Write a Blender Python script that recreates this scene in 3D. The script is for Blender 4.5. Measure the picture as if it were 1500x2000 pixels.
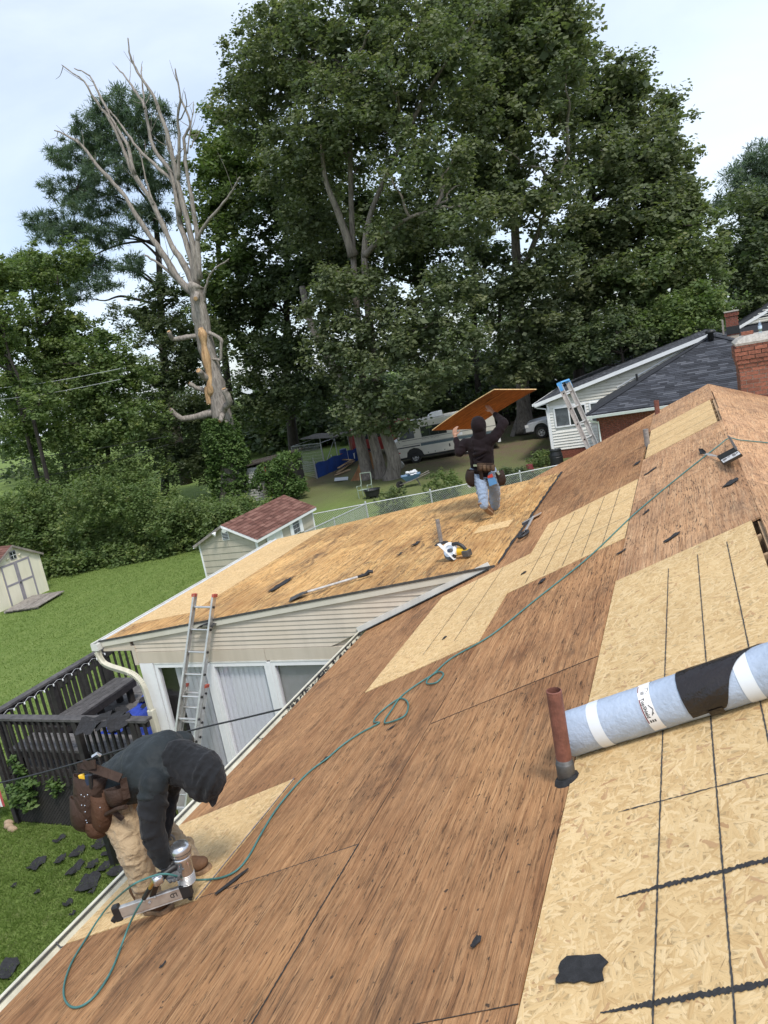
import bpy, bmesh, math, random
import numpy as np
from mathutils import Vector, Matrix

for _o in list(bpy.data.objects):
    bpy.data.objects.remove(_o)
SC = bpy.context.scene
COL = SC.collection
PI = math.pi
rnd = random.Random(7)

# ---------------------------------------------------------------- camera
F = 1468.0                       # focal length in pixels of the 1500 x 2000 photograph
CAMZ = 6.3
R = np.array([[0.35245, -0.91820, -0.18082],
              [-0.24703, 0.09509, -0.96433],
              [0.90264, 0.38455, -0.19331]])
u_, s_, v_ = np.linalg.svd(R)
R = u_ @ v_
CAM = np.array([0.0, 0.0, CAMZ])
cd = bpy.data.cameras.new("camera")
cam = bpy.data.objects.new("camera", cd)
COL.objects.link(cam)
cd.sensor_fit = 'VERTICAL'
cd.sensor_height = 36.0
cd.lens = F / 2000.0 * 36.0
cd.clip_start = 0.05
cd.clip_end = 2000.0
M = Matrix.Identity(4)
for i in range(3):
    M[i][0] = R[0][i]; M[i][1] = -R[1][i]; M[i][2] = -R[2][i]; M[i][3] = CAM[i]
cam.matrix_world = M
SC.camera = cam

# ---------------------------------------------------------------- world, sun, exposure
SUN_EL, SUN_AZ = math.radians(58), math.radians(226)     # azimuth measured from +X towards +Y
world = bpy.data.worlds.new("World")
SC.world = world
world.use_nodes = True
nt = world.node_tree
nt.nodes.clear()
def wn(t, **k):
    n = nt.nodes.new(t)
    for a, b in k.items(): setattr(n, a, b)
    return n
sky = wn('ShaderNodeTexSky', sky_type='NISHITA', sun_disc=False, sun_elevation=SUN_EL,
         sun_rotation=PI / 2 - SUN_AZ, air_density=1.0, dust_density=1.2, ozone_density=2.0)
tc = wn('ShaderNodeTexCoord')
mp = wn('ShaderNodeMapping'); mp.inputs['Scale'].default_value = (1.0, 1.0, 2.2)
mp.inputs['Location'].default_value = (0.9, 2.4, 0.5)
nz = wn('ShaderNodeTexNoise'); nz.inputs['Scale'].default_value = 1.7; nz.inputs['Detail'].default_value = 7; nz.inputs['Roughness'].default_value = 0.52
nz.inputs['Distortion'].default_value = 0.5
cr = wn('ShaderNodeValToRGB')
cr.color_ramp.elements[0].position = 0.30; cr.color_ramp.elements[0].color = (0.27, 0.27, 0.27, 1)
cr.color_ramp.elements[1].position = 0.70; cr.color_ramp.elements[1].color = (0.92, 0.92, 0.92, 1)
mx = wn('ShaderNodeMix', data_type='RGBA')
mx.inputs[7].default_value = (5.9, 6.55, 7.55, 1)
bg = wn('ShaderNodeBackground'); bg.inputs['Strength'].default_value = 0.105
out = wn('ShaderNodeOutputWorld')
L_ = nt.links.new
L_(tc.outputs['Generated'], mp.inputs['Vector']); L_(mp.outputs['Vector'], nz.inputs['Vector'])
L_(nz.outputs['Fac'], cr.inputs['Fac']); L_(cr.outputs['Color'], mx.inputs[0])
L_(sky.outputs['Color'], mx.inputs[6]); L_(mx.outputs[2], bg.inputs['Color']); L_(bg.outputs['Background'], out.inputs['Surface'])

sd = bpy.data.lights.new("sun", 'SUN')
sd.energy = 1.75; sd.angle = math.radians(11); sd.color = (1.0, 0.95, 0.88)
sun = bpy.data.objects.new("sun", sd); COL.objects.link(sun)
sdir = Vector((math.cos(SUN_EL) * math.cos(SUN_AZ), math.cos(SUN_EL) * math.sin(SUN_AZ), math.sin(SUN_EL)))
sun.rotation_euler = sdir.to_track_quat('Z', 'Y').to_euler()
sun.location = (10, 10, 60)
SC.view_settings.view_transform = 'Standard'
SC.view_settings.look = 'None'
SC.view_settings.gamma = 1.0
SC.view_settings.exposure = 0.80
SC.view_settings.use_curve_mapping = False
SC.cycles.max_bounces = 8
SC.cycles.transparent_max_bounces = 8

# ---------------------------------------------------------------- measuring helpers
SL = math.radians(22.0)
CS, SN = math.cos(SL), math.sin(SL)
HR = 1.525
def ray(u, v): return R.T @ np.array([(u - 750) / F, (v - 1000) / F, 1.0])
def onz(u, v, z):
    d = ray(u, v); return CAM + d * ((z - CAMZ) / d[2])
def onx(u, v, x):
    d = ray(u, v); return CAM + d * (x / d[0])
def ony(u, v, y):
    d = ray(u, v); return CAM + d * (y / d[1])
NR = np.array([0, SN, CS]); ES = np.array([0, CS, -SN])
def onroof(u, v, lift=0.0):
    d = ray(u, v); return CAM + d * ((-HR + lift) / (d @ NR))
def roofxs(u, v):
    P = onroof(u, v) - CAM; return P[0], P @ ES
def roofP(x, s, d=0.0):
    return np.array([x, s * CS + (d - HR) * SN, CAMZ - s * SN + (d - HR) * CS])
RIDGE_S = 0.20
RIDGE = roofP(0, RIDGE_S)
EY0, EZ0, EY1, EZ1 = 2.22, 3.76, 8.5, 3.0
PHI = math.atan((EZ0 - EZ1) / (EY1 - EY0))
NE = np.array([0, math.sin(PHI), math.cos(PHI)]); ET = np.array([0, math.cos(PHI), -math.sin(PHI)])
def onext(u, v, lift=0.0):
    d = ray(u, v); o = np.array([0, EY0, EZ0]) + NE * lift - CAM
    return CAM + d * ((o @ NE) / (d @ NE))
def extP(x, y, d=0.0):
    t = (y - EY0) / math.cos(PHI)
    return np.array([x, EY0, EZ0]) + ET * t + NE * d
NF = np.array([0, -SN, CS]); EF = np.array([0, -CS, -SN])
def farP(x, s, d=0.0):           # s metres down the far slope from the ridge
    return np.array([x, RIDGE[1], RIDGE[2]]) + EF * s + NF * d
def frame(o, ex, ey, ez):
    m = Matrix.Identity(4)
    for i in range(3):
        m[i][0] = ex[i]; m[i][1] = ey[i]; m[i][2] = ez[i]; m[i][3] = o[i]
    return m
def norm(v):
    v = np.asarray(v, float); return v / np.linalg.norm(v)
def basis(z, hint=(0, 0, 1)):
    z = norm(z); x = np.cross(hint, z)
    if np.linalg.norm(x) < 1e-4: x = np.cross((1, 0, 0), z)
    x = norm(x); return x, np.cross(z, x), z
A_ = lambda *a: np.array(a, float)

# ---------------------------------------------------------------- mesh builder
class MB:
    def __init__(self): self.v = []; self.f = []
    def add(self, vs, fs):
        n = len(self.v); self.v += [tuple(map(float, p)) for p in vs]
        self.f += [tuple(i + n for i in q) for q in fs]; return self
    def box(self, lo, hi, m=None):
        x0, y0, z0 = lo; x1, y1, z1 = hi
        vs = [(x0, y0, z0), (x1, y0, z0), (x1, y1, z0), (x0, y1, z0), (x0, y0, z1), (x1, y0, z1), (x1, y1, z1), (x0, y1, z1)]
        if m is not None: vs = [m @ Vector(p) for p in vs]
        return self.add(vs, [(0, 3, 2, 1), (4, 5, 6, 7), (0, 1, 5, 4), (1, 2, 6, 5), (2, 3, 7, 6), (3, 0, 4, 7)])
    def beam(self, a, b, w, h, up=(0, 0, 1)):      # bar from a to b, w across, h along up
        a = A_(*a); b = A_(*b); z = norm(b - a); x = np.cross(up, z)
        if np.linalg.norm(x) < 1e-4: x = np.cross((1, 0, 0), z)
        x = norm(x); y = np.cross(z, x)
        vs = []
        for p in (a, b):
            for sx, sy in ((-1, -1), (1, -1), (1, 1), (-1, 1)): vs.append(p + x * sx * w / 2 + y * sy * h / 2)
        return self.add(vs, [(3, 2, 1, 0), (4, 5, 6, 7), (0, 1, 5, 4), (1, 2, 6, 5), (2, 3, 7, 6), (3, 0, 4, 7)])
    def tube(self, pts, r, n=8, cap=True, closed=False):
        pts = [A_(*p) for p in pts]; rs = r if hasattr(r, '__len__') else [r] * len(pts)
        base = len(self.v); up = None
        for i, p in enumerate(pts):
            t = pts[min(i + 1, len(pts) - 1)] - pts[max(i - 1, 0)]
            t = norm(t) if np.linalg.norm(t) > 1e-9 else A_(0, 0, 1)
            if up is None:
                up = np.cross(t, (0, 0, 1))
                if np.linalg.norm(up) < 1e-3: up = np.cross(t, (1, 0, 0))
            x = norm(up - t * (up @ t)); up = x; y = np.cross(t, x)
            for k in range(n):
                a = 2 * PI * k / n; self.v.append(tuple(p + (x * math.cos(a) + y * math.sin(a)) * rs[i]))
        for i in range(len(pts) - 1):
            for k in range(n):
                k2 = (k + 1) % n
                self.f.append((base + i * n + k, base + i * n + k2, base + (i + 1) * n + k2, base + (i + 1) * n + k))
        if cap:
            self.f.append(tuple(base + k for k in range(n))[::-1]); e = base + (len(pts) - 1) * n
            self.f.append(tuple(e + k for k in range(n)))
        return self
    def lathe(self, prof, o=(0, 0, 0), z=(0, 0, 1), n=16):   # profile of (r, h)
        x, y, z = basis(z); o = A_(*o); base = len(self.v)
        for r, hh in prof:
            for k in range(n):
                a = 2 * PI * k / n; self.v.append(tuple(o + z * hh + (x * math.cos(a) + y * math.sin(a)) * r))
        for i in range(len(prof) - 1):
            for k in range(n):
                k2 = (k + 1) % n
                self.f.append((base + i * n + k, base + i * n + k2, base + (i + 1) * n + k2, base + (i + 1) * n + k))
        self.f.append(tuple(base + k for k in range(n))[::-1]); e = base + (len(prof) - 1) * n
        self.f.append(tuple(e + k for k in range(n)))
        return self
    def prism(self, poly, d):                          # polygon (3d points) pushed along vector d
        poly = [A_(*p) for p in poly]; d = A_(*d); n = len(poly)
        nn = np.zeros(3)
        for i in range(n): nn += np.cross(poly[i] - poly[0], poly[(i + 1) % n] - poly[0])
        if nn @ d > 0: poly = poly[::-1]
        vs = poly + [p + d for p in poly]
        return self.add(vs, [tuple(range(n)), tuple(range(2 * n - 1, n - 1, -1))] + [(i, i + n, (i + 1) % n + n, (i + 1) % n) for i in range(n)])
    def quad(self, a, b, c, d): return self.add([a, b, c, d], [(0, 1, 2, 3)])
    def capsule(self, p1, r1, p2, r2, n=14, flat=None, k=1.0):   # tapered rounded limb; flat: axis squeezed by k
        p1 = A_(*p1); p2 = A_(*p2); d = p2 - p1; L = np.linalg.norm(d)
        if L < 1e-6: d = A_(0, 0, 1); L = 1e-6
        x, y, z = basis(d, (0, 0, 1) if flat is None else flat)
        base = len(self.v); rings = []
        m = 5
        for i in range(m + 1):
            a = -PI / 2 + PI / 2 * i / m; rings.append((p1 + z * math.sin(a) * r1, max(math.cos(a), 0.02) * r1))
        for i in range(1, 4): rings.append((p1 + d * i / 4, r1 + (r2 - r1) * i / 4))
        for i in range(m + 1):
            a = PI / 2 * i / m; rings.append((p2 + z * math.sin(a) * r2, max(math.cos(a), 0.02) * r2))
        for c, r in rings:
            for q in range(n):
                a = 2 * PI * q / n; w = x * math.cos(a) + y * math.sin(a) * k
                self.v.append(tuple(c + w * r))
        for i in range(len(rings) - 1):
            for q in range(n):
                q2 = (q + 1) % n
                self.f.append((base + i * n + q, base + i * n + q2, base + (i + 1) * n + q2, base + (i + 1) * n + q))
        self.f.append(tuple(base + q for q in range(n))[::-1]); e = base + (len(rings) - 1) * n
        self.f.append(tuple(e + q for q in range(n)))
        return self
    def ell(self, c, ax, ay, az, n=18):                # ellipsoid with three half-axis vectors
        c = A_(*c); ax = A_(*ax); ay = A_(*ay); az = A_(*az); base = len(self.v); m = 12
        for i in range(m + 1):
            t = -PI / 2 + PI * i / m; cc = max(math.cos(t), 0.02)
            for q in range(n):
                a = 2 * PI * q / n; self.v.append(tuple(c + az * math.sin(t) + (ax * math.cos(a) + ay * math.sin(a)) * cc))
        for i in range(m):
            for q in range(n):
                q2 = (q + 1) % n
                self.f.append((base + i * n + q, base + i * n + q2, base + (i + 1) * n + q2, base + (i + 1) * n + q))
        self.f.append(tuple(base + q for q in range(n))[::-1]); e = base + m * n
        self.f.append(tuple(e + q for q in range(n)))
        return self
    def mesh(self, name, smooth=False):
        me = bpy.data.meshes.new(name); me.from_pydata(self.v, [], self.f)
        if smooth: me.shade_smooth()
        return me

def link(name, data, mat=None, parent=None, M=None):
    o = bpy.data.objects.new(name, data); COL.objects.link(o)
    if data is not None and mat is not None:
        data.materials.clear(); data.materials.append(mat)
    if parent is not None:
        o.parent = parent
        pw = WM[parent.name]
        W = M if M is not None else Matrix.Identity(4)
        o.matrix_local = pw.inverted() @ W
        WM[o.name] = W
    else:
        W = M if M is not None else Matrix.Identity(4)
        o.matrix_world = W; WM[o.name] = W
    return o
WM = {}
def part(name, mb, mat, parent, M=None, smooth=False, label=None, kind=None, bevel=0.0):
    me = mb.mesh(name, smooth) if isinstance(mb, MB) else mb
    o = link(name, me, mat, parent, M)
    if label: o['label'] = label
    if kind: o['kind'] = kind
    if bevel:
        b = o.modifiers.new('bevel', 'BEVEL'); b.width = bevel; b.segments = 2; b.limit_method = 'ANGLE'
    return o
def tag(o, label, cat, group=None, kind=None):
    o['label'] = label
    if cat: o['category'] = cat
    if group: o['group'] = group
    if kind: o['kind'] = kind
    return o
def thing(name, loc, label, cat, group=None, rotz=0.0):
    o = link(name, None, None, None, Matrix.Translation(Vector(tuple(map(float, loc)))) @ Matrix.Rotation(rotz, 4, 'Z'))
    return tag(o, label, cat, group)
def single(name, mb, mat, label, cat, group=None, M=None, smooth=False, bevel=0.0):
    return tag(part(name, mb, mat, None, M, smooth, bevel=bevel), label, cat, group)
def structure(name, mb, mat, M=None):
    o = part(name, mb, mat, None, M); o['kind'] = 'structure'; return o
def ccopy(o, parent, M):
    c = o.copy(); COL.objects.link(c); c.parent = parent
    c.matrix_local = (WM[parent.name].inverted() if parent else Matrix.Identity(4)) @ M; WM[c.name] = M
    return c
def smooth_path(pts, k=8):
    P = [A_(*p) for p in pts]; out = []
    for i in range(len(P) - 1):
        p0 = P[max(i - 1, 0)]; p1 = P[i]; p2 = P[i + 1]; p3 = P[min(i + 2, len(P) - 1)]
        for j in range(k):
            t = j / k
            out.append(0.5 * ((2 * p1) + (p2 - p0) * t + (2 * p0 - 5 * p1 + 4 * p2 - p3) * t * t + (3 * p1 - p0 - 3 * p2 + p3) * t ** 3))
    out.append(P[-1]); return out

# ---------------------------------------------------------------- materials
class NT:
    def __init__(self, name):
        self.m = bpy.data.materials.new(name); self.m.use_nodes = True; self.t = self.m.node_tree
        self.b = self.t.nodes['Principled BSDF']
    def n(self, t, ins=None, **k):
        x = self.t.nodes.new(t)
        for a, b in k.items(): setattr(x, a, b)
        if ins:
            for a, b in ins.items():
                if hasattr(b, 'is_output') or isinstance(b, bpy.types.NodeSocket): self.t.links.new(b, x.inputs[a])
                else: x.inputs[a].default_value = b
        return x
    def l(self, a, b): self.t.links.new(a, b)
    def coords(self, scale=(1, 1, 1), rot=(0, 0, 0), src='Object', jitter=False, loc=(0, 0, 0)):
        v = self.n('ShaderNodeTexCoord').outputs[src]
        if jitter:
            oi = self.n('ShaderNodeObjectInfo')
            mu = self.n('ShaderNodeMath', {0: oi.outputs['Random'], 1: 37.0}, operation='MULTIPLY')
            v = self.n('ShaderNodeVectorMath', {0: v, 1: mu.outputs[0]}, operation='ADD').outputs[0]
        return self.n('ShaderNodeMapping', {'Vector': v, 'Scale': scale, 'Rotation': rot, 'Location': loc}).outputs[0]
    def noise(self, vec, scale=5, detail=3, rough=0.5, dist=0.0):
        return self.n('ShaderNodeTexNoise', {'Vector': vec, 'Scale': scale, 'Detail': detail, 'Roughness': rough, 'Distortion': dist}).outputs['Fac']
    def ramp(self, fac, stops, interp='LINEAR'):
        r = self.n('ShaderNodeValToRGB', {'Fac': fac}); r.color_ramp.interpolation = interp
        e = r.color_ramp.elements
        while len(e) < len(stops): e.new(0.5)
        for i, (p, c) in enumerate(stops):
            e[i].position = p; e[i].color = (c, c, c, 1) if not hasattr(c, '__len__') else (*c, 1)
        return r.outputs['Color']
    def mix(self, fac, a, b, blend='MIX'):
        x = self.n('ShaderNodeMix', data_type='RGBA', blend_type=blend)
        for s, val in ((0, fac), (6, a), (7, b)):
            if isinstance(val, bpy.types.NodeSocket): self.l(val, x.inputs[s])
            elif hasattr(val, '__len__'): x.inputs[s].default_value = (*val, 1)
            else: x.inputs[s].default_value = val
        return x.outputs[2]
    def math(self, op, a, b=0.0):
        return self.n('ShaderNodeMath', {0: a, 1: b}, operation=op).outputs[0]
    def col(self, c):
        if isinstance(c, bpy.types.NodeSocket): self.l(c, self.b.inputs['Base Color'])
        else: self.b.inputs['Base Color'].default_value = (*c, 1)
    def bump(self, h, strength=0.3, dist=0.01):
        x = self.n('ShaderNodeBump', {'Height': h, 'Strength': strength, 'Distance': dist})
        self.l(x.outputs[0], self.b.inputs['Normal'])
    def rough(self, r):
        if isinstance(r, bpy.types.NodeSocket): self.l(r, self.b.inputs['Roughness'])
        else: self.b.inputs['Roughness'].default_value = r

def plain(name, c, rough=0.6, metal=0.0, var=0.12, scale=6.0, bump=0.0, spec=0.5, jitter=False):
    t = NT(name); v = t.coords()
    n = t.noise(v, scale, 5, 0.6)
    dark = tuple(x * (1 - var) for x in c); lite = tuple(min(1, x * (1 + var)) for x in c)
    k = t.ramp(n, [(0.3, dark), (0.7, lite)])
    if jitter:
        oi = t.n('ShaderNodeObjectInfo')
        hs = t.math('MULTIPLY_ADD', oi.outputs['Random'], 0.5)
        t.t.nodes[-1].inputs[2].default_value = 0.75
        k = t.mix(1.0, k, hs, 'MULTIPLY')
    t.col(k); t.rough(rough); t.b.inputs['Metallic'].default_value = metal
    t.b.inputs['Specular IOR Level'].default_value = spec
    if bump: t.bump(t.noise(v, scale * 8, 4), bump, 0.01)
    return t.m

def mat_plywood(name, light, mid, dark, stain, amount=0.5, coarse=1.0):
    t = NT(name)
    v = t.coords(jitter=True)
    wv = t.n('ShaderNodeTexNoise', {'Vector': v, 'Scale': 1.6, 'Detail': 2.0}).outputs['Color']
    v = t.n('ShaderNodeVectorMath', {0: v, 1: t.n('ShaderNodeVectorMath', {0: wv, 1: (0.0, 0.035, 0.0)}, operation='MULTIPLY').outputs[0]}, operation='ADD').outputs[0]
    def st(sx, sy, sc, det=4, ro=0.55, dist=0.0):
        m = t.n('ShaderNodeMapping', {'Vector': v, 'Scale': (sx, sy, 1.0)}).outputs[0]
        return t.noise(m, sc, det, ro, dist)
    g1 = st(1.1, 34.0 / coarse, 1.0, 9, 0.74, 0.7)             # bands of grain along the sheet
    g2 = st(4.5, 150.0 / coarse, 1.0, 5, 0.68, 0.3)            # fibres
    base = t.ramp(g1, [(0.30, dark), (0.46, mid), (0.66, light)])
    base = t.mix(0.85, base, t.ramp(g2, [(0.28, 0.46), (0.46, 0.94), (0.70, 1.22)]), 'MULTIPLY')
    base = t.mix(0.7, base, t.ramp(st(5.0, 9.0, 1.0, 6, 0.75), [(0.33, 0.62), (0.5, 1.0), (0.68, 1.16)]), 'MULTIPLY')
    big = st(0.6, 1.0, 1.3, 4, 0.55)
    base = t.mix(0.95, base, t.ramp(big, [(0.3, (0.72, 0.64, 0.60)), (0.5, (0.98, 0.95, 0.92)), (0.75, (1.16, 1.12, 1.04))]), 'MULTIPLY')
    s1 = st(1.6, 5.0, 1.2, 9, 0.78, 0.9)                       # tar stains drawn out along the grain
    s2 = st(0.55, 0.95, 1.25, 3)
    sm = t.math('MULTIPLY', t.ramp(s1, [(0.46, 0.0), (0.62, 1.0)]), t.ramp(s2, [(0.44, 0.0), (0.64, 1.0)]))
    base = t.mix(t.math('MULTIPLY', sm, amount), base, stain)
    clus = t.ramp(st(1.6, 3.2, 1.0, 3), [(0.36, 0.25), (0.60, 1.0)])
    c1 = st(9.0, 85.0 / coarse, 1.0, 3, 0.6, 0.4)              # short black checks
    cm = t.math('MULTIPLY', t.ramp(c1, [(0.575, 0.0), (0.64, 1.0)]), clus)
    base = t.mix(t.math('MULTIPLY', cm, 0.85), base, tuple(x * 0.45 for x in stain))
    l1 = st(1.3, 60.0 / coarse, 1.0, 4, 0.6, 0.3)              # long dark lines
    base = t.mix(t.math('MULTIPLY', t.ramp(l1, [(0.60, 0.0), (0.68, 1.0)]), 0.6), base, tuple(x * 0.8 for x in stain))
    c2 = st(22.0, 34.0, 1.1, 2, 0.5)                           # torn bits and staple holes
    base = t.mix(t.math('MULTIPLY', t.ramp(c2, [(0.69, 0.0), (0.74, 1.0)]), 0.85), base, (0.03, 0.025, 0.022))
    c3 = st(2.2, 95.0 / coarse, 1.0, 3, 0.5)                   # pale splinters
    base = t.mix(t.math('MULTIPLY', t.ramp(c3, [(0.66, 0.0), (0.73, 1.0)]), 0.6), base, tuple(min(0.75, x * 1.55) for x in light))
    oi = t.n('ShaderNodeObjectInfo')
    val = t.math('MULTIPLY_ADD', oi.outputs['Random'], 0.32); t.t.nodes[-1].inputs[2].default_value = 0.82
    base = t.mix(1.0, base, val, 'MULTIPLY')
    t.col(base); t.rough(0.85); t.b.inputs['Specular IOR Level'].default_value = 0.25
    h = t.math('ADD', g2, t.math('MULTIPLY', cm, -1.2))
    t.bump(t.math('ADD', h, g1), 0.55, 0.008)
    return t.m

def mat_osb(name, tintc=(1, 1, 1), scale=1.0):
    t = NT(name)
    v = t.coords(jitter=True)
    best = None
    for i, (ang, sx, sy) in enumerate(((0.15, 10, 52), (1.35, 11, 56), (2.3, 12, 50), (0.75, 10, 60), (2.9, 13, 70), (1.9, 15, 65))):
        m = t.n('ShaderNodeMapping', {'Vector': t.n('ShaderNodeMapping', {'Vector': v, 'Rotation': (0, 0, ang), 'Location': (i * 3.1, i * 1.7, 0)}).outputs[0], 'Scale': (sx * scale, sy * scale, 0.0)}).outputs[0]
        wob = t.n('ShaderNodeTexNoise', {'Vector': m, 'Scale': 0.7, 'Detail': 3.0}).outputs['Color']
        mw = t.n('ShaderNodeVectorMath', {0: m, 1: t.n('ShaderNodeVectorMath', {0: wob, 'Scale': 1.3}, operation='SCALE').outputs[0]}, operation='ADD').outputs[0]
        vo = t.n('ShaderNodeTexVoronoi', {'Vector': mw, 'Scale': 1.0, 'Randomness': 1.0}, feature='F1', voronoi_dimensions='2D')
        sp = t.n('ShaderNodeSeparateColor', {'Color': vo.outputs['Color']})
        f = t.n('ShaderNodeMapping', {'Vector': m, 'Scale': (0.35, 3.4, 1)}).outputs[0]
        fib = t.noise(f, 1.6, 4, 0.7)
        hgt = t.math('SUBTRACT', sp.outputs['Red'], t.math('MULTIPLY', vo.outputs['Distance'], 0.75))
        colv = t.math('ADD', t.math('MULTIPLY', sp.outputs['Green'], 0.36), t.math('MULTIPLY', fib, 0.64))
        if best is None: best = (hgt, colv, sp.outputs['Blue'])
        else:
            gt = t.math('GREATER_THAN', hgt, best[0])
            def sel(a, b):
                x = t.n('ShaderNodeMix', data_type='FLOAT'); t.l(gt, x.inputs[0]); t.l(a, x.inputs[2]); t.l(b, x.inputs[3]); return x.outputs[0]
            best = (t.math('MAXIMUM', hgt, best[0]), sel(best[1], colv), sel(best[2], sp.outputs['Blue']))
    c = t.ramp(best[1], [(0.22, (0.43, 0.26, 0.11)), (0.36, (0.57, 0.385, 0.18)), (0.55, (0.65, 0.46, 0.23)), (0.78, (0.74, 0.56, 0.32))])
    rare = t.math('GREATER_THAN', best[2], 0.975)
    c = t.mix(t.math('MULTIPLY', rare, 0.55), c, (0.34, 0.17, 0.085))
    c = t.mix(0.8, c, t.ramp(best[0], [(0.26, 0.66), (0.36, 0.95), (0.6, 1.03)]), 'MULTIPLY')  # low flake edges darkened: shade between flakes put into the colour
    for ang, sx, sy, th in ((0.4, 14, 130, 0.655), (1.6, 16, 120, 0.665), (2.6, 15, 140, 0.66)):    # thin shadowed slivers between flakes
        m = t.n('ShaderNodeMapping', {'Vector': t.n('ShaderNodeMapping', {'Vector': v, 'Rotation': (0, 0, ang)}).outputs[0], 'Scale': (sx, sy, 1)}).outputs[0]
        sl = t.noise(m, 1.0, 3, 0.6, 0.5)
        c = t.mix(t.math('MULTIPLY', t.ramp(sl, [(th + 0.015, 0.0), (th + 0.06, 1.0)]), 0.6), c, (0.23, 0.135, 0.06))
    sp2 = t.noise(v, 170, 3, 0.6)
    c = t.mix(t.math('MULTIPLY', t.ramp(sp2, [(0.62, 0.0), (0.72, 1.0)]), 0.5), c, (0.25, 0.15, 0.07))
    c = t.mix(0.6, c, t.ramp(t.noise(v, 1.1, 3), [(0.3, 0.86), (0.7, 1.08)]), 'MULTIPLY')
    c = t.mix(1.0, c, tintc, 'MULTIPLY')
    t.col(c); t.rough(0.7); t.b.inputs['Specular IOR Level'].default_value = 0.3
    t.bump(t.math('ADD', best[0], t.math('MULTIPLY', best[1], 0.6)), 0.45, 0.004)
    return t.m

def mat_leaf(name, dark, light, warm=None, trans=0.35):
    t = NT(name)
    a = t.n('ShaderNodeAttribute', attribute_name='tint', attribute_type='GEOMETRY').outputs['Fac']
    st = [(0.0, dark), (0.8, light)]
    if warm: st.append((1.0, warm))
    c = t.ramp(a, st)
    t.col(c); t.rough(0.55); t.b.inputs['Specular IOR Level'].default_value = 0.35
    tr = t.n('ShaderNodeBsdfTranslucent'); t.l(t.mix(1.0, c, (1.2, 1.35, 0.7), 'MULTIPLY'), tr.inputs['Color'])
    ms = t.n('ShaderNodeMixShader', {'Fac': trans}); t.l(t.b.outputs[0], ms.inputs[1]); t.l(tr.outputs[0], ms.inputs[2])
    t.l(ms.outputs[0], t.t.nodes['Material Output'].inputs['Surface'])
    return t.m

def mat_bark(name, dark, light, sc=4.0, warm=None):
    t = NT(name); v = t.coords((1, 1, 0.18))
    n = t.noise(v, sc * 4, 6, 0.65, 0.6)
    n2 = t.noise(t.coords(), sc * 0.35, 3)
    c = t.ramp(n, [(0.3, dark), (0.62, light)])
    c = t.mix(0.5, c, t.ramp(n2, [(0.3, 0.7), (0.7, 1.2)]), 'MULTIPLY')
    t.col(c); t.rough(0.9); t.bump(n, 0.8, 0.05); return t.m

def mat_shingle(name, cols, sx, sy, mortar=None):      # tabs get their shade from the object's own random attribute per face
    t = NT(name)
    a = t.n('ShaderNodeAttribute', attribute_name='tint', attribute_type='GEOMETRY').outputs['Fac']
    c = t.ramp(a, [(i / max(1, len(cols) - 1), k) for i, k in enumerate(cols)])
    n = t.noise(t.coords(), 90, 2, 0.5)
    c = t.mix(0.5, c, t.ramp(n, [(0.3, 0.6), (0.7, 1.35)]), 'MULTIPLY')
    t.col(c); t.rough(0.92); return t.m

def mat_ground():
    t = NT('ground_grass')
    v = t.coords()
    n1 = t.noise(v, 0.35, 5, 0.6); n2 = t.noise(v, 3.5, 5, 0.65); n3 = t.noise(v, 38, 4, 0.7)
    g = t.ramp(n3, [(0.30, (0.098, 0.142, 0.036)), (0.5, (0.160, 0.220, 0.062)), (0.72, (0.225, 0.28, 0.092))])
    g = t.mix(0.8, g, t.ramp(n2, [(0.3, (0.78, 0.85, 0.7)), (0.7, (1.15, 1.1, 1.1))]), 'MULTIPLY')
    mow = t.noise(t.coords((0.35, 2.6, 1), (0, 0, 0.25)), 1.0, 2)
    g = t.mix(0.5, g, t.ramp(mow, [(0.35, (0.82, 0.88, 0.8)), (0.65, (1.12, 1.08, 1.1))]), 'MULTIPLY')
    dirt = t.ramp(n3, [(0.3, (0.085, 0.060, 0.040)), (0.7, (0.24, 0.185, 0.13))])
    dry = t.ramp(n3, [(0.3, (0.080, 0.092, 0.038)), (0.7, (0.200, 0.205, 0.095))])
    # dirt and dry grass in the far yard beyond the fence
    sx = t.n('ShaderNodeSeparateXYZ', {'Vector': t.n('ShaderNodeTexCoord').outputs['Object']})
    dd = t.math('MULTIPLY_ADD', sx.outputs['X'], 0.16); t.t.nodes[-1].inputs[2].default_value = -4.7
    far = t.math('ADD', dd, t.math('MULTIPLY', t.math('SUBTRACT', n1, 0.5), 1.6))
    fm = t.n('ShaderNodeClamp', {'Value': far}).outputs[0]
    right = t.n('ShaderNodeMapRange', {'Value': sx.outputs['Y'], 'From Min': 23.5, 'From Max': 22.0}).outputs[0]
    fm = t.math('MULTIPLY', fm, right)
    g2 = t.mix(t.math('MULTIPLY', fm, t.ramp(n2, [(0.25, 0.55), (0.6, 1.0)])), g, dry)
    dm = t.n('ShaderNodeMapRange', {'Value': sx.outputs['X'], 'From Min': 36.0, 'From Max': 42.0}).outputs[0]
    dm2 = t.math('MULTIPLY', t.math('MULTIPLY', dm, right), t.ramp(t.math('ADD', t.math('MULTIPLY', n2, 0.5), t.math('MULTIPLY', n1, 0.5)), [(0.40, 0.0), (0.56, 1.0)]))
    g3 = t.mix(dm2, g2, dirt)
    # thin, worn turf close under the eave
    near = t.n('ShaderNodeMapRange', {'Value': sx.outputs['X'], 'From Min': 9.5, 'From Max': 7.0}).outputs[0]
    wm = t.math('MULTIPLY', near, t.ramp(n2, [(0.5, 0.0), (0.72, 0.8)]))
    g4 = t.mix(wm, g3, dry)
    t.col(g4); t.rough(0.95); t.b.inputs['Specular IOR Level'].default_value = 0.15
    t.bump(n3, 0.6, 0.05); return t.m

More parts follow.
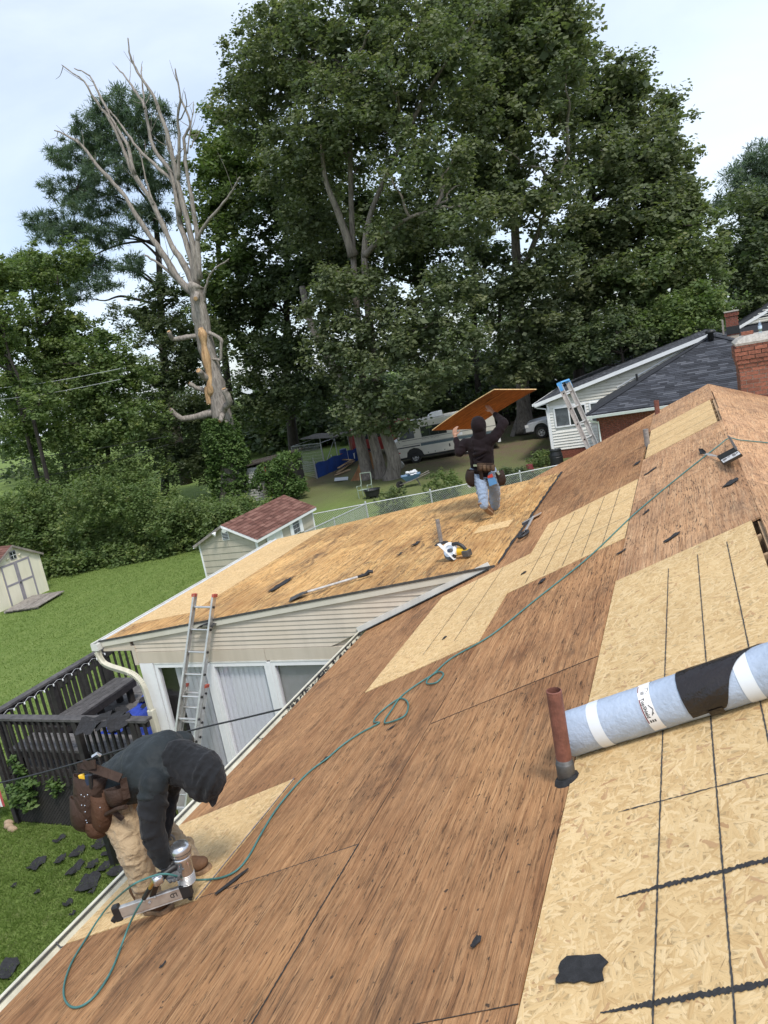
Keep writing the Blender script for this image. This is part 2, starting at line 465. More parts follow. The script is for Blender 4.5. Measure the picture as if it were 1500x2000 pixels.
def mat_glass(name, tint=(0.97, 0.96, 0.97), refl=0.04):
    t = NT(name)
    tr = t.n('ShaderNodeBsdfTransparent', {'Color': (*tint, 1)}); gl = t.n('ShaderNodeBsdfGlossy', {'Roughness': 0.03, 'Color': (0.9, 0.95, 1, 1)})
    lw = t.n('ShaderNodeLayerWeight', {'Blend': 0.5}); k = t.math('MULTIPLY_ADD', t.math('POWER', lw.outputs['Facing'], 4.0), 0.6); t.t.nodes[-1].inputs[2].default_value = refl
    ms = t.n('ShaderNodeMixShader'); t.l(k, ms.inputs[0]); t.l(tr.outputs[0], ms.inputs[1]); t.l(gl.outputs[0], ms.inputs[2])
    t.l(ms.outputs[0], t.t.nodes['Material Output'].inputs['Surface']); return t.m

def mat_wood_grey(name, dark, light, jitter=True):
    t = NT(name); v = t.coords(jitter=True)
    m = t.n('ShaderNodeMapping', {'Vector': v, 'Scale': (9, 9, 9)}).outputs[0]
    n = t.noise(m, 1.0, 5, 0.65, 0.5); n2 = t.noise(v, 1.8, 3)
    c = t.ramp(n, [(0.3, dark), (0.7, light)])
    c = t.mix(0.6, c, t.ramp(n2, [(0.3, 0.65), (0.7, 1.2)]), 'MULTIPLY')
    t.col(c); t.rough(0.75); t.bump(n, 0.25, 0.005); return t.m

def mat_cloth(name, c, c2=None, rough=0.9, folds=0.5, scale=9.0, sheen=0.2):
    t = NT(name); v = t.coords()
    n = t.noise(v, scale, 3, 0.5, 1.2); n2 = t.noise(v, 2.5, 4, 0.6); n3 = t.noise(v, 420, 1)
    a = c; b = c2 or tuple(min(1, x * 1.35) for x in c)
    k = t.ramp(n2, [(0.35, a), (0.7, b)])
    t.col(t.mix(0.25, k, t.ramp(n3, [(0.3, 0.7), (0.7, 1.25)]), 'MULTIPLY')); t.rough(rough)
    t.b.inputs['Specular IOR Level'].default_value = 0.2
    t.b.inputs['Sheen Weight'].default_value = sheen; t.b.inputs['Sheen Roughness'].default_value = 0.5
    t.bump(t.math('ADD', n, t.math('MULTIPLY', n3, 0.06)), folds, 0.03); return t.m

def mat_vinyl(name, c, dirt=0.25):
    t = NT(name); v = t.coords()
    n = t.noise(t.coords((2, 2, 0.25)), 3.0, 5, 0.6); n2 = t.noise(v, 1.3, 3)
    k = t.ramp(n, [(0.25, tuple(x * (1 - dirt) for x in c)), (0.6, c)])
    k = t.mix(0.4, k, t.ramp(n2, [(0.3, (0.86, 0.82, 0.74)), (0.65, 1.0)]), 'MULTIPLY')
    t.col(k); t.rough(0.5); return t.m

MT = {}
MT['ply'] = mat_plywood('old_plywood', (0.52, 0.302, 0.152), (0.390, 0.206, 0.096), (0.235, 0.112, 0.051), (0.075, 0.044, 0.030), 0.60)
MT['ply2'] = mat_plywood('old_plywood_pale', (0.60, 0.385, 0.225), (0.475, 0.275, 0.147), (0.29, 0.155, 0.078), (0.095, 0.066, 0.050), 0.5)
MT['ply3'] = mat_plywood('old_plywood_orange', (0.66, 0.435, 0.200), (0.52, 0.305, 0.118), (0.31, 0.155, 0.056), (0.080, 0.056, 0.040), 0.85, 1.8)
MT['ply_carried'] = mat_plywood('plywood_rust', (0.40, 0.160, 0.042), (0.29, 0.098, 0.022), (0.14, 0.045, 0.012), (0.08, 0.03, 0.015), 0.5, 1.5)
MT['osb'] = mat_osb('new_strand_board', (1, 1, 1), 1.08)
MT['osb2'] = mat_osb('new_strand_board_pale', (1.04, 1.02, 1.0), 1.0)
MT['chalk'] = plain('black_marker_line', (0.028, 0.027, 0.028), 0.85, var=0.4, scale=60)
MT['chalk_thin'] = plain('thin_black_line', (0.05, 0.047, 0.045), 0.85, var=0.4, scale=60)
MT['white_metal'] = mat_vinyl('white_painted_metal', (0.74, 0.74, 0.70), 0.22)
MT['cream_metal'] = mat_vinyl('cream_gutter_metal', (0.66, 0.635, 0.52), 0.35)
MT['beige_vinyl'] = mat_vinyl('beige_vinyl_siding', (0.60, 0.53, 0.435), 0.12)
MT['white_vinyl'] = mat_vinyl('white_vinyl_siding', (0.78, 0.77, 0.72), 0.08)
MT['pale_vinyl'] = mat_vinyl('pale_cream_siding', (0.66, 0.63, 0.54), 0.1)
MT['white'] = plain('white_paint', (0.80, 0.81, 0.81), 0.45, var=0.05)
MT['blind'] = plain('white_blind', (0.84, 0.87, 0.90), 0.6, var=0.03)
MT['screen'] = plain('grey_screen', (0.36, 0.37, 0.37), 0.7, var=0.12, scale=2)
MT['blind_shade'] = plain('grey_green_blind', (0.62, 0.64, 0.65), 0.6, var=0.05)
MT['glass'] = mat_glass('window_glass')
MT['dark_glass'] = plain('dark_glass', (0.02, 0.024, 0.028), 0.06, var=0.2, scale=2)
MT['grey_glass'] = plain('grey_screened_glass', (0.10, 0.11, 0.12), 0.25, var=0.4, scale=3)
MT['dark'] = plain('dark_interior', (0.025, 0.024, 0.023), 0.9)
MT['black'] = plain('black_plastic', (0.018, 0.018, 0.019), 0.45, var=0.3, scale=20)
MT['tar'] = plain('black_asphalt_scrap', (0.022, 0.022, 0.024), 0.9, var=0.5, scale=30, bump=0.6)
MT['alu'] = plain('aluminium', (0.62, 0.61, 0.585), 0.38, metal=0.75, var=0.15, scale=14)
MT['alu_dull'] = plain('dull_aluminium', (0.50, 0.485, 0.46), 0.55, metal=0.35, var=0.25, scale=14)
MT['steel'] = plain('bright_steel', (0.62, 0.63, 0.64), 0.25, metal=0.9, var=0.2, scale=20)
MT['galv'] = plain('galvanised_steel', (0.50, 0.51, 0.51), 0.5, metal=0.5, var=0.2, scale=16)
MT['iron'] = plain('dark_iron', (0.10, 0.098, 0.095), 0.6, metal=0.5, var=0.35, scale=18)
MT['rust_pipe'] = plain('red_painted_pipe', (0.185, 0.070, 0.048), 0.65, var=0.45, scale=14, bump=0.3)
MT['grey_pipe'] = plain('grey_pipe', (0.26, 0.24, 0.23), 0.6, metal=0.2, var=0.3, scale=20)
MT['red'] = plain('red_plastic', (0.45, 0.045, 0.03), 0.5)
MT['red_cap'] = plain('red_rubber_cap', (0.42, 0.09, 0.06), 0.6)
MT['blue_cap'] = plain('blue_plastic', (0.10, 0.36, 0.72), 0.45)
MT['yellow'] = plain('yellow_plastic', (0.75, 0.46, 0.02), 0.45)
MT['hose'] = plain('green_rubber_hose', (0.055, 0.175, 0.165), 0.5, var=0.18, scale=20)
MT['cable'] = plain('black_cable', (0.02, 0.02, 0.022), 0.5)
MT['membrane'] = plain('pale_blue_film', (0.385, 0.455, 0.565), 0.40, var=0.14, scale=7, bump=0.45)
MT['membrane_end'] = plain('grey_roll_edge', (0.20, 0.24, 0.30), 0.6, var=0.3, scale=30)
MT['band'] = plain('white_tape', (0.72, 0.76, 0.80), 0.4, var=0.04)
MT['label'] = plain('paper_label', (0.82, 0.80, 0.78), 0.55, var=0.04)
MT['blackwrap'] = plain('black_film_wrap', (0.017, 0.013, 0.013), 0.24, var=0.3, scale=9, bump=0.5)
MT['ink'] = plain('black_ink', (0.02, 0.018, 0.018), 0.6)
MT['ink_red'] = plain('dark_red_ink', (0.16, 0.02, 0.03), 0.6)
MT['lumber'] = mat_wood_grey('bare_lumber', (0.30, 0.19, 0.10), (0.52, 0.36, 0.21))
MT['deckwood'] = mat_wood_grey('dark_stained_wood', (0.016, 0.014, 0.014), (0.043, 0.037, 0.036))
MT['decktop'] = mat_wood_grey('worn_dark_wood', (0.045, 0.042, 0.042), (0.12, 0.112, 0.11))
MT['deckfloor'] = mat_wood_grey('worn_deck_boards', (0.08, 0.074, 0.072), (0.185, 0.175, 0.168))
MT['oldwood'] = mat_wood_grey('silver_weathered_wood', (0.16, 0.14, 0.12), (0.36, 0.32, 0.28))
MT['tarp'] = plain('blue_tarp', (0.030, 0.065, 0.40), 0.4, var=0.35, scale=5, bump=0.3)
MT['tarp_dark'] = plain('blue_fence_tarp', (0.012, 0.050, 0.23), 0.55, var=0.25, scale=2)
MT['brick'] = plain('red_brick', (0.27, 0.105, 0.066), 0.9, var=0.38, scale=22, bump=0.5, jitter=True)
MT['mortar'] = plain('mortar', (0.46, 0.39, 0.31), 0.95, var=0.2, scale=40)
MT['cement'] = plain('cement_cap', (0.40, 0.375, 0.33), 0.95, var=0.3, scale=24, bump=0.6)
MT['brick_far'] = plain('dark_red_brick', (0.20, 0.062, 0.040), 0.9, var=0.45, scale=14)
MT['sh_grey'] = mat_shingle('grey_shingle', [(0.022, 0.024, 0.030), (0.038, 0.041, 0.050), (0.055, 0.060, 0.073), (0.10, 0.105, 0.12)], 1, 1)
MT['sh_red'] = mat_shingle('red_brown_shingle', [(0.100, 0.042, 0.030), (0.145, 0.062, 0.045), (0.18, 0.086, 0.065), (0.22, 0.112, 0.085)], 1, 1)
MT['shed_cream'] = mat_vinyl('cream_shed_panel', (0.78, 0.735, 0.59), 0.12)
MT['shed_trim'] = plain('grey_violet_trim', (0.27, 0.25, 0.28), 0.6)
MT['shed_beige'] = mat_vinyl('beige_shed_siding', (0.45, 0.415, 0.33), 0.12)
MT['shed_grey'] = mat_vinyl('grey_lap_siding', (0.44, 0.44, 0.42), 0.15)  # the old lap sided shed's own grey
MT['bark_dead'] = mat_bark('dead_grey_bark', (0.115, 0.098, 0.084), (0.365, 0.325, 0.285), 3.0)
MT['bark_bare'] = mat_bark('bare_orange_wood', (0.24, 0.13, 0.06), (0.58, 0.38, 0.20), 2.0)
MT['bark_oak'] = mat_bark('oak_bark', (0.095, 0.080, 0.066), (0.285, 0.245, 0.205), 2.6)
MT['bark_dark'] = mat_bark('dark_bark', (0.022, 0.018, 0.015), (0.075, 0.060, 0.048), 2.6)
MT['leaf_oak'] = mat_leaf('oak_leaf', (0.0908, 0.1241, 0.0648), (0.1704, 0.1943, 0.0998), (0.2112, 0.2154, 0.1046), 0.4)
MT['leaf_dark'] = mat_leaf('dark_leaf', (0.0578, 0.0901, 0.0451), (0.1158, 0.1443, 0.065), (0.1444, 0.1671, 0.0667), 0.4)
MT['leaf_light'] = mat_leaf('bright_leaf', (0.0832, 0.1364, 0.0463), (0.1569, 0.2053, 0.0691), (0.2178, 0.2435, 0.0774), 0.4)
MT['leaf_yellow'] = mat_leaf('yellow_green_leaf', (0.0934, 0.1369, 0.0547), (0.1615, 0.1962, 0.082), (0.23, 0.23, 0.092), 0.4)
MT['leaf_pine'] = mat_leaf('pine_needle', (0.0644, 0.1063, 0.0805), (0.1242, 0.1739, 0.1179), (0.1437, 0.1782, 0.1035), 0.4)
MT['leaf_ivy'] = mat_leaf('ivy_leaf', (0.055, 0.100, 0.030), (0.130, 0.200, 0.062), (0.18, 0.245, 0.08), 0.4)
MT['leaf_hedge'] = mat_leaf('hedge_leaf', (0.0832, 0.1385, 0.0455), (0.1684, 0.2237, 0.0752), (0.2598, 0.2807, 0.0929), 0.4)
MT['leaf_vine'] = mat_leaf('vine_leaf', (0.05, 0.10, 0.025), (0.12, 0.19, 0.055), (0.19, 0.25, 0.085))
MT['grassblade'] = mat_leaf('grass_blade', (0.115, 0.172, 0.040), (0.22, 0.295, 0.086), (0.34, 0.355, 0.16), 0.48)
MT['ground'] = mat_ground()
MT['hoodie_grey'] = mat_cloth('faded_black_hoodie', (0.011, 0.0145, 0.0165), (0.030, 0.038, 0.041), rough=0.62, folds=0.4, scale=8, sheen=0.05)
MT['hoodie_black'] = mat_cloth('black_hood_cloth', (0.008, 0.009, 0.010), (0.021, 0.022, 0.025), folds=0.35, scale=12, sheen=0.1)
MT['hoodie_brown'] = mat_cloth('dark_maroon_hoodie', (0.007, 0.004, 0.005), (0.014, 0.008, 0.010), sheen=0.05, folds=0.35, scale=8)
MT['khaki'] = mat_cloth('khaki_trousers', (0.33, 0.235, 0.135), (0.50, 0.385, 0.245), folds=0.75, scale=16)
MT['denim'] = mat_cloth('pale_blue_jeans', (0.20, 0.265, 0.365), (0.36, 0.43, 0.53), folds=0.8, scale=18)
MT['leather'] = mat_cloth('brown_leather', (0.022, 0.014, 0.011), (0.066, 0.039, 0.027), rough=0.65, folds=0.5, scale=14, sheen=0.0)
MT['leather_rust'] = mat_cloth('rust_leather', (0.050, 0.024, 0.014), (0.105, 0.052, 0.029), rough=0.7, folds=0.5, scale=14, sheen=0.0)
MT['boot'] = mat_cloth('brown_boot', (0.085, 0.045, 0.026), (0.19, 0.105, 0.06), rough=0.75, folds=0.4, scale=20, sheen=0.0)
MT['sole'] = plain('tan_sole', (0.24, 0.15, 0.085), 0.85, var=0.3, scale=30)
MT['glove'] = mat_cloth('grey_glove', (0.12, 0.125, 0.13), (0.30, 0.31, 0.32), folds=0.4, scale=40, sheen=0.0)
MT['skin'] = plain('skin', (0.36, 0.19, 0.12), 0.55, var=0.12, scale=20)
MT['camo'] = mat_cloth('brown_camouflage', (0.05, 0.032, 0.022), (0.26, 0.17, 0.10), folds=0.3, scale=30, sheen=0.0)
MT['navy'] = plain('navy_tool', (0.02, 0.035, 0.07), 0.5)
MT['rv_white'] = plain('cream_gelcoat', (0.60, 0.58, 0.50), 0.4, var=0.08, scale=2)
MT['rv_stripe'] = plain('teal_grey_stripe', (0.085, 0.125, 0.14), 0.5)
MT['rv_stripe2'] = plain('dark_stripe', (0.04, 0.04, 0.045), 0.5)
MT['tyre'] = plain('tyre_rubber', (0.022, 0.021, 0.02), 0.85, var=0.3)
MT['rim'] = plain('wheel_rim', (0.52, 0.52, 0.52), 0.35, metal=0.6)
MT['van_red'] = plain('dull_red_paint', (0.26, 0.030, 0.022), 0.4, var=0.2, scale=3)
MT['truck_silver'] = plain('silver_paint', (0.50, 0.52, 0.56), 0.3, metal=0.35, var=0.08, scale=3)
MT['olive'] = plain('dark_olive_paint', (0.050, 0.060, 0.052), 0.45, var=0.2)
MT['chrome'] = plain('chrome', (0.7, 0.7, 0.7), 0.15, metal=1.0)
MT['barrel'] = plain('black_drum', (0.014, 0.015, 0.017), 0.5)
MT['bucket'] = plain('dark_red_bucket', (0.16, 0.025, 0.03), 0.55)
MT['barrow'] = plain('blue_barrow_tray', (0.10, 0.19, 0.30), 0.5, var=0.2)
MT['chair'] = plain('pale_green_frame', (0.26, 0.32, 0.25), 0.5)
MT['flagstripe'] = plain('red_striped_cloth', (0.50, 0.09, 0.09), 0.8)
MT['bottle'] = mat_glass('clear_plastic', (0.86, 0.93, 0.97), 0.25)
MT['bulb'] = plain('white_bulb', (0.78, 0.80, 0.80), 0.3)
MT['stone'] = plain('tan_stone', (0.36, 0.26, 0.17), 0.9, var=0.3)
MT['gravelwhite'] = plain('white_sheet', (0.62, 0.64, 0.66), 0.6)

# ================================================================ GROUND
g = MB(); g.quad((-260, -320, 0), (420, -320, 0), (420, 360, 0), (-260, 360, 0))
structure('ground', g, MT['ground'])

# ================================================================ OUR HOUSE
X0, XE = -2.6, 15.3              # near (behind the camera) and far gable ends of the roof
house = thing('house', (8.0, 0, 0), 'house under re-roofing with its bare plywood deck, new board patches and low rear extension', 'house')
def sheet(name, x0, x1, s0, s1, mat, kindf='near', lift=0.0, th=0.013, label=None, gap=0.003, jit=0.004):
    cx, cs = (x0 + x1) / 2, (s0 + s1) / 2
    d = lift + (rnd.random() - 0.5) * jit * 0.6
    if kindf == 'near': M = frame(roofP(cx, cs, d), (1, 0, 0), ES, NR)
    elif kindf == 'ext': M = frame(extP(cx, EY0 + cs * math.cos(PHI), d), (1, 0, 0), ET, NE)
    else: M = frame(farP(cx, cs, d), (-1, 0, 0), EF, NF)
    hx, hs = (x1 - x0) / 2 - gap / 2, (s1 - s0) / 2 - gap / 2
    M = M @ Matrix.Rotation((rnd.random() - 0.5) * 0.002, 4, 'Z')
    mb = MB().box((-hx, -hs, -th), (hx, hs, 0))
    o = part(name, mb, mat, house, M, label=label)
    return o, M
ROWS = [(0.20, 1.284), (1.288, 2.509), (2.513, 3.716), (3.72, 4.985)]
OLD = {0: [(5.545, 7.98), (7.98, 10.44), (12.94, 15.3)],
       1: [(-2.6, -0.66), (-0.66, 1.78), (1.78, 4.22), (4.22, 6.705), (9.245, 11.7), (11.7, 14.1), (14.1, 15.3)],
       2: [(-2.6, 0.56), (0.56, 3.0), (3.0, 5.56), (8.01, 10.42), (10.42, 12.86), (12.86, 15.3)],
       3: [(-2.6, -1.85), (-1.85, 0.56), (0.56, 2.985), (4.235, 6.66), (6.66, 8.26)]}
for r, lst in OLD.items():
    for a, b in lst:
        s0, s1 = ROWS[r]
        if r == 2 and a > 8.2: s1 = 3.01
        sheet('plywood_sheet', a, b, s0, s1, MT['ply2'] if (r == 0 and a > 5) else MT['ply'])
sheet('plywood_sheet', 13.76, 15.3, 3.013, 4.985, MT['ply'])
NEWB = [(0, 3.10, 5.54, 0.262, 1.283, 'pale new board in front of the roll of membrane'), (0, 0.655, 3.095, 0.262, 1.283, 'pale new board marked with thick black strokes'),
        (0, -1.79, 0.65, 0.262, 1.283, None),
        (0, 10.45, 12.93, 0.262, 1.25, 'pale new board at the ridge near the far gable'), (1, 6.71, 9.24, 1.288, 2.509, 'pale new board ruled with black lines'),
        (2, 5.565, 8.005, 2.513, 3.716, 'pale new board beside the siding of the extension'), (3, 2.99, 4.23, 3.735, 4.985, 'pale new board under the bending worker')]
for r, a, b, s0, s1, lab in NEWB:
    o, M = sheet('osb_sheet', a, b, s0, s1, MT['osb'] if r == 0 and a < 6 else MT['osb2'], lift=0.003, label=lab)
def stroke(x0, s0, x1, s1, w, mat, name, rag=0.25, lift=0.0056, n=None, fade=False):
    L = math.hypot(x1 - x0, s1 - s0); n = n or max(6, int(L / 0.012)); mb = MB()
    tx, ts = (x1 - x0) / L, (s1 - s0) / L
    pts = []
    for i in range(n + 1):
        t = i / n; k = w / 2
        if fade: k *= min(1, 0.25 + 3.5 * t)
        a = k * (1 + rag * (rnd.random() - 0.5) * 2); b = k * (1 + rag * (rnd.random() - 0.5) * 2)
        x = x0 + (x1 - x0) * t; s = s0 + (s1 - s0) * t
        pts.append((roofP(x - ts * a, s + tx * a, lift), roofP(x + ts * b, s - tx * b, lift)))
    for i in range(n):
        mb.quad(pts[i][0], pts[i][1], pts[i + 1][1], pts[i + 1][0])
    return part(name, mb, mat, house)
for s in (0.861, 0.652, 0.449):                       # lines printed along the near boards
    stroke(3.11, s, 5.30 if s < 0.8 else 5.27, s, 0.0058, MT['chalk_thin'], 'marker_line', 0.45)
    stroke(-1.0, s, 3.09, s, 0.0058, MT['chalk_thin'], 'marker_line', 0.45)
for x, a, b in ((2.122, 1.00, 0.30), (1.691, 1.013, 0.30), (1.22, 1.05, 0.30)):
    stroke(x, a, x, b, 0.019, MT['chalk'], 'marker_stroke', 0.6, n=150, fade=True)
stroke(2.585, 1.03, 2.535, 0.30, 0.0055, MT['chalk_thin'], 'marker_line', 0.9)
for s in (1.52, 1.72, 1.92, 2.12, 2.32): stroke(6.76, s, 9.15, s, 0.0055, MT['chalk_thin'], 'marker_line', 0.7, 0.0062)
for x in (7.52, 8.33): stroke(x, 1.31, x, 2.49, 0.007, MT['chalk_thin'], 'marker_line', 0.5, 0.0062)
for s in (2.86, 3.2): stroke(5.9, s, 7.98, s, 0.005, MT['chalk_thin'], 'marker_line', 0.5, 0.0062)
for x in (11.1, 11.75, 12.35): stroke(x, 0.27, x, 1.24, 0.010, MT['chalk_thin'], 'marker_line', 0.4, 0.0062)
stroke(2.99, 3.731, 4.23, 3.729, 0.006, plain('blue_chalk', (0.10, 0.14, 0.32)), 'chalk_line', 0.5, 0.0058)
# thin dark strip laid along open seams
def seam(x0, s0, x1, s1, w=0.006, mat='dark', lift=0.0015):
    stroke(x0, s0, x1, s1, w, MT[mat], 'open_seam', 0.6, lift)
seam(3.0, 2.52, 3.0, 3.71); seam(4.22, 1.29, 4.22, 2.5, 0.007); seam(1.78, 1.29, 1.78, 2.5, 0.003)
seam(0.6, 2.511, 3.0, 2.511, 0.009); seam(3.0, 2.511, 4.9, 2.511, 0.003); seam(6.7, 1.286, 9.2, 1.286, 0.004); seam(8.0, 0.3, 7.98, 1.2, 0.004)
# far slope
for a, b in ((-2.6, -0.6), (-0.6, 1.9), (1.9, 4.3), (4.3, 6.75), (6.75, 9.2), (9.2, 11.6), (11.6, 14.0), (14.0, 15.3)):
    sheet('plywood_sheet', a, b, 0.0 if not 10.4 < (a + b) / 2 < 12.9 else 0.02, 1.2, MT['ply2'], 'far')
for a, b in ((-2.6, 0.5), (0.5, 2.95), (2.95, 5.4), (5.4, 7.85), (7.85, 10.3), (10.3, 12.7), (12.7, 15.3)):
    sheet('plywood_sheet', a, b, 1.204, 2.42, MT['ply2'], 'far')
for a, b in ((-2.6, 1.9), (1.9, 6.75), (6.75, 11.6), (11.6, 15.3)):
    sheet('plywood_sheet', a, b, 2.424, 4.98, MT['ply2'], 'far')
# ridge board and rafters seen through the open slot
rb = MB().box((X0, RIDGE[1] - 0.02, RIDGE[2] - 0.24), (XE, RIDGE[1] + 0.02, RIDGE[2] - 0.035)); part('ridge_board', rb, MT['lumber'], house)
x = 0.35
while x < 15.2:
    if 2.5 < x < 7 or 10 < x < 13.2:
        mb = MB().beam(roofP(x, 0.24, -0.09), roofP(x, 4.9, -0.09), 0.04, 0.14, NR); part('rafter', mb, MT['lumber'], house)
    x += 0.406
# rake and eave boards
part('rake_board', MB().beam(roofP(15.285, 0.2, -0.09), roofP(15.285, 4.95, -0.09), 0.02, 0.15, NR), MT['white_metal'], house)
part('rake_board', MB().beam(farP(15.285, 0.02, -0.09), farP(15.285, 4.95, -0.09), 0.02, 0.15, NF), MT['white_metal'], house)
# main gutter: back wall, floor, front wall with a rolled lip
EV = roofP(0, 5.0, -0.02)
def gutter(x0, x1, y, z, mat, name, w=0.12, dpt=0.10):
    prof = [(0, 0), (0, -dpt), (w * 0.62, -dpt), (w * 0.78, -dpt * 0.55), (w, -dpt * 0.30), (w, 0.012), (w - 0.022, 0.012), (w - 0.022, 0.0),
            (w - 0.007, 0.0), (w - 0.008, -dpt * 0.28), (w * 0.78 - 0.008, -dpt * 0.5), (w * 0.6, -dpt + 0.004), (0.004, -dpt + 0.004), (0.004, 0)]
    mb = MB(); n = len(prof)
    for xx in (x0, x1): mb.v += [(xx, y + a, z + b) for a, b in prof]
    for i in range(n): mb.f.append((i, (i + 1) % n, n + (i + 1) % n, n + i))
    o = part(name, mb, mat, house); return o
gt = gutter(-2.6, 8.24, EV[1] + 0.004, EV[2] - 0.004, MT['cream_metal'], 'gutter', 0.12, 0.045)
part('gutter_lip', MB().box((-2.6, EV[1] + 0.1242, EV[2] - 0.03), (8.24, EV[1] + 0.130, EV[2] + 0.004)), MT['white'], house)
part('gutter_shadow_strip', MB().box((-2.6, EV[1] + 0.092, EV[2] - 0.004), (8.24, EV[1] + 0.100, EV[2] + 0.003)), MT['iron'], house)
for xx in (0.6, 2.15, 2.98, 3.8, 4.75, 5.6, 6.7):
    part('gutter_hanger', MB().tube([(xx, EV[1] + 0.0, EV[2] + 0.012), (xx + 0.01, EV[1] + 0.05, EV[2] - 0.01), (xx + 0.03, EV[1] + 0.105, EV[2] + 0.004)], 0.005, 6), MT['iron'], house)
part('fascia', MB().box((-2.6, EV[1] - 0.026, EV[2] - 0.17), (8.26, EV[1] - 0.002, EV[2] - 0.014)), MT['white_metal'], house)
db = MB()
for i in range(240):
    xx = 5.2 + 3.0 * rnd.random() ** 0.7; yy = EV[1] + 0.01 + 0.08 * rnd.random(); sz = 0.006 + 0.016 * rnd.random()
    a = rnd.random() * 6
    db.add([(xx + sz * math.cos(a + k * 2.1) * (1 + rnd.random()), yy + sz * math.sin(a + k * 2.1), EV[2] - 0.06 + 0.07 * rnd.random() * (xx > 6)) for k in range(3)] , [(0, 1, 2)])
o = part('gutter_debris', db, MT['tar'], house, kind='stuff')
# walls of the main block (under the roof)
part('wall', MB().box((-2.4, -4.0, 0), (15.1, 3.86, 2.72)), MT['brick_far'], house)
part('soffit', MB().box((-2.5, 3.87, 2.70), (8.25, EV[1] - 0.03, 2.72)), MT['white'], house)
gm = MB().prism([(15.12, 3.86, 2.72), (15.12, RIDGE[1], RIDGE[2] - 0.1), (15.12, -4.0, 3.2), (15.12, -4.0, 2.72)], (0.04, 0, 0)); part('gable_wall', gm, MT['brick_far'], house)

# ---- rear extension: low roof
EXF = 13.72
er0 = 0.0; er1 = (8.42 - EY0) / math.cos(PHI); osb0 = (7.2 - EY0) / math.cos(PHI)
rows = [(0.03, 1.22), (1.224, 2.44), (2.444, 3.66), (3.664, osb0)]
cuts = [[8.27, 10.95, 13.72], [8.27, 9.7, 12.1, 13.72], [8.27, 11.2, 13.72], [8.27, 9.9, 12.3, 13.72]]
for (a, b), cx in zip(rows, cuts):
    for i in range(len(cx) - 1): sheet('plywood_sheet', cx[i], cx[i + 1], a, b, MT['ply3'], 'ext', gap=0.006)
sheet('plywood_sheet', 8.27, 8.86, osb0 + 0.003, er1, MT['ply3'], 'ext')
sheet('osb_sheet', 8.865, 11.3, osb0 + 0.003, er1, MT['osb2'], 'ext', 0.004, label='pale new board along the low eave of the extension')
sheet('osb_sheet', 11.303, 13.72, osb0 + 0.003, er1, MT['osb2'], 'ext', 0.004, label='pale new board at the far end of the low eave')
sheet('osb_patch', 10.13, 10.52, 0.27, 0.79, MT['osb2'], 'ext', 0.012, 0.01, label='small pale board offcut nailed by the valley')
# tar line left in the valley
vm = MB(); pts = []
for i in range(61):
    x = 8.27 + (13.7 - 8.27) * i / 60; w = 0.004 + 0.030 * rnd.random() ** 2
    pts.append((extP(x, EY0 - 0.012 - 0.016 * rnd.random(), 0.018), extP(x, EY0 + w, 0.018)))
for i in range(60):
    vm.quad(pts[i][0], pts[i][1], pts[i + 1][1], pts[i + 1][0])
part('valley_tar', vm, MT['tar'], house)
# gable wall with siding boards
GX = 8.28
def zroof(y): return EZ0 + (y - EY0) * (EZ1 - EZ0) / (EY1 - EY0)
def zmain(y):                                        # surface of the main roof at this y
    s = (y + HR * SN) / CS; return CAMZ - s * SN - HR * CS
def ymain(z): return ((CAMZ - HR * CS - z) / SN) * CS - HR * SN
def yrake(z): return EY0 + (z - EZ0) * (EY1 - EY0) / (EZ1 - EZ0)
part('wall', MB().prism([(GX + 0.03, 2.2, 3.62), (GX + 0.03, 7.88, 2.98), (GX + 0.03, 7.88, 2.62), (GX + 0.03, 4.45, 2.62), (GX + 0.03, 4.2, 2.9)], (0.06, 0, 0)), MT['beige_vinyl'], house)
z = 2.80; k = 0
while z < 3.62:
    z1 = min(z + 0.128, 3.64)
    yl0 = min(7.88, yrake(z) + 0.0); yl1 = min(7.88, yrake(z1))
    if z < 2.99: yl0 = yl1 = 7.88
    yr0, yr1 = ymain(z) + 0.03, ymain(z1) + 0.03
    if yl0 - yr0 > 0.1:
        # two-step profile: each board tilts out to a lip at its foot, with a ridge halfway up
        zm = (z + z1) / 2; ym_l = (yl0 + yl1) / 2; ym_r = (yr0 + yr1) / 2
        prof = [(z, GX - 0.004, yl0, yr0), (z + 0.004, GX - 0.016, yl0, yr0), (zm - 0.008, GX - 0.004, ym_l, ym_r), (zm - 0.004, GX - 0.004, ym_l, ym_r), (zm, GX - 0.013, ym_l, ym_r), (z1 - 0.002, GX - 0.002, yl1, yr1)]
        segs = [(0.0, 1.0)]
        cut = 0.30 + 0.25 * ((k * 37) % 10) / 10
        mbs = []
        for t0, t1 in ((0.0, cut), (cut, 1.0)):
            mb = MB()
            for i in range(len(prof) - 1):
                za, xa, la, ra = prof[i]; zb, xb, lb, rb_ = prof[i + 1]
                off = 0.0015 if t0 > 0 else 0.0
                P = lambda zz, xx, l, r, t: (xx - off, l + (r - l) * t, zz)
                e0 = t0 - (0.002 if t0 > 0 else 0)
                mb.quad(P(za, xa, la, ra, e0), P(za, xa, la, ra, t1), P(zb, xb, lb, rb_, t1), P(zb, xb, lb, rb_, e0))
            part('siding_board', mb, MT['beige_vinyl'], house)
    z = z1; k += 1
part('frieze_board', MB().box((GX - 0.022, 5.66, 2.625), (GX + 0.02, 7.90, 2.797)), MT['beige_vinyl'], house)
part('frieze_board', MB().box((GX - 0.0205, 4.30, 2.625), (GX + 0.02, 5.655, 2.797)), MT['beige_vinyl'], house)
part('corner_trim', MB().box((GX - 0.030, 7.87, 2.60), (GX + 0.03, 7.935, 2.90)), MT['beige_vinyl'], house)
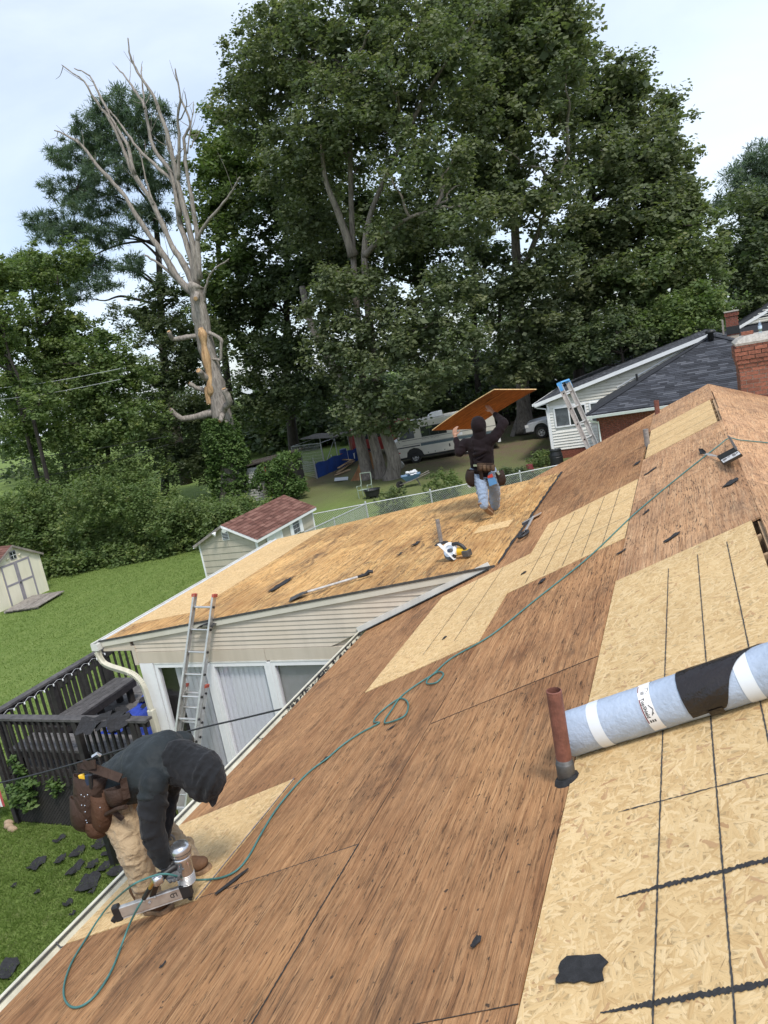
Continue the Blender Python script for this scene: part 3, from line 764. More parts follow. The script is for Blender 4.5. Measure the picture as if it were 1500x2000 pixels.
# soffit return at the eave corner
part('eave_return', MB().prism([(GX - 0.02, 7.94, 2.87), (GX - 0.02, 8.46, 2.87), (GX - 0.02, 8.46, 2.985), (GX - 0.02, 7.94, 3.045)], (0.03, 0, 0)), MT['beige_vinyl'], house)
part('eave_return_trim', MB().box((GX - 0.028, 7.935, 2.835), (GX + 0.03, 8.47, 2.868)), MT['beige_vinyl'], house)
part('soffit', MB().box((GX, 7.9, 2.835), (EXF, 8.46, 2.85)), MT['beige_vinyl'], house)
# rake trim and drip edge
part('rake_trim', MB().beam((GX - 0.033, 8.46, zroof(8.46) - 0.055), (GX - 0.033, 2.30, zroof(2.30) - 0.055), 0.02, 0.075, (0, 0, 1)), MT['pale_vinyl'], house)
part('drip_edge', MB().beam((GX - 0.045, 8.5, zroof(8.5) + 0.0), (GX - 0.045, 2.25, zroof(2.25) + 0.0), 0.012, 0.03, (0, 0, 1)), MT['iron'], house)
part('drip_edge', MB().beam((8.25, 8.46, 3.012), (EXF, 8.46, 3.012), 0.03, 0.012), MT['white'], house)
# flashing where the siding meets the main roof
fl = MB(); a0 = roofP(GX - 0.035, (4.16 + HR * SN) / CS, 0.05); b0 = roofP(GX - 0.035, (2.3 + HR * SN) / CS, 0.05)
part('step_flashing', MB().beam(a0, b0, 0.018, 0.075, NR), MT['white_metal'], house)
part('step_flashing_foot', MB().beam(a0 + A_(-0.03, 0, -0.036), b0 + A_(-0.03, 0, -0.036), 0.045, 0.008, NR), MT['tar'], house)
# extension eave gutter and downspout
gutter(8.16, EXF, 8.47, 2.985, MT['white_metal'], 'gutter', 0.125, 0.10)
part('gutter_end_cap', MB().box((8.152, 8.47, 2.885), (8.159, 8.592, 2.99)), MT['white_metal'], house)
dn = MB(); path = smooth_path([(8.205, 8.525, 2.90), (8.20, 8.53, 2.80), (8.19, 8.47, 2.68), (8.175, 8.33, 2.615), (8.16, 8.05, 2.54), (8.15, 7.89, 2.47), (8.15, 7.80, 2.33), (8.16, 7.785, 2.15), (8.17, 7.785, 1.9)], 6)
dn.tube(path, 0.052, 4); part('downspout', dn, MT['cream_metal'], house, bevel=0.008)
dn2 = MB().box((8.125, 7.735, 0.92), (8.215, 7.835, 1.92)); part('downspout', dn2, MT['cream_metal'], house, bevel=0.012)
rib = MB()
for i in list(range(4, 13)) + list(range(26, 36)):
    p = path[i]; t = norm(path[i + 1] - path[i - 1]); x, y, zz = basis(t, (1, 0, 0))
    rib.tube([p - t * 0.004, p + t * 0.004], 0.057, 4)
part('elbow_ribs', rib, MT['cream_metal'], house)
# window wall below the frieze
part('wall', MB().box((GX + 0.16, 4.0, 0.0), (GX + 0.2, 7.9, 2.62)), MT['dark'], house)  # dark sheet standing in for the unlit room behind the panes
part('wall', MB().box((GX + 0.005, 3.9, 0.0), (GX + 0.15, 7.88, 0.62)), MT['beige_vinyl'], house)
part('corner_post', MB().box((GX - 0.024, 7.62, 0.0), (GX + 0.1, 7.86, 2.62)), MT['white'], house)
part('side_wall', MB().box((GX + 0.21, 7.84, 0.0), (13.6, 7.90, 2.84)), MT['beige_vinyl'], house)
part('end_wall', MB().box((13.55, 3.9, 0.0), (13.6, 7.83, 2.84)), MT['beige_vinyl'], house)
panes = [(6.66, 7.60), (5.66, 6.60), (4.30, 5.60)]
for i, (a, b) in enumerate(panes):
    fr = MB()
    w = 0.055
    x0, x1 = GX - 0.018 - 0.002 * i, GX + 0.05
    fr.box((x0, a, 0.64), (x1, a + w, 2.60)); fr.box((x0, b - w, 0.64), (x1, b, 2.60))
    fr.box((x0, a + w, 2.545), (x1, b - w, 2.60)); fr.box((x0, a + w, 0.64), (x1, b - w, 0.72))
    f = part('window', fr, MT['white'], house)
    part('pane', MB().box((GX + 0.012, a + w, 0.72), (GX + 0.018, b - w, 2.545)), MT['glass'], f)
    part('head_track', MB().box((x0 - 0.006, a, 2.602), (x1, b, 2.622)), MT['white_metal'], f)
    bl = MB(); y = a + 0.07; stp = 0.085
    ang = (0.10, 0.10, 0.03)[i]
    lo = a + 0.05; hi = b - 0.06 - (0.26 if i == 0 else 0.0)
    y = lo
    while y < hi:
        c = Vector((GX + 0.065, y + stp / 2, 0)); dx = math.sin(ang) * stp * 0.55; dy = math.cos(ang) * stp * 0.56
        bl.add([(c.x - dx, c.y - dy, 0.75), (c.x + dx, c.y + dy, 0.75), (c.x + dx, c.y + dy, 2.54), (c.x - dx, c.y - dy, 2.54)], [(0, 1, 2, 3)])
        y += stp
    part('vertical_blind', bl, MT['blind'] if i == 1 else MT['blind_shade' if i == 0 else 'screen'], f)
part('mullion', MB().box((GX - 0.028, 6.602, 0.62), (GX + 0.04, 6.658, 2.60)), MT['white'], house)
part('mullion', MB().box((GX - 0.028, 5.602, 0.62), (GX + 0.04, 5.658, 2.60)), MT['white'], house)

# ---- pipes through the roof (parts of the house)
vp = MB().lathe([(0.036, -0.05), (0.036, 0.055)], (2.96, 0.64, 4.44), n=16)
vp.lathe([(0.040, -0.04), (0.040, 0.062), (0.036, 0.070)], (2.96, 0.64, 4.41), n=16)
col = part('vent_collar', vp, MT['iron'], house, smooth=True)
pm = MB(); base = A_(2.96, 0.64, 4.48); prof = [(0.034, 0.0), (0.033, 0.335), (0.029, 0.337), (0.027, 0.25)]
pm.lathe(prof, base, n=24); part('vent_pipe', pm, MT['rust_pipe'], house, smooth=False, label='red painted pipe standing by the roll of membrane')
part('pipe_tar', MB().lathe([(0.066, -0.006), (0.058, 0.006), (0.045, 0.016)], roofP(2.955, 1.305, 0.0), NR, 11), MT['tar'], house)
for (px, py, pz, hh, r, m) in ((9.99, 3.46, 3.60, 0.37, 0.030, 'grey_pipe'), (11.58, 0.60, 4.40, 0.25, 0.038, 'grey_pipe'), (14.87, 0.53, 4.43, 0.26, 0.045, 'rust_pipe')):
    part('vent_pipe', MB().lathe([(r, -0.05), (r, hh), (r * 0.8, hh + 0.002), (r * 0.78, hh - 0.08)], (px, py, pz), n=14), MT[m], house)
part('pipe_tar', MB().lathe([(0.14, -0.02), (0.10, 0.012), (0.05, 0.03)], (9.99, 3.46, 3.605), NE, 9), MT['tar'], house)

# ---- chimney on the far gable, brick by brick
CX0, CY1 = 15.40, -0.93
cw, cl = 0.95, 1.30                       # depth along x, width along -y
chim = part('chimney', MB().box((CX0 + 0.012, CY1 - cl + 0.012, 0.0), (CX0 + cw - 0.012, CY1 - 0.012, 5.38)), MT['mortar'], house)
bh, bw, jt = 0.062, 0.205, 0.013
course = 0; z = 4.02
while z < 5.40:
    ot = 0.0
    if z > 4.98: ot = 0.014
    if z > 5.06: ot = 0.030
    if z > 5.14: ot = 0.048
    if z > 5.30: ot = 0.020
    x_lo, x_hi, y_hi, y_lo = CX0 - ot, CX0 + cw + ot, CY1 + ot, CY1 - cl - ot
    off = (course % 2) * (bw + jt) / 2
    y = y_hi - 0.002
    first = True
    while y > y_lo + 0.03:                # face towards the camera
        ln = bw if not (first and course % 2) else bw / 2 - jt / 2
        y2 = max(y - ln, y_lo)
        jj = (rnd.random() - 0.5) * 0.005
        b = part('brick', MB().box((x_lo + jj, y2, z), (x_lo + 0.10, y, z + bh)), MT['brick'], chim)
        y = y2 - jt; first = False
    x = x_lo + 0.102 + jt
    while x < x_hi - 0.03:                # side face
        ln = bw if (course % 2) else bw * 0.55
        x2 = min(x + ln, x_hi)
        part('brick', MB().box((x, y_hi - 0.09, z), (x2, y_hi - 0.002 + (rnd.random() - 0.5) * 0.004, z + bh)), MT['brick'], chim)
        x = x2 + jt
    z += bh + jt; course += 1
cp = MB()
prof = [(-0.03, 5.40), (-0.035, 5.44), (0.03, 5.50), (0.14, 5.545), (0.25, 5.555)]
n0 = len(prof)
for off, zz in prof:
    a = off
    cp.v += [(CX0 + a, CY1 - a, zz), (CX0 + a, CY1 - cl + a, zz), (CX0 + cw - a, CY1 - cl + a, zz), (CX0 + cw - a, CY1 - a, zz)]
for i in range(n0 - 1):
    for q in range(4): cp.f.append((i * 4 + q, i * 4 + (q + 1) % 4, (i + 1) * 4 + (q + 1) % 4, (i + 1) * 4 + q))
cp.f.append(tuple((n0 - 1) * 4 + q for q in range(4))); cp.f.append((3, 2, 1, 0))
part('mortar_cap', cp, MT['cement'], chim)
single('loose_brick', MB().box((-0.045, -0.10, 0), (0.045, 0.10, 0.065)), MT['brick'], 'loose brick lying on the mortar cap of the near chimney', 'brick',
       M=Matrix.Translation((CX0 + 0.42, CY1 - 0.21, 5.556)) @ Matrix.Rotation(0.1, 4, 'Z'))
bt = thing('water_bottle', (CX0 + 0.28, CY1 - 0.42, 5.556), 'clear plastic water bottle standing on the brick chimney cap', 'bottle')
bo = A_(CX0 + 0.28, CY1 - 0.42, 5.556)
part('bottle', MB().lathe([(0.030, 0), (0.033, 0.01), (0.031, 0.04), (0.033, 0.07), (0.033, 0.13), (0.026, 0.165), (0.013, 0.19), (0.013, 0.205)], bo, n=14), MT['bottle'], bt, smooth=True)
part('cap', MB().lathe([(0.015, 0.203), (0.015, 0.222)], bo, n=12), MT['white'], bt)
part('label', MB().lathe([(0.0336, 0.075), (0.0336, 0.125)], bo, n=14), plain('pale_blue_label', (0.55, 0.68, 0.80)), bt)

# ================================================================ REAR DECK
dk = thing('deck', (9.2, 9.4, 0), 'dark stained timber deck with baluster railing and lattice skirt', 'deck')
NX, FY, TZ, FZ = 7.9, 10.9, 1.92, 0.90
DXE = 11.6
y = 7.95
xx = NX + 0.03
while xx < DXE:                                  # floor boards run along y
    part('deck_board', MB().box((xx, 7.93, FZ - 0.03), (xx + 0.135, FY - 0.03, FZ + (rnd.random() - 0.5) * 0.004)), MT['deckfloor'], dk); xx += 0.141
part('rim_joist', MB().box((NX - 0.02, 7.6, FZ - 0.20), (NX + 0.02, FY + 0.02, FZ - 0.035)), MT['deckwood'], dk)
part('rim_joist', MB().box((NX - 0.02, FY - 0.02, FZ - 0.22), (DXE, FY + 0.02, FZ - 0.035)), MT['deckwood'], dk)
def rail_run(axis, a, b, fix, z0=FZ - 0.12, z1=TZ, sp=0.128, posts=()):
    P = (lambda t, o, z: (fix + o, t, z)) if axis == 'y' else (lambda t, o, z: (t, fix + o, z))
    def bx(t0, t1, o0, o1, za, zb):
        p, q = P(t0, o0, za), P(t1, o1, zb)
        return MB().box(tuple(min(i, j) for i, j in zip(p, q)), tuple(max(i, j) for i, j in zip(p, q)))
    part('top_rail', bx(a, b, -0.075, 0.075, z1 - 0.038, z1), MT['decktop'], dk)
    part('rail', bx(a + 0.01, b - 0.01, -0.028, 0.018, z1 - 0.125, z1 - 0.0395), MT['deckwood'], dk)
    part('rail', bx(a + 0.01, b - 0.01, -0.028, 0.018, FZ + 0.02, FZ + 0.10), MT['deckwood'], dk)
    me = None; t = a + 0.06
    while t < b - 0.02:
        if all(abs(t - p) > 0.075 for p in posts):
            m = bx(t - 0.019, t + 0.019, -0.066, -0.0295, z0, z1 - 0.0395)
            part('baluster', m, MT['deckwood'], dk)
        t += sp
    for p in posts: part('post', bx(p - 0.045, p + 0.045, -0.068, 0.03, 0.0, z1 - 0.0395), MT['deckwood'], dk)
rail_run('y', 7.62, FY + 0.07, NX, posts=(7.9, 9.02, FY - 0.02))
rail_run('x', NX + 0.1, 10.62, FY, posts=(9.25, 10.55))
# skirt lattice in front
lat = MB(); y0, y1, z0, z1 = 7.62, FY, 0.02, FZ - 0.17
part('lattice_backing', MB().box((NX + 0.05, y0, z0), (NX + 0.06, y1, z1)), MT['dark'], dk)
def clip_diag(c, sgn):
    pts = []
    for yy in (y0, y1):
        zz = sgn * (yy - c)
        if z0 <= zz <= z1: pts.append((yy, zz))
    for zz in (z0, z1):
        yy = c + sgn * zz
        if y0 < yy < y1: pts.append((yy, zz))
    return pts[:2] if len(pts) >= 2 else None
for sgn, o in ((1, -0.012), (-1, -0.018)):
    mb = MB(); c = y0 - 1.2
    while c < y1 + 1.2:
        q = clip_diag(c, sgn)
        if q and abs(q[0][0] - q[1][0]) > 0.02:
            mb.beam((NX + o, q[0][0], q[0][1]), (NX + o, q[1][0], q[1][1]), 0.034, 0.006, (1, 0, 0))
        c += 0.062
    part('lattice_strips', mb, MT['deckwood'], dk, kind='stuff')
part('skirt_rail', MB().box((NX - 0.03, y0, z1 - 0.002), (NX + 0.0, y1, z1 + 0.06)), MT['deckwood'], dk)
# stair rail running down to the lawn at the far end
for (p, q) in (((10.65, 10.95, 1.88), (10.75, 12.7, 0.92)), ((11.55, 10.95, 1.85), (11.65, 12.7, 0.90))):
    part('stair_rail', MB().beam(p, q, 0.09, 0.12), MT['deckwood'], dk)
    for i in range(1, 10):
        t = i / 10; b = A_(*p) * (1 - t) + A_(*q) * t
        part('baluster', MB().beam(b, b - A_(0, 0, 0.85 + 0.0 * t), 0.036, 0.036), MT['deckwood'], dk)
    part('post', MB().beam((q[0], q[1], 0), (q[0], q[1], q[2] + 0.05), 0.09, 0.09), MT['deckwood'], dk)
for i in range(5): part('stair_tread', MB().box((10.7, 10.98 + i * 0.29, FZ - 0.2 - i * 0.17), (11.6, 11.25 + i * 0.29, FZ - 0.16 - i * 0.17)), MT['deckfloor'], dk)
# benches
def bench(x0, x1, y0, y1, zt, along, label, top):
    b = thing('bench', ((x0 + x1) / 2, (y0 + y1) / 2, FZ), label, 'bench')
    n = 4
    for i in range(n):
        if along == 'x':
            a = y0 + (y1 - y0) * i / n; m = MB().box((x0, a + 0.004, zt - 0.04), (x1, a + (y1 - y0) / n - 0.004, zt))
        else:
            a = x0 + (x1 - x0) * i / n; m = MB().box((a + 0.004, y0, zt - 0.04), (a + (x1 - x0) / n - 0.004, y1, zt))
        part('seat_board', m, MT[top], b)
    part('apron', MB().box((x0 + 0.01, y0 + 0.012, zt - 0.16), (x1 - 0.01, y0 + 0.05, zt - 0.042)), MT['deckwood'], b)
    part('apron', MB().box((x0 + 0.012, y0 + 0.055, zt - 0.16), (x0 + 0.05, y1 - 0.012, zt - 0.042)), MT['deckwood'], b)
    for px in (x0 + 0.12, (x0 + x1) / 2, x1 - 0.12) if along == 'x' else (x0 + 0.1, x1 - 0.1):
        for py in (y0 + 0.12, y1 - 0.10) if along == 'x' else (y0 + 0.12, (y0 + y1) / 2, y1 - 0.12):
            part('leg', MB().box((px - 0.05, py - 0.045, FZ), (px + 0.05, py + 0.045, zt - 0.042)), MT['deckwood'], b)
    return b
bench(8.66, 10.48, 10.15, 10.66, 1.35, 'x', 'long dark bench along the lawn side railing of the deck', 'decktop')
bench(7.99, 8.52, 8.25, 10.75, 1.29, 'y', 'low grey plank bench just behind the front railing of the deck', 'deckfloor')
# string of lights along the far rail
sl_ = thing('string_lights', (9.5, FY - 0.09, TZ - 0.06), 'string of small white bulbs hung under the deck top rail', 'lights')
pts = []; x = 8.0
while x < 10.6:
    pts += [(x, FY - 0.095, TZ - 0.05), (x + 0.11, FY - 0.10, TZ - 0.072 - 0.02 * rnd.random())]; x += 0.22
part('wire', MB().tube(smooth_path(pts, 4), 0.0028, 5), MT['bulb'], sl_)
for p in pts[1::2]: part('bulb', MB().lathe([(0.005, 0), (0.013, -0.015), (0.014, -0.034), (0.006, -0.05)], A_(*p), n=8), MT['bulb'], sl_, smooth=True)
# tarp with shingle scraps on the deck floor
rs = np.random.RandomState(5)
def sheet_cloth(poly_fn, nu, nv, name):
    mb = MB()
    for i in range(nu + 1):
        for j in range(nv + 1): mb.v.append(tuple(poly_fn(i / nu, j / nv)))
    for i in range(nu):
        for j in range(nv):
            a = i * (nv + 1) + j; mb.f.append((a, a + 1, a + nv + 2, a + nv + 1))
    return mb
def tarp_fn(u, v):
    x = 8.75 + 2.45 * u + 0.08 * math.sin(7 * v); yy = 8.6 + 1.55 * v * (0.75 + 0.25 * u) + 0.06 * math.sin(9 * u)
    z = FZ + 0.05 + 0.05 * abs(math.sin(9 * u + 5 * v)) + 0.06 * abs(math.sin(14 * v - 4 * u)) ** 2
    return x, yy, z
single('tarp', sheet_cloth(tarp_fn, 44, 34, 'tarp'), MT['tarp'], 'crumpled blue tarp spread on the deck floor', 'tarp')
def scrap(cx, cy, z, L, W, ang, seed, label, group=None, M=None, th=0.006, curl=0.02, name='shingle_scrap'):
    r = random.Random(seed); n = 19; pts = []
    for i in range(n):
        a = 2 * PI * i / n; ca, sa = math.cos(a), math.sin(a)
        k = 1 / max(abs(ca), abs(sa)) ** 0.8
        rr = k * (0.80 + 0.30 * r.random())
        pts.append((ca * rr * L / 2, sa * rr * W / 2))
    mb = MB(); zc = lambda x, y: curl * ((x / L) ** 2 * 2 + 0.6 * math.sin(x * 9 / L + seed) * y / W)
    top = [(x, y, zc(x, y) + th) for x, y in pts]; bot = [(x, y, zc(x, y)) for x, y in pts]
    mb.add(top + [(0, 0, th)], [(i, (i + 1) % n, n) for i in range(n)]); mb.add(bot + [(0, 0, 0)], [((i + 1) % n, i, n) for i in range(n)])
    mb.add(top + bot, [((i + 1) % n, i, n + i, n + (i + 1) % n) for i in range(n)])
    M = M or Matrix.Translation((cx, cy, z)) @ Matrix.Rotation(ang, 4, 'Z')
    return single(name, mb, MT['tar'], label, 'scrap', group, M=M)
for i, (x, yy, L, W, a) in enumerate(((9.25, 9.6, 0.55, 0.28, 0.4), (9.75, 9.95, 0.5, 0.22, 0.9), (10.35, 9.85, 0.6, 0.2, 0.3), (8.95, 9.2, 0.5, 0.3, 0.2), (9.9, 9.45, 0.45, 0.2, 1.2))):
    scrap(x, yy, FZ + 0.14, L, W, a, 20 + i, ('black shingle strip in the middle of the blue tarp', 'black shingle strip on the tarp nearest the lawn bench', 'narrow black shingle strip at the far end of the blue tarp', 'short black shingle strip on the tarp nearest the front railing', 'small black shingle strip on the tarp nearest the window wall')[i], 'shingle strips on the deck tarp')
for i, (x, yy, L, W, a) in enumerate(((7.88, 8.62, 0.62, 0.42, 0.2), (7.90, 8.32, 0.55, 0.40, -0.2), (7.86, 8.12, 0.45, 0.34, 0.5))):
    scrap(x, yy, TZ + 0.004 + 0.012 * i, L, W, a, 30 + i, ('largest curled shingle strip on the front deck rail, farthest from the downspout', 'middle one of three shingle strips draped over the front deck rail', 'smallest shingle strip on the front deck rail, nearest the downspout')[i], 'shingle strips on the deck rail', curl=-0.16)
# plants by the lattice, stones, striped cloth
def leaf_cloud(centres, radii, per, size, rs, aspect=0.5, updown=0.35, radial=False, squash=1.0, shell=0.45):
    """leaf faces scattered round the clump centres; returns verts, faces, tint"""
    C = np.repeat(np.asarray(centres, float), per, axis=0); Rr = np.repeat(np.asarray(radii, float), per); N = len(C)
    d = rs.normal(size=(N, 3)); d /= np.linalg.norm(d, axis=1)[:, None]
    rad = Rr * (shell + (1 - shell) * rs.rand(N)) * (0.75 + 0.35 * rs.rand(N))
    P = C + d * rad[:, None] * np.array([1, 1, squash])
    if radial:
        a = d + rs.normal(size=(N, 3)) * 0.35
    else:
        a = rs.normal(size=(N, 3)); a[:, 2] *= updown
    a /= np.linalg.norm(a, axis=1)[:, None]
    nrm = d * 0.85 + rs.normal(size=(N, 3)) * 0.42 + np.array([0, 0, 0.8])
    b = np.cross(nrm, a); b /= np.maximum(np.linalg.norm(b, axis=1), 1e-6)[:, None]
    s = size * (0.6 + 0.8 * rs.rand(N)); L = (a * s[:, None]) * 0.5; W = b * (s * aspect)[:, None] * 0.5
    v = np.stack([P - L, P + W - L * 0.1, P + L, P - W - L * 0.1], axis=1).reshape(-1, 3)
    cl = np.repeat(rs.rand(len(centres)), per)
    t = np.clip(0.08 + 0.60 * cl + 0.32 * rs.rand(N), 0, 1)
    return v, t
def quads_mesh(name, v, tint):
    n = len(v) // 4; me = bpy.data.meshes.new(name)
    me.vertices.add(4 * n); me.vertices.foreach_set('co', v.astype(np.float32).ravel())
    me.loops.add(4 * n); me.loops.foreach_set('vertex_index', np.arange(4 * n, dtype=np.int32))
    me.polygons.add(n); me.polygons.foreach_set('loop_start', np.arange(0, 4 * n, 4, dtype=np.int32))
    at = me.attributes.new('tint', 'FLOAT', 'FACE'); at.data.foreach_set('value', tint.astype(np.float32))
    me.update(calc_edges=True); return me
def bush(name, loc, blobs, n, per, size, mat, label, cat='shrub', group=None, kind=None, seed=1, aspect=0.55, stem=True, cr=0.16, shell=0.4):
    """blobs: (centre, (rx, ry, rz)); leaf clumps fill the outer part of each"""
    rs = np.random.RandomState(seed); cs = []; rr = []
    vol = np.array([b[1][0] * b[1][1] + b[1][1] * b[1][2] for b in blobs]); cnt = np.maximum(1, (n * vol / vol.sum()).astype(int))
    for (c, r), k in zip(blobs, cnt):
        d = rs.normal(size=(k, 3)); d /= np.linalg.norm(d, axis=1)[:, None]
        q = (0.45 + 0.6 * rs.rand(k) ** 0.6)
        p = np.array(c) + d * q[:, None] * np.array(r); cs.append(p); rr.append(np.full(k, cr) * (0.6 + 0.8 * rs.rand(k)))
    cs = np.concatenate(cs); rr = np.concatenate(rr); keep = cs[:, 2] > 0.05; cs = cs[keep]; rr = rr[keep]
    v, t = leaf_cloud(cs, rr, per, size, rs, aspect, shell=shell)
    v = v - np.tile(np.array(loc, float), (len(v), 1)); v[:, 2] = np.maximum(v[:, 2], 0.01 - loc[2])
    me = quads_mesh(name, v, t)
    if kind == 'stuff':
        o = link(name, me, mat, None, Matrix.Translation(loc)); tag(o, label, cat, group, 'stuff'); return o
    th = thing(name, loc, label, cat, group)
    o = link('foliage', me, mat, th, Matrix.Translation(loc))
    if stem:
        mb = MB()
        for i in range(0, len(cs), max(1, len(cs) // 7)):
            p = cs[i]; mb.tube(smooth_path([(loc[0] + 0.06 * (i % 3 - 1), loc[1], 0.0), ((loc[0] + p[0]) / 2, (loc[1] + p[1]) / 2, p[2] * 0.55), p], 3), 0.012 + 0.004 * p[2], 5)
        part('stems', mb, MT['bark_dark'], th)
    return th
bush('climbing_plant', (7.80, 10.45, 0.0), [((7.80, 10.5, 0.55), (0.10, 0.30, 0.28)), ((7.80, 10.32, 0.85), (0.07, 0.16, 0.12)), ((7.80, 10.4, 1.15), (0.05, 0.1, 0.15))], 60, 14, 0.085, MT['leaf_vine'], 'bright green climber on the left part of the deck lattice', 'plant', seed=11, cr=0.09, stem=False)
bush('climbing_plant', (7.80, 9.75, 0.0), [((7.83, 9.72, 0.80), (0.05, 0.14, 0.07)), ((7.83, 9.83, 0.70), (0.04, 0.08, 0.10))], 20, 12, 0.075, MT['leaf_vine'], 'smaller bright green climber near the middle of the deck lattice', 'plant', seed=12, cr=0.08, stem=False)
for i, (a, b) in enumerate(((7.80, 11.02), (7.72, 10.93), (7.66, 10.78))):
    single('edging_stone', MB().ell((0, 0, 0.03), (0.05, 0.02, 0), (-0.02, 0.09, 0), (0, 0, 0.06), 9), MT['stone'],
           ('tan edging stone upright at the far corner of the deck skirt', 'tan edging stone in the middle of three by the deck corner', 'tan edging stone lying lowest in the grass by the deck corner')[i], 'stone', 'edging stones by the deck', M=Matrix.Translation((a, b, 0.0)))
fl_ = thing('garden_flag', (7.9, 11.12, 0), 'red and white striped cloth at the far left beside the deck', 'flag')
for i in range(9):
    part('stripe', MB().box((7.88, 11.10 + i * 0.055, 0.28 - 0.012 * i), (7.885, 11.154 + i * 0.055, 0.80 - 0.012 * i)), MT['flagstripe'] if i % 2 == 0 else MT['white'], fl_)
part('pole', MB().tube([(7.9, 11.33, 0), (7.9, 11.33, 0.9)], 0.008, 6), MT['iron'], fl_)
# shingle scraps on the lawn: pixel in the photograph, size along and across
LS = [((72, 1688), 0.36, 0.26, 'solitary curled shingle scrap farthest from the house on the lawn'), ((117, 1680), 0.26, 0.16, 'narrow shingle scrap between the solitary one and the long pair'), ((152, 1665), 0.34, 0.24, 'upper half of the long pair of shingle scraps on the grass'),
      ((148, 1697), 0.40, 0.20, 'lower half of the long pair of shingle scraps on the grass'), ((173, 1725), 0.46, 0.36, 'large two piece shingle scrap in the middle of the lawn litter'), ((116, 1640), 0.24, 0.14, 'shingle scrap nearest the lattice skirt'),
      ((200, 1645), 0.45, 0.30, 'big dark shingle scrap below the tool pouch of the bending worker'), ((180, 1690), 0.24, 0.18, 'small shingle scrap right of the long pair'), ((204, 1694), 0.28, 0.20, 'shingle scrap close to the gutter under the khaki leg'),
      ((230, 1700), 0.36, 0.26, 'shingle scrap half hidden by the gutter'), ((215, 1664), 0.30, 0.2, 'shingle scrap lying against the black downspout stub'), ((12, 1895), 0.40, 0.34, 'shingle scrap alone at the lower left edge beside the gutter'),
      ((133, 1765), 0.16, 0.14, 'grey faced shingle chip halfway along the gutter'), ((27, 1731), 0.10, 0.09, 'tiny shingle chip on the open lawn left of the others'), ((73, 1744), 0.11, 0.09, 'tiny shingle chip on the open lawn below the solitary scrap'),
      ((180, 1742), 0.14, 0.09, 'small shingle chip below the two piece scrap'), ((142, 1786), 0.12, 0.07, 'small shingle chip right beside the gutter lip'), ((234, 1740), 0.30, 0.2, 'shingle scrap under the eave near the khaki knee')]
for i, ((u, v), L, W, lab) in enumerate(LS):
    p = onz(u, v, 0.03); scrap(p[0], p[1], 0.035, L * 0.82, W * 0.82, -0.5 + 0.9 * rnd.random(), 50 + i, lab, 'shingle scraps on the lawn', curl=0.05)
single('downspout_stub', MB().box((-0.05, -0.04, 0), (0.05, 0.04, 0.75)), MT['black'], 'short black drain pipe standing on the lawn behind the khaki legs', 'pipe', M=Matrix.Translation(tuple(onz(226, 1690, 0.0))))

# ================================================================ LADDERS
def ladder(name, L0, R0, L1, R1, label, nr, cap, rail_w=0.028, rail_d=0.075, fly=None):
    L0, R0, L1, R1 = [A_(*p) for p in (L0, R0, L1, R1)]
    t = thing(name, (L0 + R0) / 2, label, 'ladder')
    up = norm(L1 - L0); w = norm(R0 - L0); nrm = np.cross(w, up)
    def rails(a0, b0, a1, b1, sz=1.0, off=0.0):
        for a, b, s in ((a0, a1, -1), (b0, b1, 1)):
            a = a + nrm * off; b = b + nrm * off
            mb = MB().beam(a, b, 0.006, rail_d * sz, nrm)
            mb.beam(a + nrm * (rail_d * sz / 2) - w * s * 0.011, b + nrm * (rail_d * sz / 2) - w * s * 0.011, rail_w, 0.006, nrm)
            mb.beam(a - nrm * (rail_d * sz / 2) - w * s * 0.011, b - nrm * (rail_d * sz / 2) - w * s * 0.011, rail_w, 0.006, nrm)
            r = part('rail', mb, MT['alu'], t)
            c = MB().beam(b - up * 0.03, b + up * 0.012, rail_w * 1.3, rail_d * 1.15, nrm); part('end_cap', c, MT[cap], r)
        n = nr
        for i in range(n):
            k = (i + 0.45) / n
            p = a0 + (a1 - a0) * k + nrm * off; q = b0 + (b1 - b0) * k + nrm * off
            part('rung', MB().tube([p - w * 0.014, q + w * 0.014], 0.0165, 8), MT['alu'], t)
            part('rung_end', MB().tube([q + w * 0.004, q + w * 0.016], 0.019, 8), MT['black'], t)
    rails(L0, R0, L1, R1)
    if fly:
        k = fly; rails(L0, R0, L0 + (L1 - L0) * k, R0 + (R1 - R0) * k, 1.0, -0.09)
    return t
nl = ladder('extension_ladder', (7.33, 7.55, 0.02), (7.33, 7.18, 0.02), (8.287, 6.60, 3.63), (8.296, 6.271, 3.60), 'aluminium extension ladder with red caps leaning on the low eave', 12, 'red_cap', fly=0.66)
stk = MB().box((7.60, 6.99, 1.50), (7.604, 7.02, 1.78)); part('sticker', MB().beam((7.745, 6.842, 1.48), (7.80, 6.79, 1.70), 0.003, 0.045, (1, 0, 0.3)), plain('blue_sticker', (0.10, 0.16, 0.33)), nl)
part('paper_label', MB().beam((7.80, 7.135, 1.55), (7.87, 7.075, 1.82), 0.003, 0.05, (1, 0, 0.3)), MT['label'], nl)
single('rubber_mat', sheet_cloth(lambda u, v: (8.15 + 0.13 * u, 6.32 + 0.28 * v + 0.02 * math.sin(6 * u), 3.17 + 0.05 * math.sin(3 * v) - 0.09 * u * v + 0.05 * u), 8, 10, ''), MT['black'], 'black rubber flap tucked behind the ladder at the roof edge', 'mat')
fl2 = thing('ladder', (15.5, 1.75, 1.0), 'aluminium ladder with blue top cap standing past the far roof edge', 'ladder')
fa0, fa1 = A_(15.46, 1.55, 2.6), A_(15.46, 2.31, 5.20)
upv = norm(fa1 - fa0)
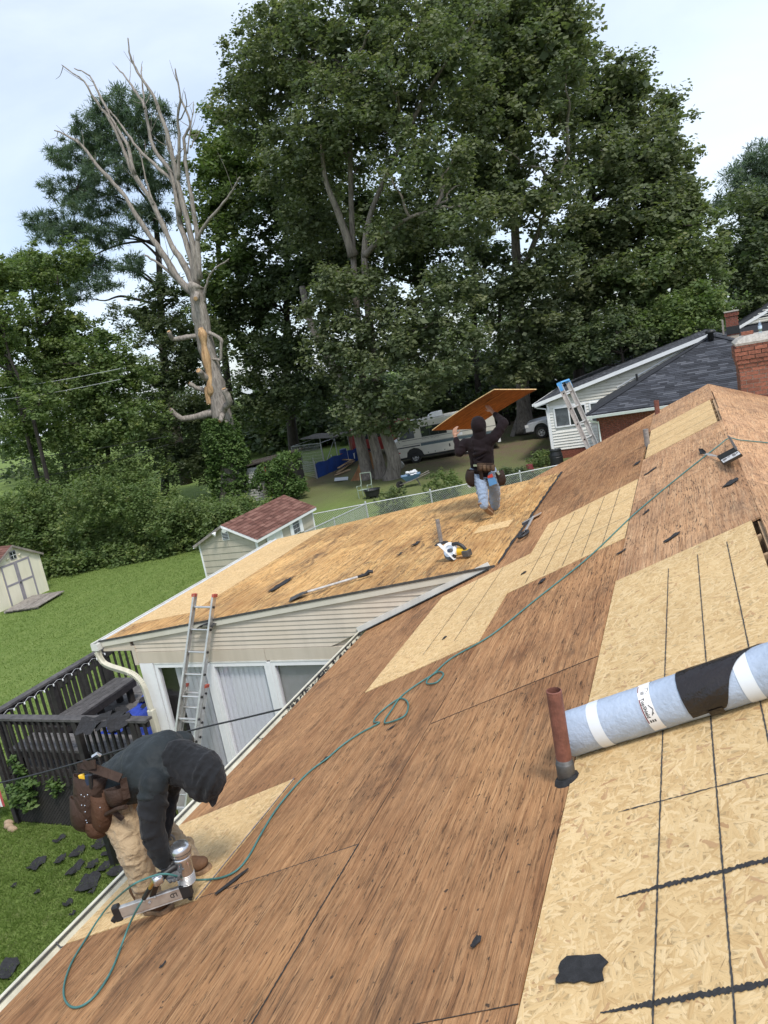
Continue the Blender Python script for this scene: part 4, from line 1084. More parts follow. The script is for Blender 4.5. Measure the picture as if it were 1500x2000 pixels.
for dx, lab in ((0, 'a'), (0.42, 'b')):
    o = A_(dx, -0.25 * dx, 0); mb = MB()
    mb.beam(fa0 + o, fa1 + o, 0.085, 0.012, (1, 0, 0)); sidev = norm(np.cross(upv, (1, 0, 0)))
    mb.beam(fa0 + o + sidev * 0.040, fa1 + o + sidev * 0.040, 0.012, 0.05, (1, 0, 0)); mb.beam(fa0 + o - sidev * 0.040, fa1 + o - sidev * 0.040, 0.012, 0.05, (1, 0, 0))
    part('rail', mb, MT['alu_dull'], fl2)
for i in range(8):
    p = fa0 + (fa1 - fa0) * (0.06 + 0.125 * i); part('rung', MB().tube([p + A_(-0.012, 0, 0), p + A_(0.43, -0.105, 0)], 0.018, 8), MT['alu_dull'], fl2)
    part('bolt', MB().tube([p + A_(-0.020, 0, 0), p + A_(-0.008, 0, 0)], 0.016, 8), MT['black'], fl2)
cpm = MB()
cpm.beam(fa1 - upv * 0.12 + A_(-0.016, 0, 0), fa1 + upv * 0.05 + A_(-0.016, 0, 0), 0.10, 0.014, (1, 0, 0)); cpm.beam(fa1 - upv * 0.12 + A_(0.436, -0.105, 0), fa1 + upv * 0.05 + A_(0.436, -0.105, 0), 0.10, 0.014, (1, 0, 0))
cpm.beam(fa1 + upv * 0.05 + A_(-0.02, 0, 0), fa1 + upv * 0.05 + A_(0.44, -0.105, 0), 0.10, 0.03, upv)
part('top_cap', cpm, MT['blue_cap'], fl2)
part('base_section', MB().beam(A_(15.46, 0.85, 0.0), fa0 - upv * 0.003, 0.085, 0.03, (1, 0, 0)).beam(A_(15.88, 0.85, 0.0), fa0 + A_(0.42, -0.105, 0) - upv * 0.003, 0.085, 0.03, (1, 0, 0)), MT['alu_dull'], fl2)

# ================================================================ GARDEN SHEDS
def shingle_roof(name, parent, O, ux, us, W, L, course, tab, mat, seed, th=0.012, kind='stuff', clip=None):
    """tabs of a shingled slope: O upper corner, ux along the ridge (length W), us down the slope (length L)"""
    r = np.random.RandomState(seed); O = A_(*O); ux = norm(ux); us = norm(us); nn = norm(np.cross(ux, us))
    if nn[2] < 0: nn = -nn
    v = []; f = []; tint = []; s = 0.0; k = 0
    while s < L - 1e-6:
        s1 = min(s + course, L); x = -tab * r.rand()
        while x < W:
            w = tab * (0.6 + 0.8 * r.rand()); x0, x1 = max(x, 0), min(x + w - 0.004, W); x += w
            if x1 - x0 < 0.01: continue
            if clip:
                lo, hi = clip((s + s1) / 2); x0, x1 = max(x0, lo), min(x1, hi)
                if x1 - x0 < 0.01: continue
            t = th * (0.8 + 0.6 * r.rand()); b = len(v)
            P = lambda xx, ss, h: tuple(O + ux * xx + us * ss + nn * h)
            v += [P(x0, s, 0.001), P(x1, s, 0.001), P(x1, s1, t), P(x0, s1, t), P(x1, s1, -0.002), P(x0, s1, -0.002)]
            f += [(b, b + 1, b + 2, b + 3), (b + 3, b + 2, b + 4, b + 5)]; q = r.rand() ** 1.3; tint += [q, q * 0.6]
        s = s1; k += 1
    me = bpy.data.meshes.new(name); me.from_pydata(v, [], f)
    at = me.attributes.new('tint', 'FLOAT', 'FACE'); at.data.foreach_set('value', np.array(tint, dtype=np.float32))
    return part(name, me, mat, parent, kind=kind)
# shed 1: cream panels, grey trim, double door; front faces -y
s1 = thing('garden_shed', (20.1, 25.0, 0), 'cream garden shed with grey trimmed double doors on the lawn', 'shed')
sx0, sx1, sy, sd_ = 18.93, 21.28, 23.76, 2.5
pk, ev = 2.16, 1.52; mxs = (sx0 + sx1) / 2
part('front_wall', MB().prism([(sx0, sy, 0), (sx1, sy, 0), (sx1, sy, ev), (mxs, sy, pk - 0.02), (sx0, sy, ev)], (0, 0.04, 0)), MT['shed_cream'], s1)
part('side_wall', MB().box((sx0 + 0.002, sy + 0.042, 0), (sx0 + 0.04, sy + sd_, ev)), MT['shed_cream'], s1)
part('side_wall', MB().box((sx1 - 0.04, sy + 0.042, 0), (sx1 - 0.002, sy + sd_, ev)), MT['shed_cream'], s1)
part('back_wall', MB().prism([(sx0, sy + sd_, 0), (sx1, sy + sd_, 0), (sx1, sy + sd_, ev), (mxs, sy + sd_, pk), (sx0, sy + sd_, ev)], (0, 0.04, 0)), MT['shed_cream'], s1)
for sgn in (-1, 1):
    e = sx0 - 0.1 if sgn < 0 else sx1 + 0.1
    dz = (pk - ev) / (mxs - sx0) * 0.1
    part('roof_deck', MB().prism([(mxs, sy - 0.1, pk), (e, sy - 0.1, ev - dz), (e, sy - 0.1, ev - dz + 0.04), (mxs, sy - 0.1, pk + 0.04)], (0, sd_ + 0.25, 0)), MT['shed_trim'], s1)
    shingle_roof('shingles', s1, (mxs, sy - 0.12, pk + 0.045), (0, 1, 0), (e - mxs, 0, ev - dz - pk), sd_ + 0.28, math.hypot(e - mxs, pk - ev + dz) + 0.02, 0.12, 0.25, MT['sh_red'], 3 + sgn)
    part('rake_trim', MB().beam((mxs, sy - 0.125, pk + 0.0), (e, sy - 0.125, ev - dz + 0.0), 0.03, 0.075), MT['oldwood'], s1)
for x in (sx0 + 0.03, sx1 - 0.03): part('corner_trim', MB().box((x - 0.035, sy - 0.015, 0), (x + 0.035, sy - 0.002, ev)), MT['shed_cream'], s1)
part('header_trim', MB().box((sx0 + 0.07, sy - 0.013, 1.575), (sx1 - 0.07, sy - 0.002, 1.60)), MT['shed_cream'], s1)
dx0, dx1, dz0, dz1 = sx0 + 0.50, sx0 + 1.84, 0.03, 1.565
dm = (dx0 + dx1) / 2
for a, b in ((dx0, dm - 0.006), (dm + 0.006, dx1)):
    d = part('door', MB().box((a, sy - 0.022, dz0), (b, sy - 0.002, dz1)), MT['shed_cream'], s1)
    w = 0.075; o = sy - 0.030
    for q in (((a, o, dz0), (a + w, sy - 0.0225, dz1)), ((b - w, o, dz0), (b, sy - 0.0225, dz1)), ((a + w, o, dz1 - w), (b - w, sy - 0.0225, dz1)), ((a + w, o, 0.74), (b - w, sy - 0.0225, 0.74 + w))):
        part('trim', MB().box(*q), MT['shed_trim'], d)
part('handle', MB().box((dm - 0.03, sy - 0.05, 0.70), (dm + 0.03, sy - 0.031, 0.78)), MT['iron'], s1)
wf = part('gable_window', MB().box((mxs - 0.13, sy - 0.024, 1.65), (mxs + 0.15, sy - 0.002, 1.97)), MT['shed_trim'], s1)
for ix in (0, 1):
    for iz in (0, 1):
        part('pane', MB().box((mxs - 0.10 + ix * 0.115, sy - 0.030, 1.68 + iz * 0.135), (mxs + 0.0 + ix * 0.115, sy - 0.0245, 1.80 + iz * 0.135)), MT['dark_glass'], wf)
part('muntin', MB().box((mxs - 0.004, sy - 0.033, 1.67), (mxs + 0.014, sy - 0.0245, 1.95)).box((mxs - 0.11, sy - 0.0325, 1.800), (mxs + 0.13, sy - 0.0245, 1.816)), MT['white'], wf)
for x in (mxs - 0.28, mxs + 0.27): part('gable_light', MB().lathe([(0.01, 0), (0.04, 0.03), (0.05, 0.09)], (x, sy, 1.78), (0, -1, -0.6), 8), MT['shed_cream'], s1)
pf = thing('wooden_platform', (20.1, 23.2, 0), 'low silver weathered plank ramp before the cream shed door', 'platform')
pc0 = onz(68, 1187, 0.1); pc1 = onz(122, 1155, 0.1)
dirp = norm(A_(pc1[0] - pc0[0], pc1[1] - pc0[1], 0)); prp = A_(-dirp[1], dirp[0], 0); Lp = np.linalg.norm((pc1 - pc0)[:2])
for i in range(10):
    o = pc0 + prp * (0.135 * i); o[2] = 0.10
    a = o + dirp * (rnd.random() * 0.06); b = o + dirp * (Lp + 0.05 * rnd.random())
    part('plank', MB().beam(a + A_(0, 0, 0.012 * (i == 4)), b + A_(0, 0, 0.012 * (i == 4)), 0.128, 0.03), MT['oldwood'], pf)
part('joist', MB().beam(pc0 + dirp * 0.2 + A_(0, 0, -0.055), pc0 + dirp * 0.2 + prp * 1.3 + A_(0, 0, -0.055), 0.08, 0.075), MT['oldwood'], pf)
part('joist', MB().beam(pc1 - dirp * 0.2 + A_(0, 0, -0.055), pc1 - dirp * 0.2 + prp * 1.3 + A_(0, 0, -0.055), 0.08, 0.075), MT['oldwood'], pf)
p = onz(22, 1192, 0.02); single('paving_slab', MB().box((-0.25, -0.14, 0), (0.25, 0.14, 0.05)), MT['cement'], 'pale paving slab in the grass left of the plank ramp', 'slab', M=Matrix.Translation((p[0], p[1], 0.0)) @ Matrix.Rotation(0.4, 4, 'Z'))

# shed 2: beige lap siding, red shingle roof, white door and shuttered window; gable faces -x, side faces -y
s2 = thing('storage_shed', (21.5, 13.9, 0), 'beige sided shed with red shingle roof white door and shuttered window', 'shed')
ax, ay0, ay1, bx = 19.56, 12.78, 14.94, 23.5
ez, pz = 1.70, 2.22; my = (ay0 + ay1) / 2
part('wall_core', MB().box((ax + 0.02, ay0 + 0.02, 0), (bx - 0.02, ay1 - 0.02, ez - 0.01)), MT['shed_beige'], s2)
part('gable_core', MB().prism([(ax + 0.02, ay0 + 0.02, ez - 0.01), (ax + 0.02, ay1 - 0.02, ez - 0.01), (ax + 0.02, my, pz - 0.03)], (bx - ax - 0.04, 0, 0)), MT['shed_beige'], s2)
z = 0.08; k = 0
while z < pz - 0.08:
    z1 = z + 0.205
    inset = 0.0 if z1 <= ez + 0.02 else (z1 - ez) / (pz - ez) * (ay1 - ay0) / 2
    inset = max(0, inset - 0.02)
    ya, yb = ay0 + inset, ay1 - inset
    if yb - ya > 0.12:
        sp = ya + (yb - ya) * (0.3 + 0.37 * (k % 3) / 2)
        for p, q in ((ya, sp - 0.002), (sp + 0.002, yb)):
            part('siding_board', MB().prism([(ax + 0.018, p, z), (ax - 0.006, p, z), (ax + 0.012, p, z1 - 0.003), (ax + 0.018, p, z1 - 0.003)], (0, q - p, 0)), MT['shed_beige'], s2)
    if z1 < ez + 0.03:
        for p, q in ((ax + 0.07, 20.14), (21.17, 21.70), (22.62, bx - 0.07)):
            part('siding_board', MB().prism([(p, ay0 + 0.018, z), (p, ay0 - 0.006, z), (p, ay0 + 0.012, z1 - 0.003), (p, ay0 + 0.018, z1 - 0.003)], (q - p, 0, 0)), MT['shed_beige'], s2)
        if z1 < 1.1:
            part('siding_board', MB().prism([(21.704, ay0 + 0.018, z), (21.704, ay0 - 0.006, z), (21.704, ay0 + 0.012, z1 - 0.003), (21.704, ay0 + 0.018, z1 - 0.003)], (0.912, 0, 0)), MT['shed_beige'], s2)
    z = z1; k += 1
for (x, y) in ((ax - 0.012, ay0 - 0.012), (bx - 0.03, ay0 - 0.012), (ax - 0.012, ay1 - 0.04)): part('corner_trim', MB().box((x, y, 0), (x + 0.055, y + 0.055, ez + 0.0)), MT['white'], s2)
for sgn in (-1, 1):
    e = my + sgn * ((ay1 - ay0) / 2 + 0.12); dz = (pz - ez) / ((ay1 - ay0) / 2) * 0.12
    part('roof_deck', MB().prism([(ax - 0.13, my, pz), (ax - 0.13, e, ez - dz), (ax - 0.13, e, ez - dz + 0.035), (ax - 0.13, my, pz + 0.035)], (bx - ax + 0.26, 0, 0)), MT['white'], s2)
    shingle_roof('shingles', s2, (ax - 0.15, my, pz + 0.04), (1, 0, 0), (0, e - my, ez - dz - pz), bx - ax + 0.3, math.hypot(e - my, pz - ez + dz) + 0.02, 0.135, 0.24, MT['sh_red'], 13 + sgn)
    part('fascia', MB().box((ax - 0.15, e - 0.02 if sgn > 0 else e - 0.012, ez - dz - 0.06), (bx + 0.13, e + 0.012 if sgn > 0 else e + 0.02, ez - dz + 0.03)), MT['white'], s2)
    part('rake_trim', MB().beam((ax - 0.14, my, pz - 0.015), (ax - 0.14, e, ez - dz - 0.015), 0.025, 0.07), MT['oldwood'] if sgn > 0 else MT['white'], s2)
dr = part('door', MB().box((20.22, ay0 - 0.02, 0.05), (21.09, ay0 - 0.004, 1.62)), MT['white'], s2)
for dx in (0.08, 0.49):
    for za, zb in ((1.14, 1.5), (0.5, 1.02)): part('door_panel', MB().box((20.22 + dx, ay0 - 0.026, za), (20.22 + dx + 0.31, ay0 - 0.0205, zb)), MT['white_vinyl'], dr)
for x in (20.15, 21.10): part('door_trim', MB().box((x, ay0 - 0.024, 0.05), (x + 0.065, ay0 - 0.004, 1.66)), MT['white'], s2)
wn_ = part('window', MB().box((21.90, ay0 - 0.02, 1.12), (22.42, ay0 - 0.003, 1.62)), MT['white'], s2)
for iz in range(3):
    for ix in range(2): part('pane', MB().box((21.935 + ix * 0.23, ay0 - 0.025, 1.15 + iz * 0.155), (22.15 + ix * 0.23, ay0 - 0.0205, 1.29 + iz * 0.155)), MT['grey_glass'], wn_)
for x in (21.71, 22.43): part('shutter', MB().box((x, ay0 - 0.03, 1.08), (x + 0.18, ay0 - 0.004, 1.64)), MT['white'], s2)
vt = MB()
for i in range(5): vt.box((ax - 0.02, my - 0.10, 1.76 + i * 0.05), (ax - 0.006, my + 0.10, 1.785 + i * 0.05))
part('gable_vent', vt, MT['iron'], s2)
part('vent_frame', MB().box((ax - 0.0058, my - 0.13, 1.73), (ax - 0.001, my + 0.13, 2.02)), MT['white'], s2)
part('floodlight', MB().lathe([(0.02, 0), (0.07, 0.09), (0.075, 0.11)], (ax - 0.16, my + 0.22, 2.05), (-0.6, 0.3, -0.4), 10).lathe([(0.02, 0), (0.07, 0.09), (0.075, 0.11)], (ax - 0.16, my - 0.12, 2.12), (-0.6, -0.3, -0.2), 10), MT['white'], s2)
# shed 3 behind the vine-covered bush
s3 = thing('lap_sided_shed', (36.5, 23.0, 0), 'old grey lap sided shed half hidden behind the leafy bush', 'shed')
lx = 35.9; ly0, ly1 = 21.9, 24.4
part('side_wall', MB().box((lx + 0.03, ly0, 0), (lx + 3.0, ly1, 1.9)), MT['shed_grey'], s3)
for i in range(13): part('siding_board', MB().prism([(lx + 0.03, ly0, 0.02 + i * 0.145), (lx - 0.01, ly0, 0.02 + i * 0.145), (lx + 0.02, ly0, 0.162 + i * 0.145), (lx + 0.03, ly0, 0.162 + i * 0.145)], (0, ly1 - ly0, 0)), MT['shed_grey'], s3)
part('corner_board', MB().box((lx - 0.02, ly0 - 0.06, 0), (lx + 0.05, ly0 - 0.002, 1.9)), MT['red'], s3)
part('roof', MB().prism([(lx - 0.2, ly0 - 0.9, 2.2), (lx - 0.2, ly1 + 0.2, 1.88), (lx - 0.2, ly1 + 0.2, 1.95), (lx - 0.2, ly0 - 0.9, 2.27)], (3.4, 0, 0)), MT['bark_dark'], s3)
part('side_wall', MB().box((lx + 0.4, ly0 - 0.75, 0), (lx + 3.0, ly0 - 0.07, 2.1)), MT['dark'], s3)

# ================================================================ CHAIN LINK FENCE
cf = thing('chain_link_fence', (25.8, 11.5, 0), 'galvanised chain link fence behind the low extension roof', 'fence')
FP = [A_(24.2, 14.6, 0), A_(25.62, 11.6, 0), A_(26.6, 9.3, 0), A_(28.4, 6.2, 0), A_(29.6, 3.9, 0)]
def mesh_run(a, b, H=1.16, sp=0.085):
    L = np.linalg.norm(b - a); d = (b - a) / L; mb = MB(); n = int((L + H) / sp)
    for i in range(n):
        for sgn in (1, -1):
            c = -H + i * sp if sgn > 0 else i * sp
            pts = []
            for t in (0, H):
                x = c + t if sgn > 0 else c - t; pts.append((x, t))
            (x0, t0), (x1, t1) = pts
            def cl(x, t): return x, t
            # clip to 0..L
            if max(x0, x1) <= 0 or min(x0, x1) >= L: continue
            def at(xv): return t0 + (xv - x0) * (t1 - t0) / (x1 - x0)
            xa, xb = min(x0, x1), max(x0, x1); xa, xb = max(xa, 0), min(xb, L)
            p, q = a + d * xa + A_(0, 0, at(xa) + 0.03), a + d * xb + A_(0, 0, at(xb) + 0.03)
            mb.beam(p, q, 0.0065, 0.0065)
    return mb
for i in range(len(FP) - 1):
    a, b = FP[i], FP[i + 1]
    part('wire_mesh', mesh_run(a, b), MT['galv'], cf, kind='stuff')
    part('top_rail', MB().tube([a + A_(0, 0, 1.2), b + A_(0, 0, 1.2)], 0.021, 8), MT['galv'], cf)
    n = max(1, int(round(np.linalg.norm(b - a) / 2.4)))
    for k in range(1, n + (i == len(FP) - 2)):
        p = a + (b - a) * k / n; part('line_post', MB().tube([p, p + A_(0, 0, 1.17)], 0.024, 8), MT['black'], cf)
for p in FP[:4]: part('post', MB().tube([p, p + A_(0, 0, 1.26)], 0.034, 10).lathe([(0.04, 1.25), (0.03, 1.29), (0.005, 1.31)], p, n=8), MT['galv'], cf)
ga, gb = FP[1], A_(21.9, 12.35, 0)
part('gate_rail', MB().tube([ga + A_(0, 0, 1.2), gb + A_(0, 0, 1.2)], 0.024, 8), MT['galv'], cf)
part('gate_mesh', mesh_run(ga, gb), MT['galv'], cf, kind='stuff')
gm_ = ga + (gb - ga) * 0.55; part('post', MB().tube([gm_, gm_ + A_(0, 0, 1.26)], 0.03, 8), MT['galv'], cf)

# ================================================================ NEIGHBOUR HOUSE
nh = thing('neighbour_house', (36, 0, 0), 'neighbouring house with white siding gable brick wing and dark grey shingle roof', 'house')
WX = 37.8
y0, ez, sl2 = 6.42, 2.78, (4.82 - 2.86) / (6.98 + 1.25)
yr = -1.25; zr = 4.82
def lap(parent, x, ya, yb, z0, z1, step, mat, top=None, cuts=()):
    """lap siding courses facing -x as joined geometry"""
    mb = MB(); z = z0
    while z < z1 - 0.01:
        zb = min(z + step, z1); runs = [(ya, yb)]
        if top: runs = [(max(ya, top(zb)[0]), min(yb, top(zb)[1]))]
        for cy0, cy1, cz0, cz1 in cuts:
            if zb > cz0 + 0.02 and z < cz1 - 0.02:
                nr = []
                for a, b in runs:
                    if cy1 <= a or cy0 >= b: nr.append((a, b)); continue
                    if cy0 > a: nr.append((a, cy0))
                    if cy1 < b: nr.append((cy1, b))
                runs = nr
        for a, b in runs:
            if b - a > 0.02: mb.prism([(x, a, z), (x - 0.050, a, z), (x - 0.004, a, zb - 0.012), (x, a, zb - 0.012)], (0, b - a, 0))
        z = zb
    return part('lap_siding', mb, mat, parent, kind='stuff')
part('wall', MB().box((WX + 0.002, yr * 2 - y0, 0), (WX + 11, y0 - 0.01, 2.84)), MT['white_vinyl'], nh)
part('gable_wall', MB().prism([(WX + 0.002, y0, 2.84), (WX + 0.002, yr, 2.84), (WX + 0.002, yr, zr - 0.12)], (10.9, 0, 0)), MT['pale_vinyl'], nh)
win = [(4.62, 6.06, 1.62, 2.50), (3.2, 4.33, 1.62, 2.50)]
lap(nh, WX, yr, y0 - 0.08, 0.45, 2.70, 0.14, MT['white_vinyl'], cuts=[(a - 0.07, b + 0.07, c - 0.07, d + 0.07) for a, b, c, d in win])
lap(nh, WX, yr, y0 - 0.02, 2.70, zr - 0.15, 0.14, MT['pale_vinyl'], top=lambda z: (yr - 8, yr + (zr - 0.16 - z) / sl2))
part('corner_trim', MB().box((WX - 0.035, y0 - 0.09, 0.42), (WX - 0.001, y0 + 0.015, 2.80)), MT['white'], nh)
part('foundation', MB().box((WX - 0.012, yr * 2 - y0, 0), (WX + 0.0, y0 - 0.015, 0.43)), MT['brick_far'], nh)
for a, b, c, d in win:
    fr = MB().box((WX - 0.075, a - 0.07, c - 0.07), (WX - 0.02, a, d + 0.07)).box((WX - 0.075, b, c - 0.07), (WX - 0.02, b + 0.07, d + 0.07))
    fr.box((WX - 0.075, a, d), (WX - 0.02, b, d + 0.07)).box((WX - 0.075, a, c - 0.07), (WX - 0.02, b, c))
    w = part('window', fr, MT['white'], nh); m = (a + b) / 2 + 0.06
    part('sash_rail', MB().box((WX - 0.040, m - 0.03, c), (WX - 0.015, m + 0.03, d)), MT['white'], w)
    part('pane', MB().box((WX - 0.030, m + 0.03, c), (WX - 0.024, b, d)), MT['grey_glass'], w)
    part('pane', MB().box((WX - 0.030, a, c), (WX - 0.024, m - 0.03, d)), MT['dark_glass'], w)
# low roof of the white part
for sgn in (1,):
    e = yr + sgn * (6.98 - yr); dz = sl2 * abs(e - yr)
    part('roof_deck', MB().prism([(WX - 0.3, yr, zr), (WX - 0.3, e, zr - dz), (WX - 0.3, e, zr - dz + 0.05), (WX - 0.3, yr, zr + 0.05)], (11.6, 0, 0)), MT['sh_grey'], nh)
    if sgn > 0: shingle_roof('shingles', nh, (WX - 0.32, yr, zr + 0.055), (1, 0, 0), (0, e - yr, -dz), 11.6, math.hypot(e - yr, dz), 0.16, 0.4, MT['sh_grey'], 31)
    part('rake_fascia', MB().beam((WX - 0.315, yr, zr - 0.03), (WX - 0.315, e, zr - dz - 0.03), 0.03, 0.17), MT['white'], nh)
part('soffit', MB().prism([(WX - 0.29, 6.4, 2.83), (WX - 0.29, 6.95, 2.72), (WX - 0.29, 6.95, 2.75), (WX - 0.29, 6.4, 2.86)], (11.0, 0, 0)), MT['white'], nh)
part('gutter', MB().box((WX - 0.3, 6.985, 2.80), (WX + 11, 7.09, 2.90)), MT['white'], nh)
part('downspout', MB().tube([(WX - 0.2, 7.02, 2.80), (WX - 0.12, 6.9, 2.68), (WX - 0.06, 6.48, 2.56), (WX - 0.05, 6.46, 2.3), (WX - 0.05, 6.46, 0.1)], 0.035, 6), MT['white'], nh)
# brick wing with hip roof
BX, by0, by1 = 32.1, -6.1, 3.52
ex_, ey0, ey1, wz = 31.75, -6.42, 3.92, 2.64
apex = A_(36.7, yr, 4.81)
part('wing_core', MB().box((BX + 0.06, by0, 0), (37.7, by1 - 0.02, 2.6)), MT['mortar'], nh)
bk = MB(); z = 0.02; k = 0
while z < 2.55:
    y = by1 - (0.11 if k % 2 else 0.0); 
    if k % 2: bk.box((BX + (rnd.random() - 0.5) * 0.006, by1 - 0.098, z), (BX + 0.06, by1, z + 0.062))
    while y > -1.8:
        bk.box((BX + (rnd.random() - 0.5) * 0.008, max(y - 0.20, by0), z), (BX + 0.06, y, z + 0.062)); y -= 0.212
    z += 0.075; k += 1
part('brickwork', bk, MT['brick_far'], nh, kind='stuff')
def hipface(name, O, ux, us, W, L, seed, apexf0, apexf1):
    return shingle_roof(name, nh, O, ux, us, W, L, 0.145, 0.42, MT['sh_grey'], seed, clip=lambda s: (apexf0(s), apexf1(s)))
# near hip face: from the apex down to the eave
run = apex[0] - ex_; rise = apex[2] - wz; Lh = math.hypot(run, rise)
Wd = ey1 - ey0; fr_l = (ey1 - yr) / Wd
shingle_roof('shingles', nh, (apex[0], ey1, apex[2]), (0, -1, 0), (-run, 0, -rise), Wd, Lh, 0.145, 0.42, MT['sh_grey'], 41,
             clip=lambda s: ((ey1 - yr) * (1 - s / Lh), (ey1 - yr) + (yr - ey0) * s / Lh))
part('roof_deck', MB().add([(apex[0], yr, apex[2] - 0.02), (ex_, ey1, wz - 0.02), (ex_, ey0, wz - 0.02)], [(0, 1, 2)]).add([(apex[0], yr, apex[2] - 0.02), (ex_, ey1, wz - 0.02), (46, ey1, wz - 0.02), (46, yr, apex[2] - 0.02)], [(0, 3, 2, 1)]).add([(apex[0], yr, apex[2] - 0.02), (ex_, ey0, wz - 0.02), (46, ey0, wz - 0.02), (46, yr, apex[2] - 0.02)], [(0, 1, 2, 3)]), MT['sh_grey'], nh)
shingle_roof('shingles', nh, (apex[0] - run, yr, apex[2]), (1, 0, 0), (0, ey0 - yr, -rise), 14, math.hypot(ey0 - yr, rise), 0.145, 0.42, MT['sh_grey'], 42, clip=lambda s: (run * (1 - s / math.hypot(ey0 - yr, rise)), 14))
shingle_roof('ridge_caps', nh, (apex[0] - 0.1, yr + 0.0, apex[2] + 0.03), (1, 0, 0), (0, -1, -0.25), 9, 0.18, 0.18, 0.25, MT['sh_grey'], 43)
shingle_roof('ridge_caps', nh, (apex[0] - 0.1, yr + 0.0, apex[2] + 0.03), (1, 0, 0), (0, 1, -0.25), 9, 0.18, 0.18, 0.25, MT['sh_grey'], 44)
for e in (ey1, ey0):
    part('hip_cap', MB().beam((apex[0], yr, apex[2] + 0.012), (ex_, e, wz + 0.012), 0.24, 0.02), MT['sh_grey'], nh)
part('step_flashing', MB().beam((WX - 0.06, yr + 0.25, apex[2] - 0.04), (WX - 0.06, 3.0, 3.10), 0.012, 0.05), MT['white'], nh)
part('gutter', MB().prism([(ex_ - 0.10, ey1 + 0.05, wz - 0.03), (ex_ - 0.10, ey0, wz - 0.03), (ex_ - 0.07, ey0, wz - 0.14), (ex_ - 0.07, ey1 + 0.05, wz - 0.14)], (0.09, 0, 0)), MT['white'], nh)
part('soffit', MB().box((ex_ + 0.025, ey0, wz - 0.15), (BX + 0.2, ey1, wz - 0.13)), MT['white'], nh)
part('downspout', MB().tube(smooth_path([(ex_ - 0.05, 3.75, wz - 0.14), (ex_ + 0.02, 3.72, wz - 0.24), (BX - 0.10, 3.50, wz - 0.36), (BX - 0.06, 3.46, wz - 0.55), (BX - 0.06, 3.45, 0.2)], 4), 0.036, 6), MT['white'], nh)
# roof vent, pipes and chimney
part('roof_vent', MB().lathe([(0.12, -0.2), (0.12, 0.08), (0.21, 0.10), (0.22, 0.17), (0.16, 0.23), (0.04, 0.25)], onx(1388, 655, 36.2), n=14), MT['black'], nh, smooth=True)
part('vent_pipe', MB().lathe([(0.05, -0.3), (0.05, 0.22)], onx(1244, 740, 35.2), n=8), MT['black'], nh)
p = onx(1429, 645, 40.5)
chn = part('chimney', MB().box((40.22, p[1] - 0.29, 4.2), (40.88, p[1] + 0.21, 5.58)), MT['mortar'], nh)
bk = MB(); z = 4.5; k = 0
while z < 5.56:
    ot = 0.02 + (0.05 if z > 5.38 else 0)
    y = p[1] + 0.21 + ot
    while y > p[1] - 0.29 - ot + 0.02:
        ln = 0.1 if (k % 2 and y > p[1] + 0.21 + ot - 0.01) else 0.2
        bk.box((40.22 - ot, max(y - ln, p[1] - 0.29 - ot), z), (40.24, y, z + 0.062)); y -= ln + 0.012
    z += 0.075; k += 1
part('brick_face', bk, MT['brick_far'], chn, kind='stuff')
part('chimney_flashing', MB().box((40.18, p[1] - 0.33, 4.55), (40.2, p[1] + 0.25, 4.92)), MT['black'], chn)
part('chimney_cap', MB().box((40.12, p[1] - 0.36, 5.585), (41.0, p[1] + 0.28, 5.63)), MT['cement'], chn)
part('antenna_post', MB().box((40.1, p[1] + 0.34, 4.6), (40.16, p[1] + 0.42, 5.3)), MT['oldwood'], nh)
# further house at the right edge
h2 = thing('far_house', (52, -7, 0), 'far house with dark roof and small beige gable at the right edge', 'house')
gy = onx(1530, 598, 50.5)[1]; gz = 5.62
part('wall', MB().box((48.5, gy - 6, 0), (60, gy + 5, 2.7)), MT['brick_far'], h2)
part('roof', MB().add([(47.9, gy + 5.5, 2.7), (47.9, gy - 6.5, 2.7), (50.5, gy - 3.2, 4.45), (50.5, gy + 2.3, 4.45), (60, gy + 5.5, 2.7), (60, gy - 6.5, 2.7), (60, gy - 0.4, gz), (50.2, gy - 0.4, gz)],
      [(0, 3, 2, 1), (0, 4, 6, 7, 3), (1, 2, 7, 6, 5), (2, 3, 7), (4, 5, 6)]), MT['sh_grey'], h2)
part('gable_wall', MB().prism([(50.42, gy + 2.2, 4.50), (50.42, gy - 3.1, 4.50), (50.42, gy - 0.4, gz - 0.05)], (0.04, 0, 0)), MT['pale_vinyl'], h2)
lv = MB()
for i in range(9): lv.box((50.385, gy - 3.0 + i * 0.28, 4.56 + i * 0.15), (50.41, gy + 2.1 - i * 0.25, 4.60 + i * 0.15))
part('gable_louvre', lv, MT['white_vinyl'], h2, kind='stuff')
for sgn, e in ((1, gy + 2.4), (-1, gy - 3.3)): part('rake_trim', MB().beam((50.37, gy - 0.4, gz), (50.37, e, 4.42), 0.04, 0.16), MT['white'], h2)

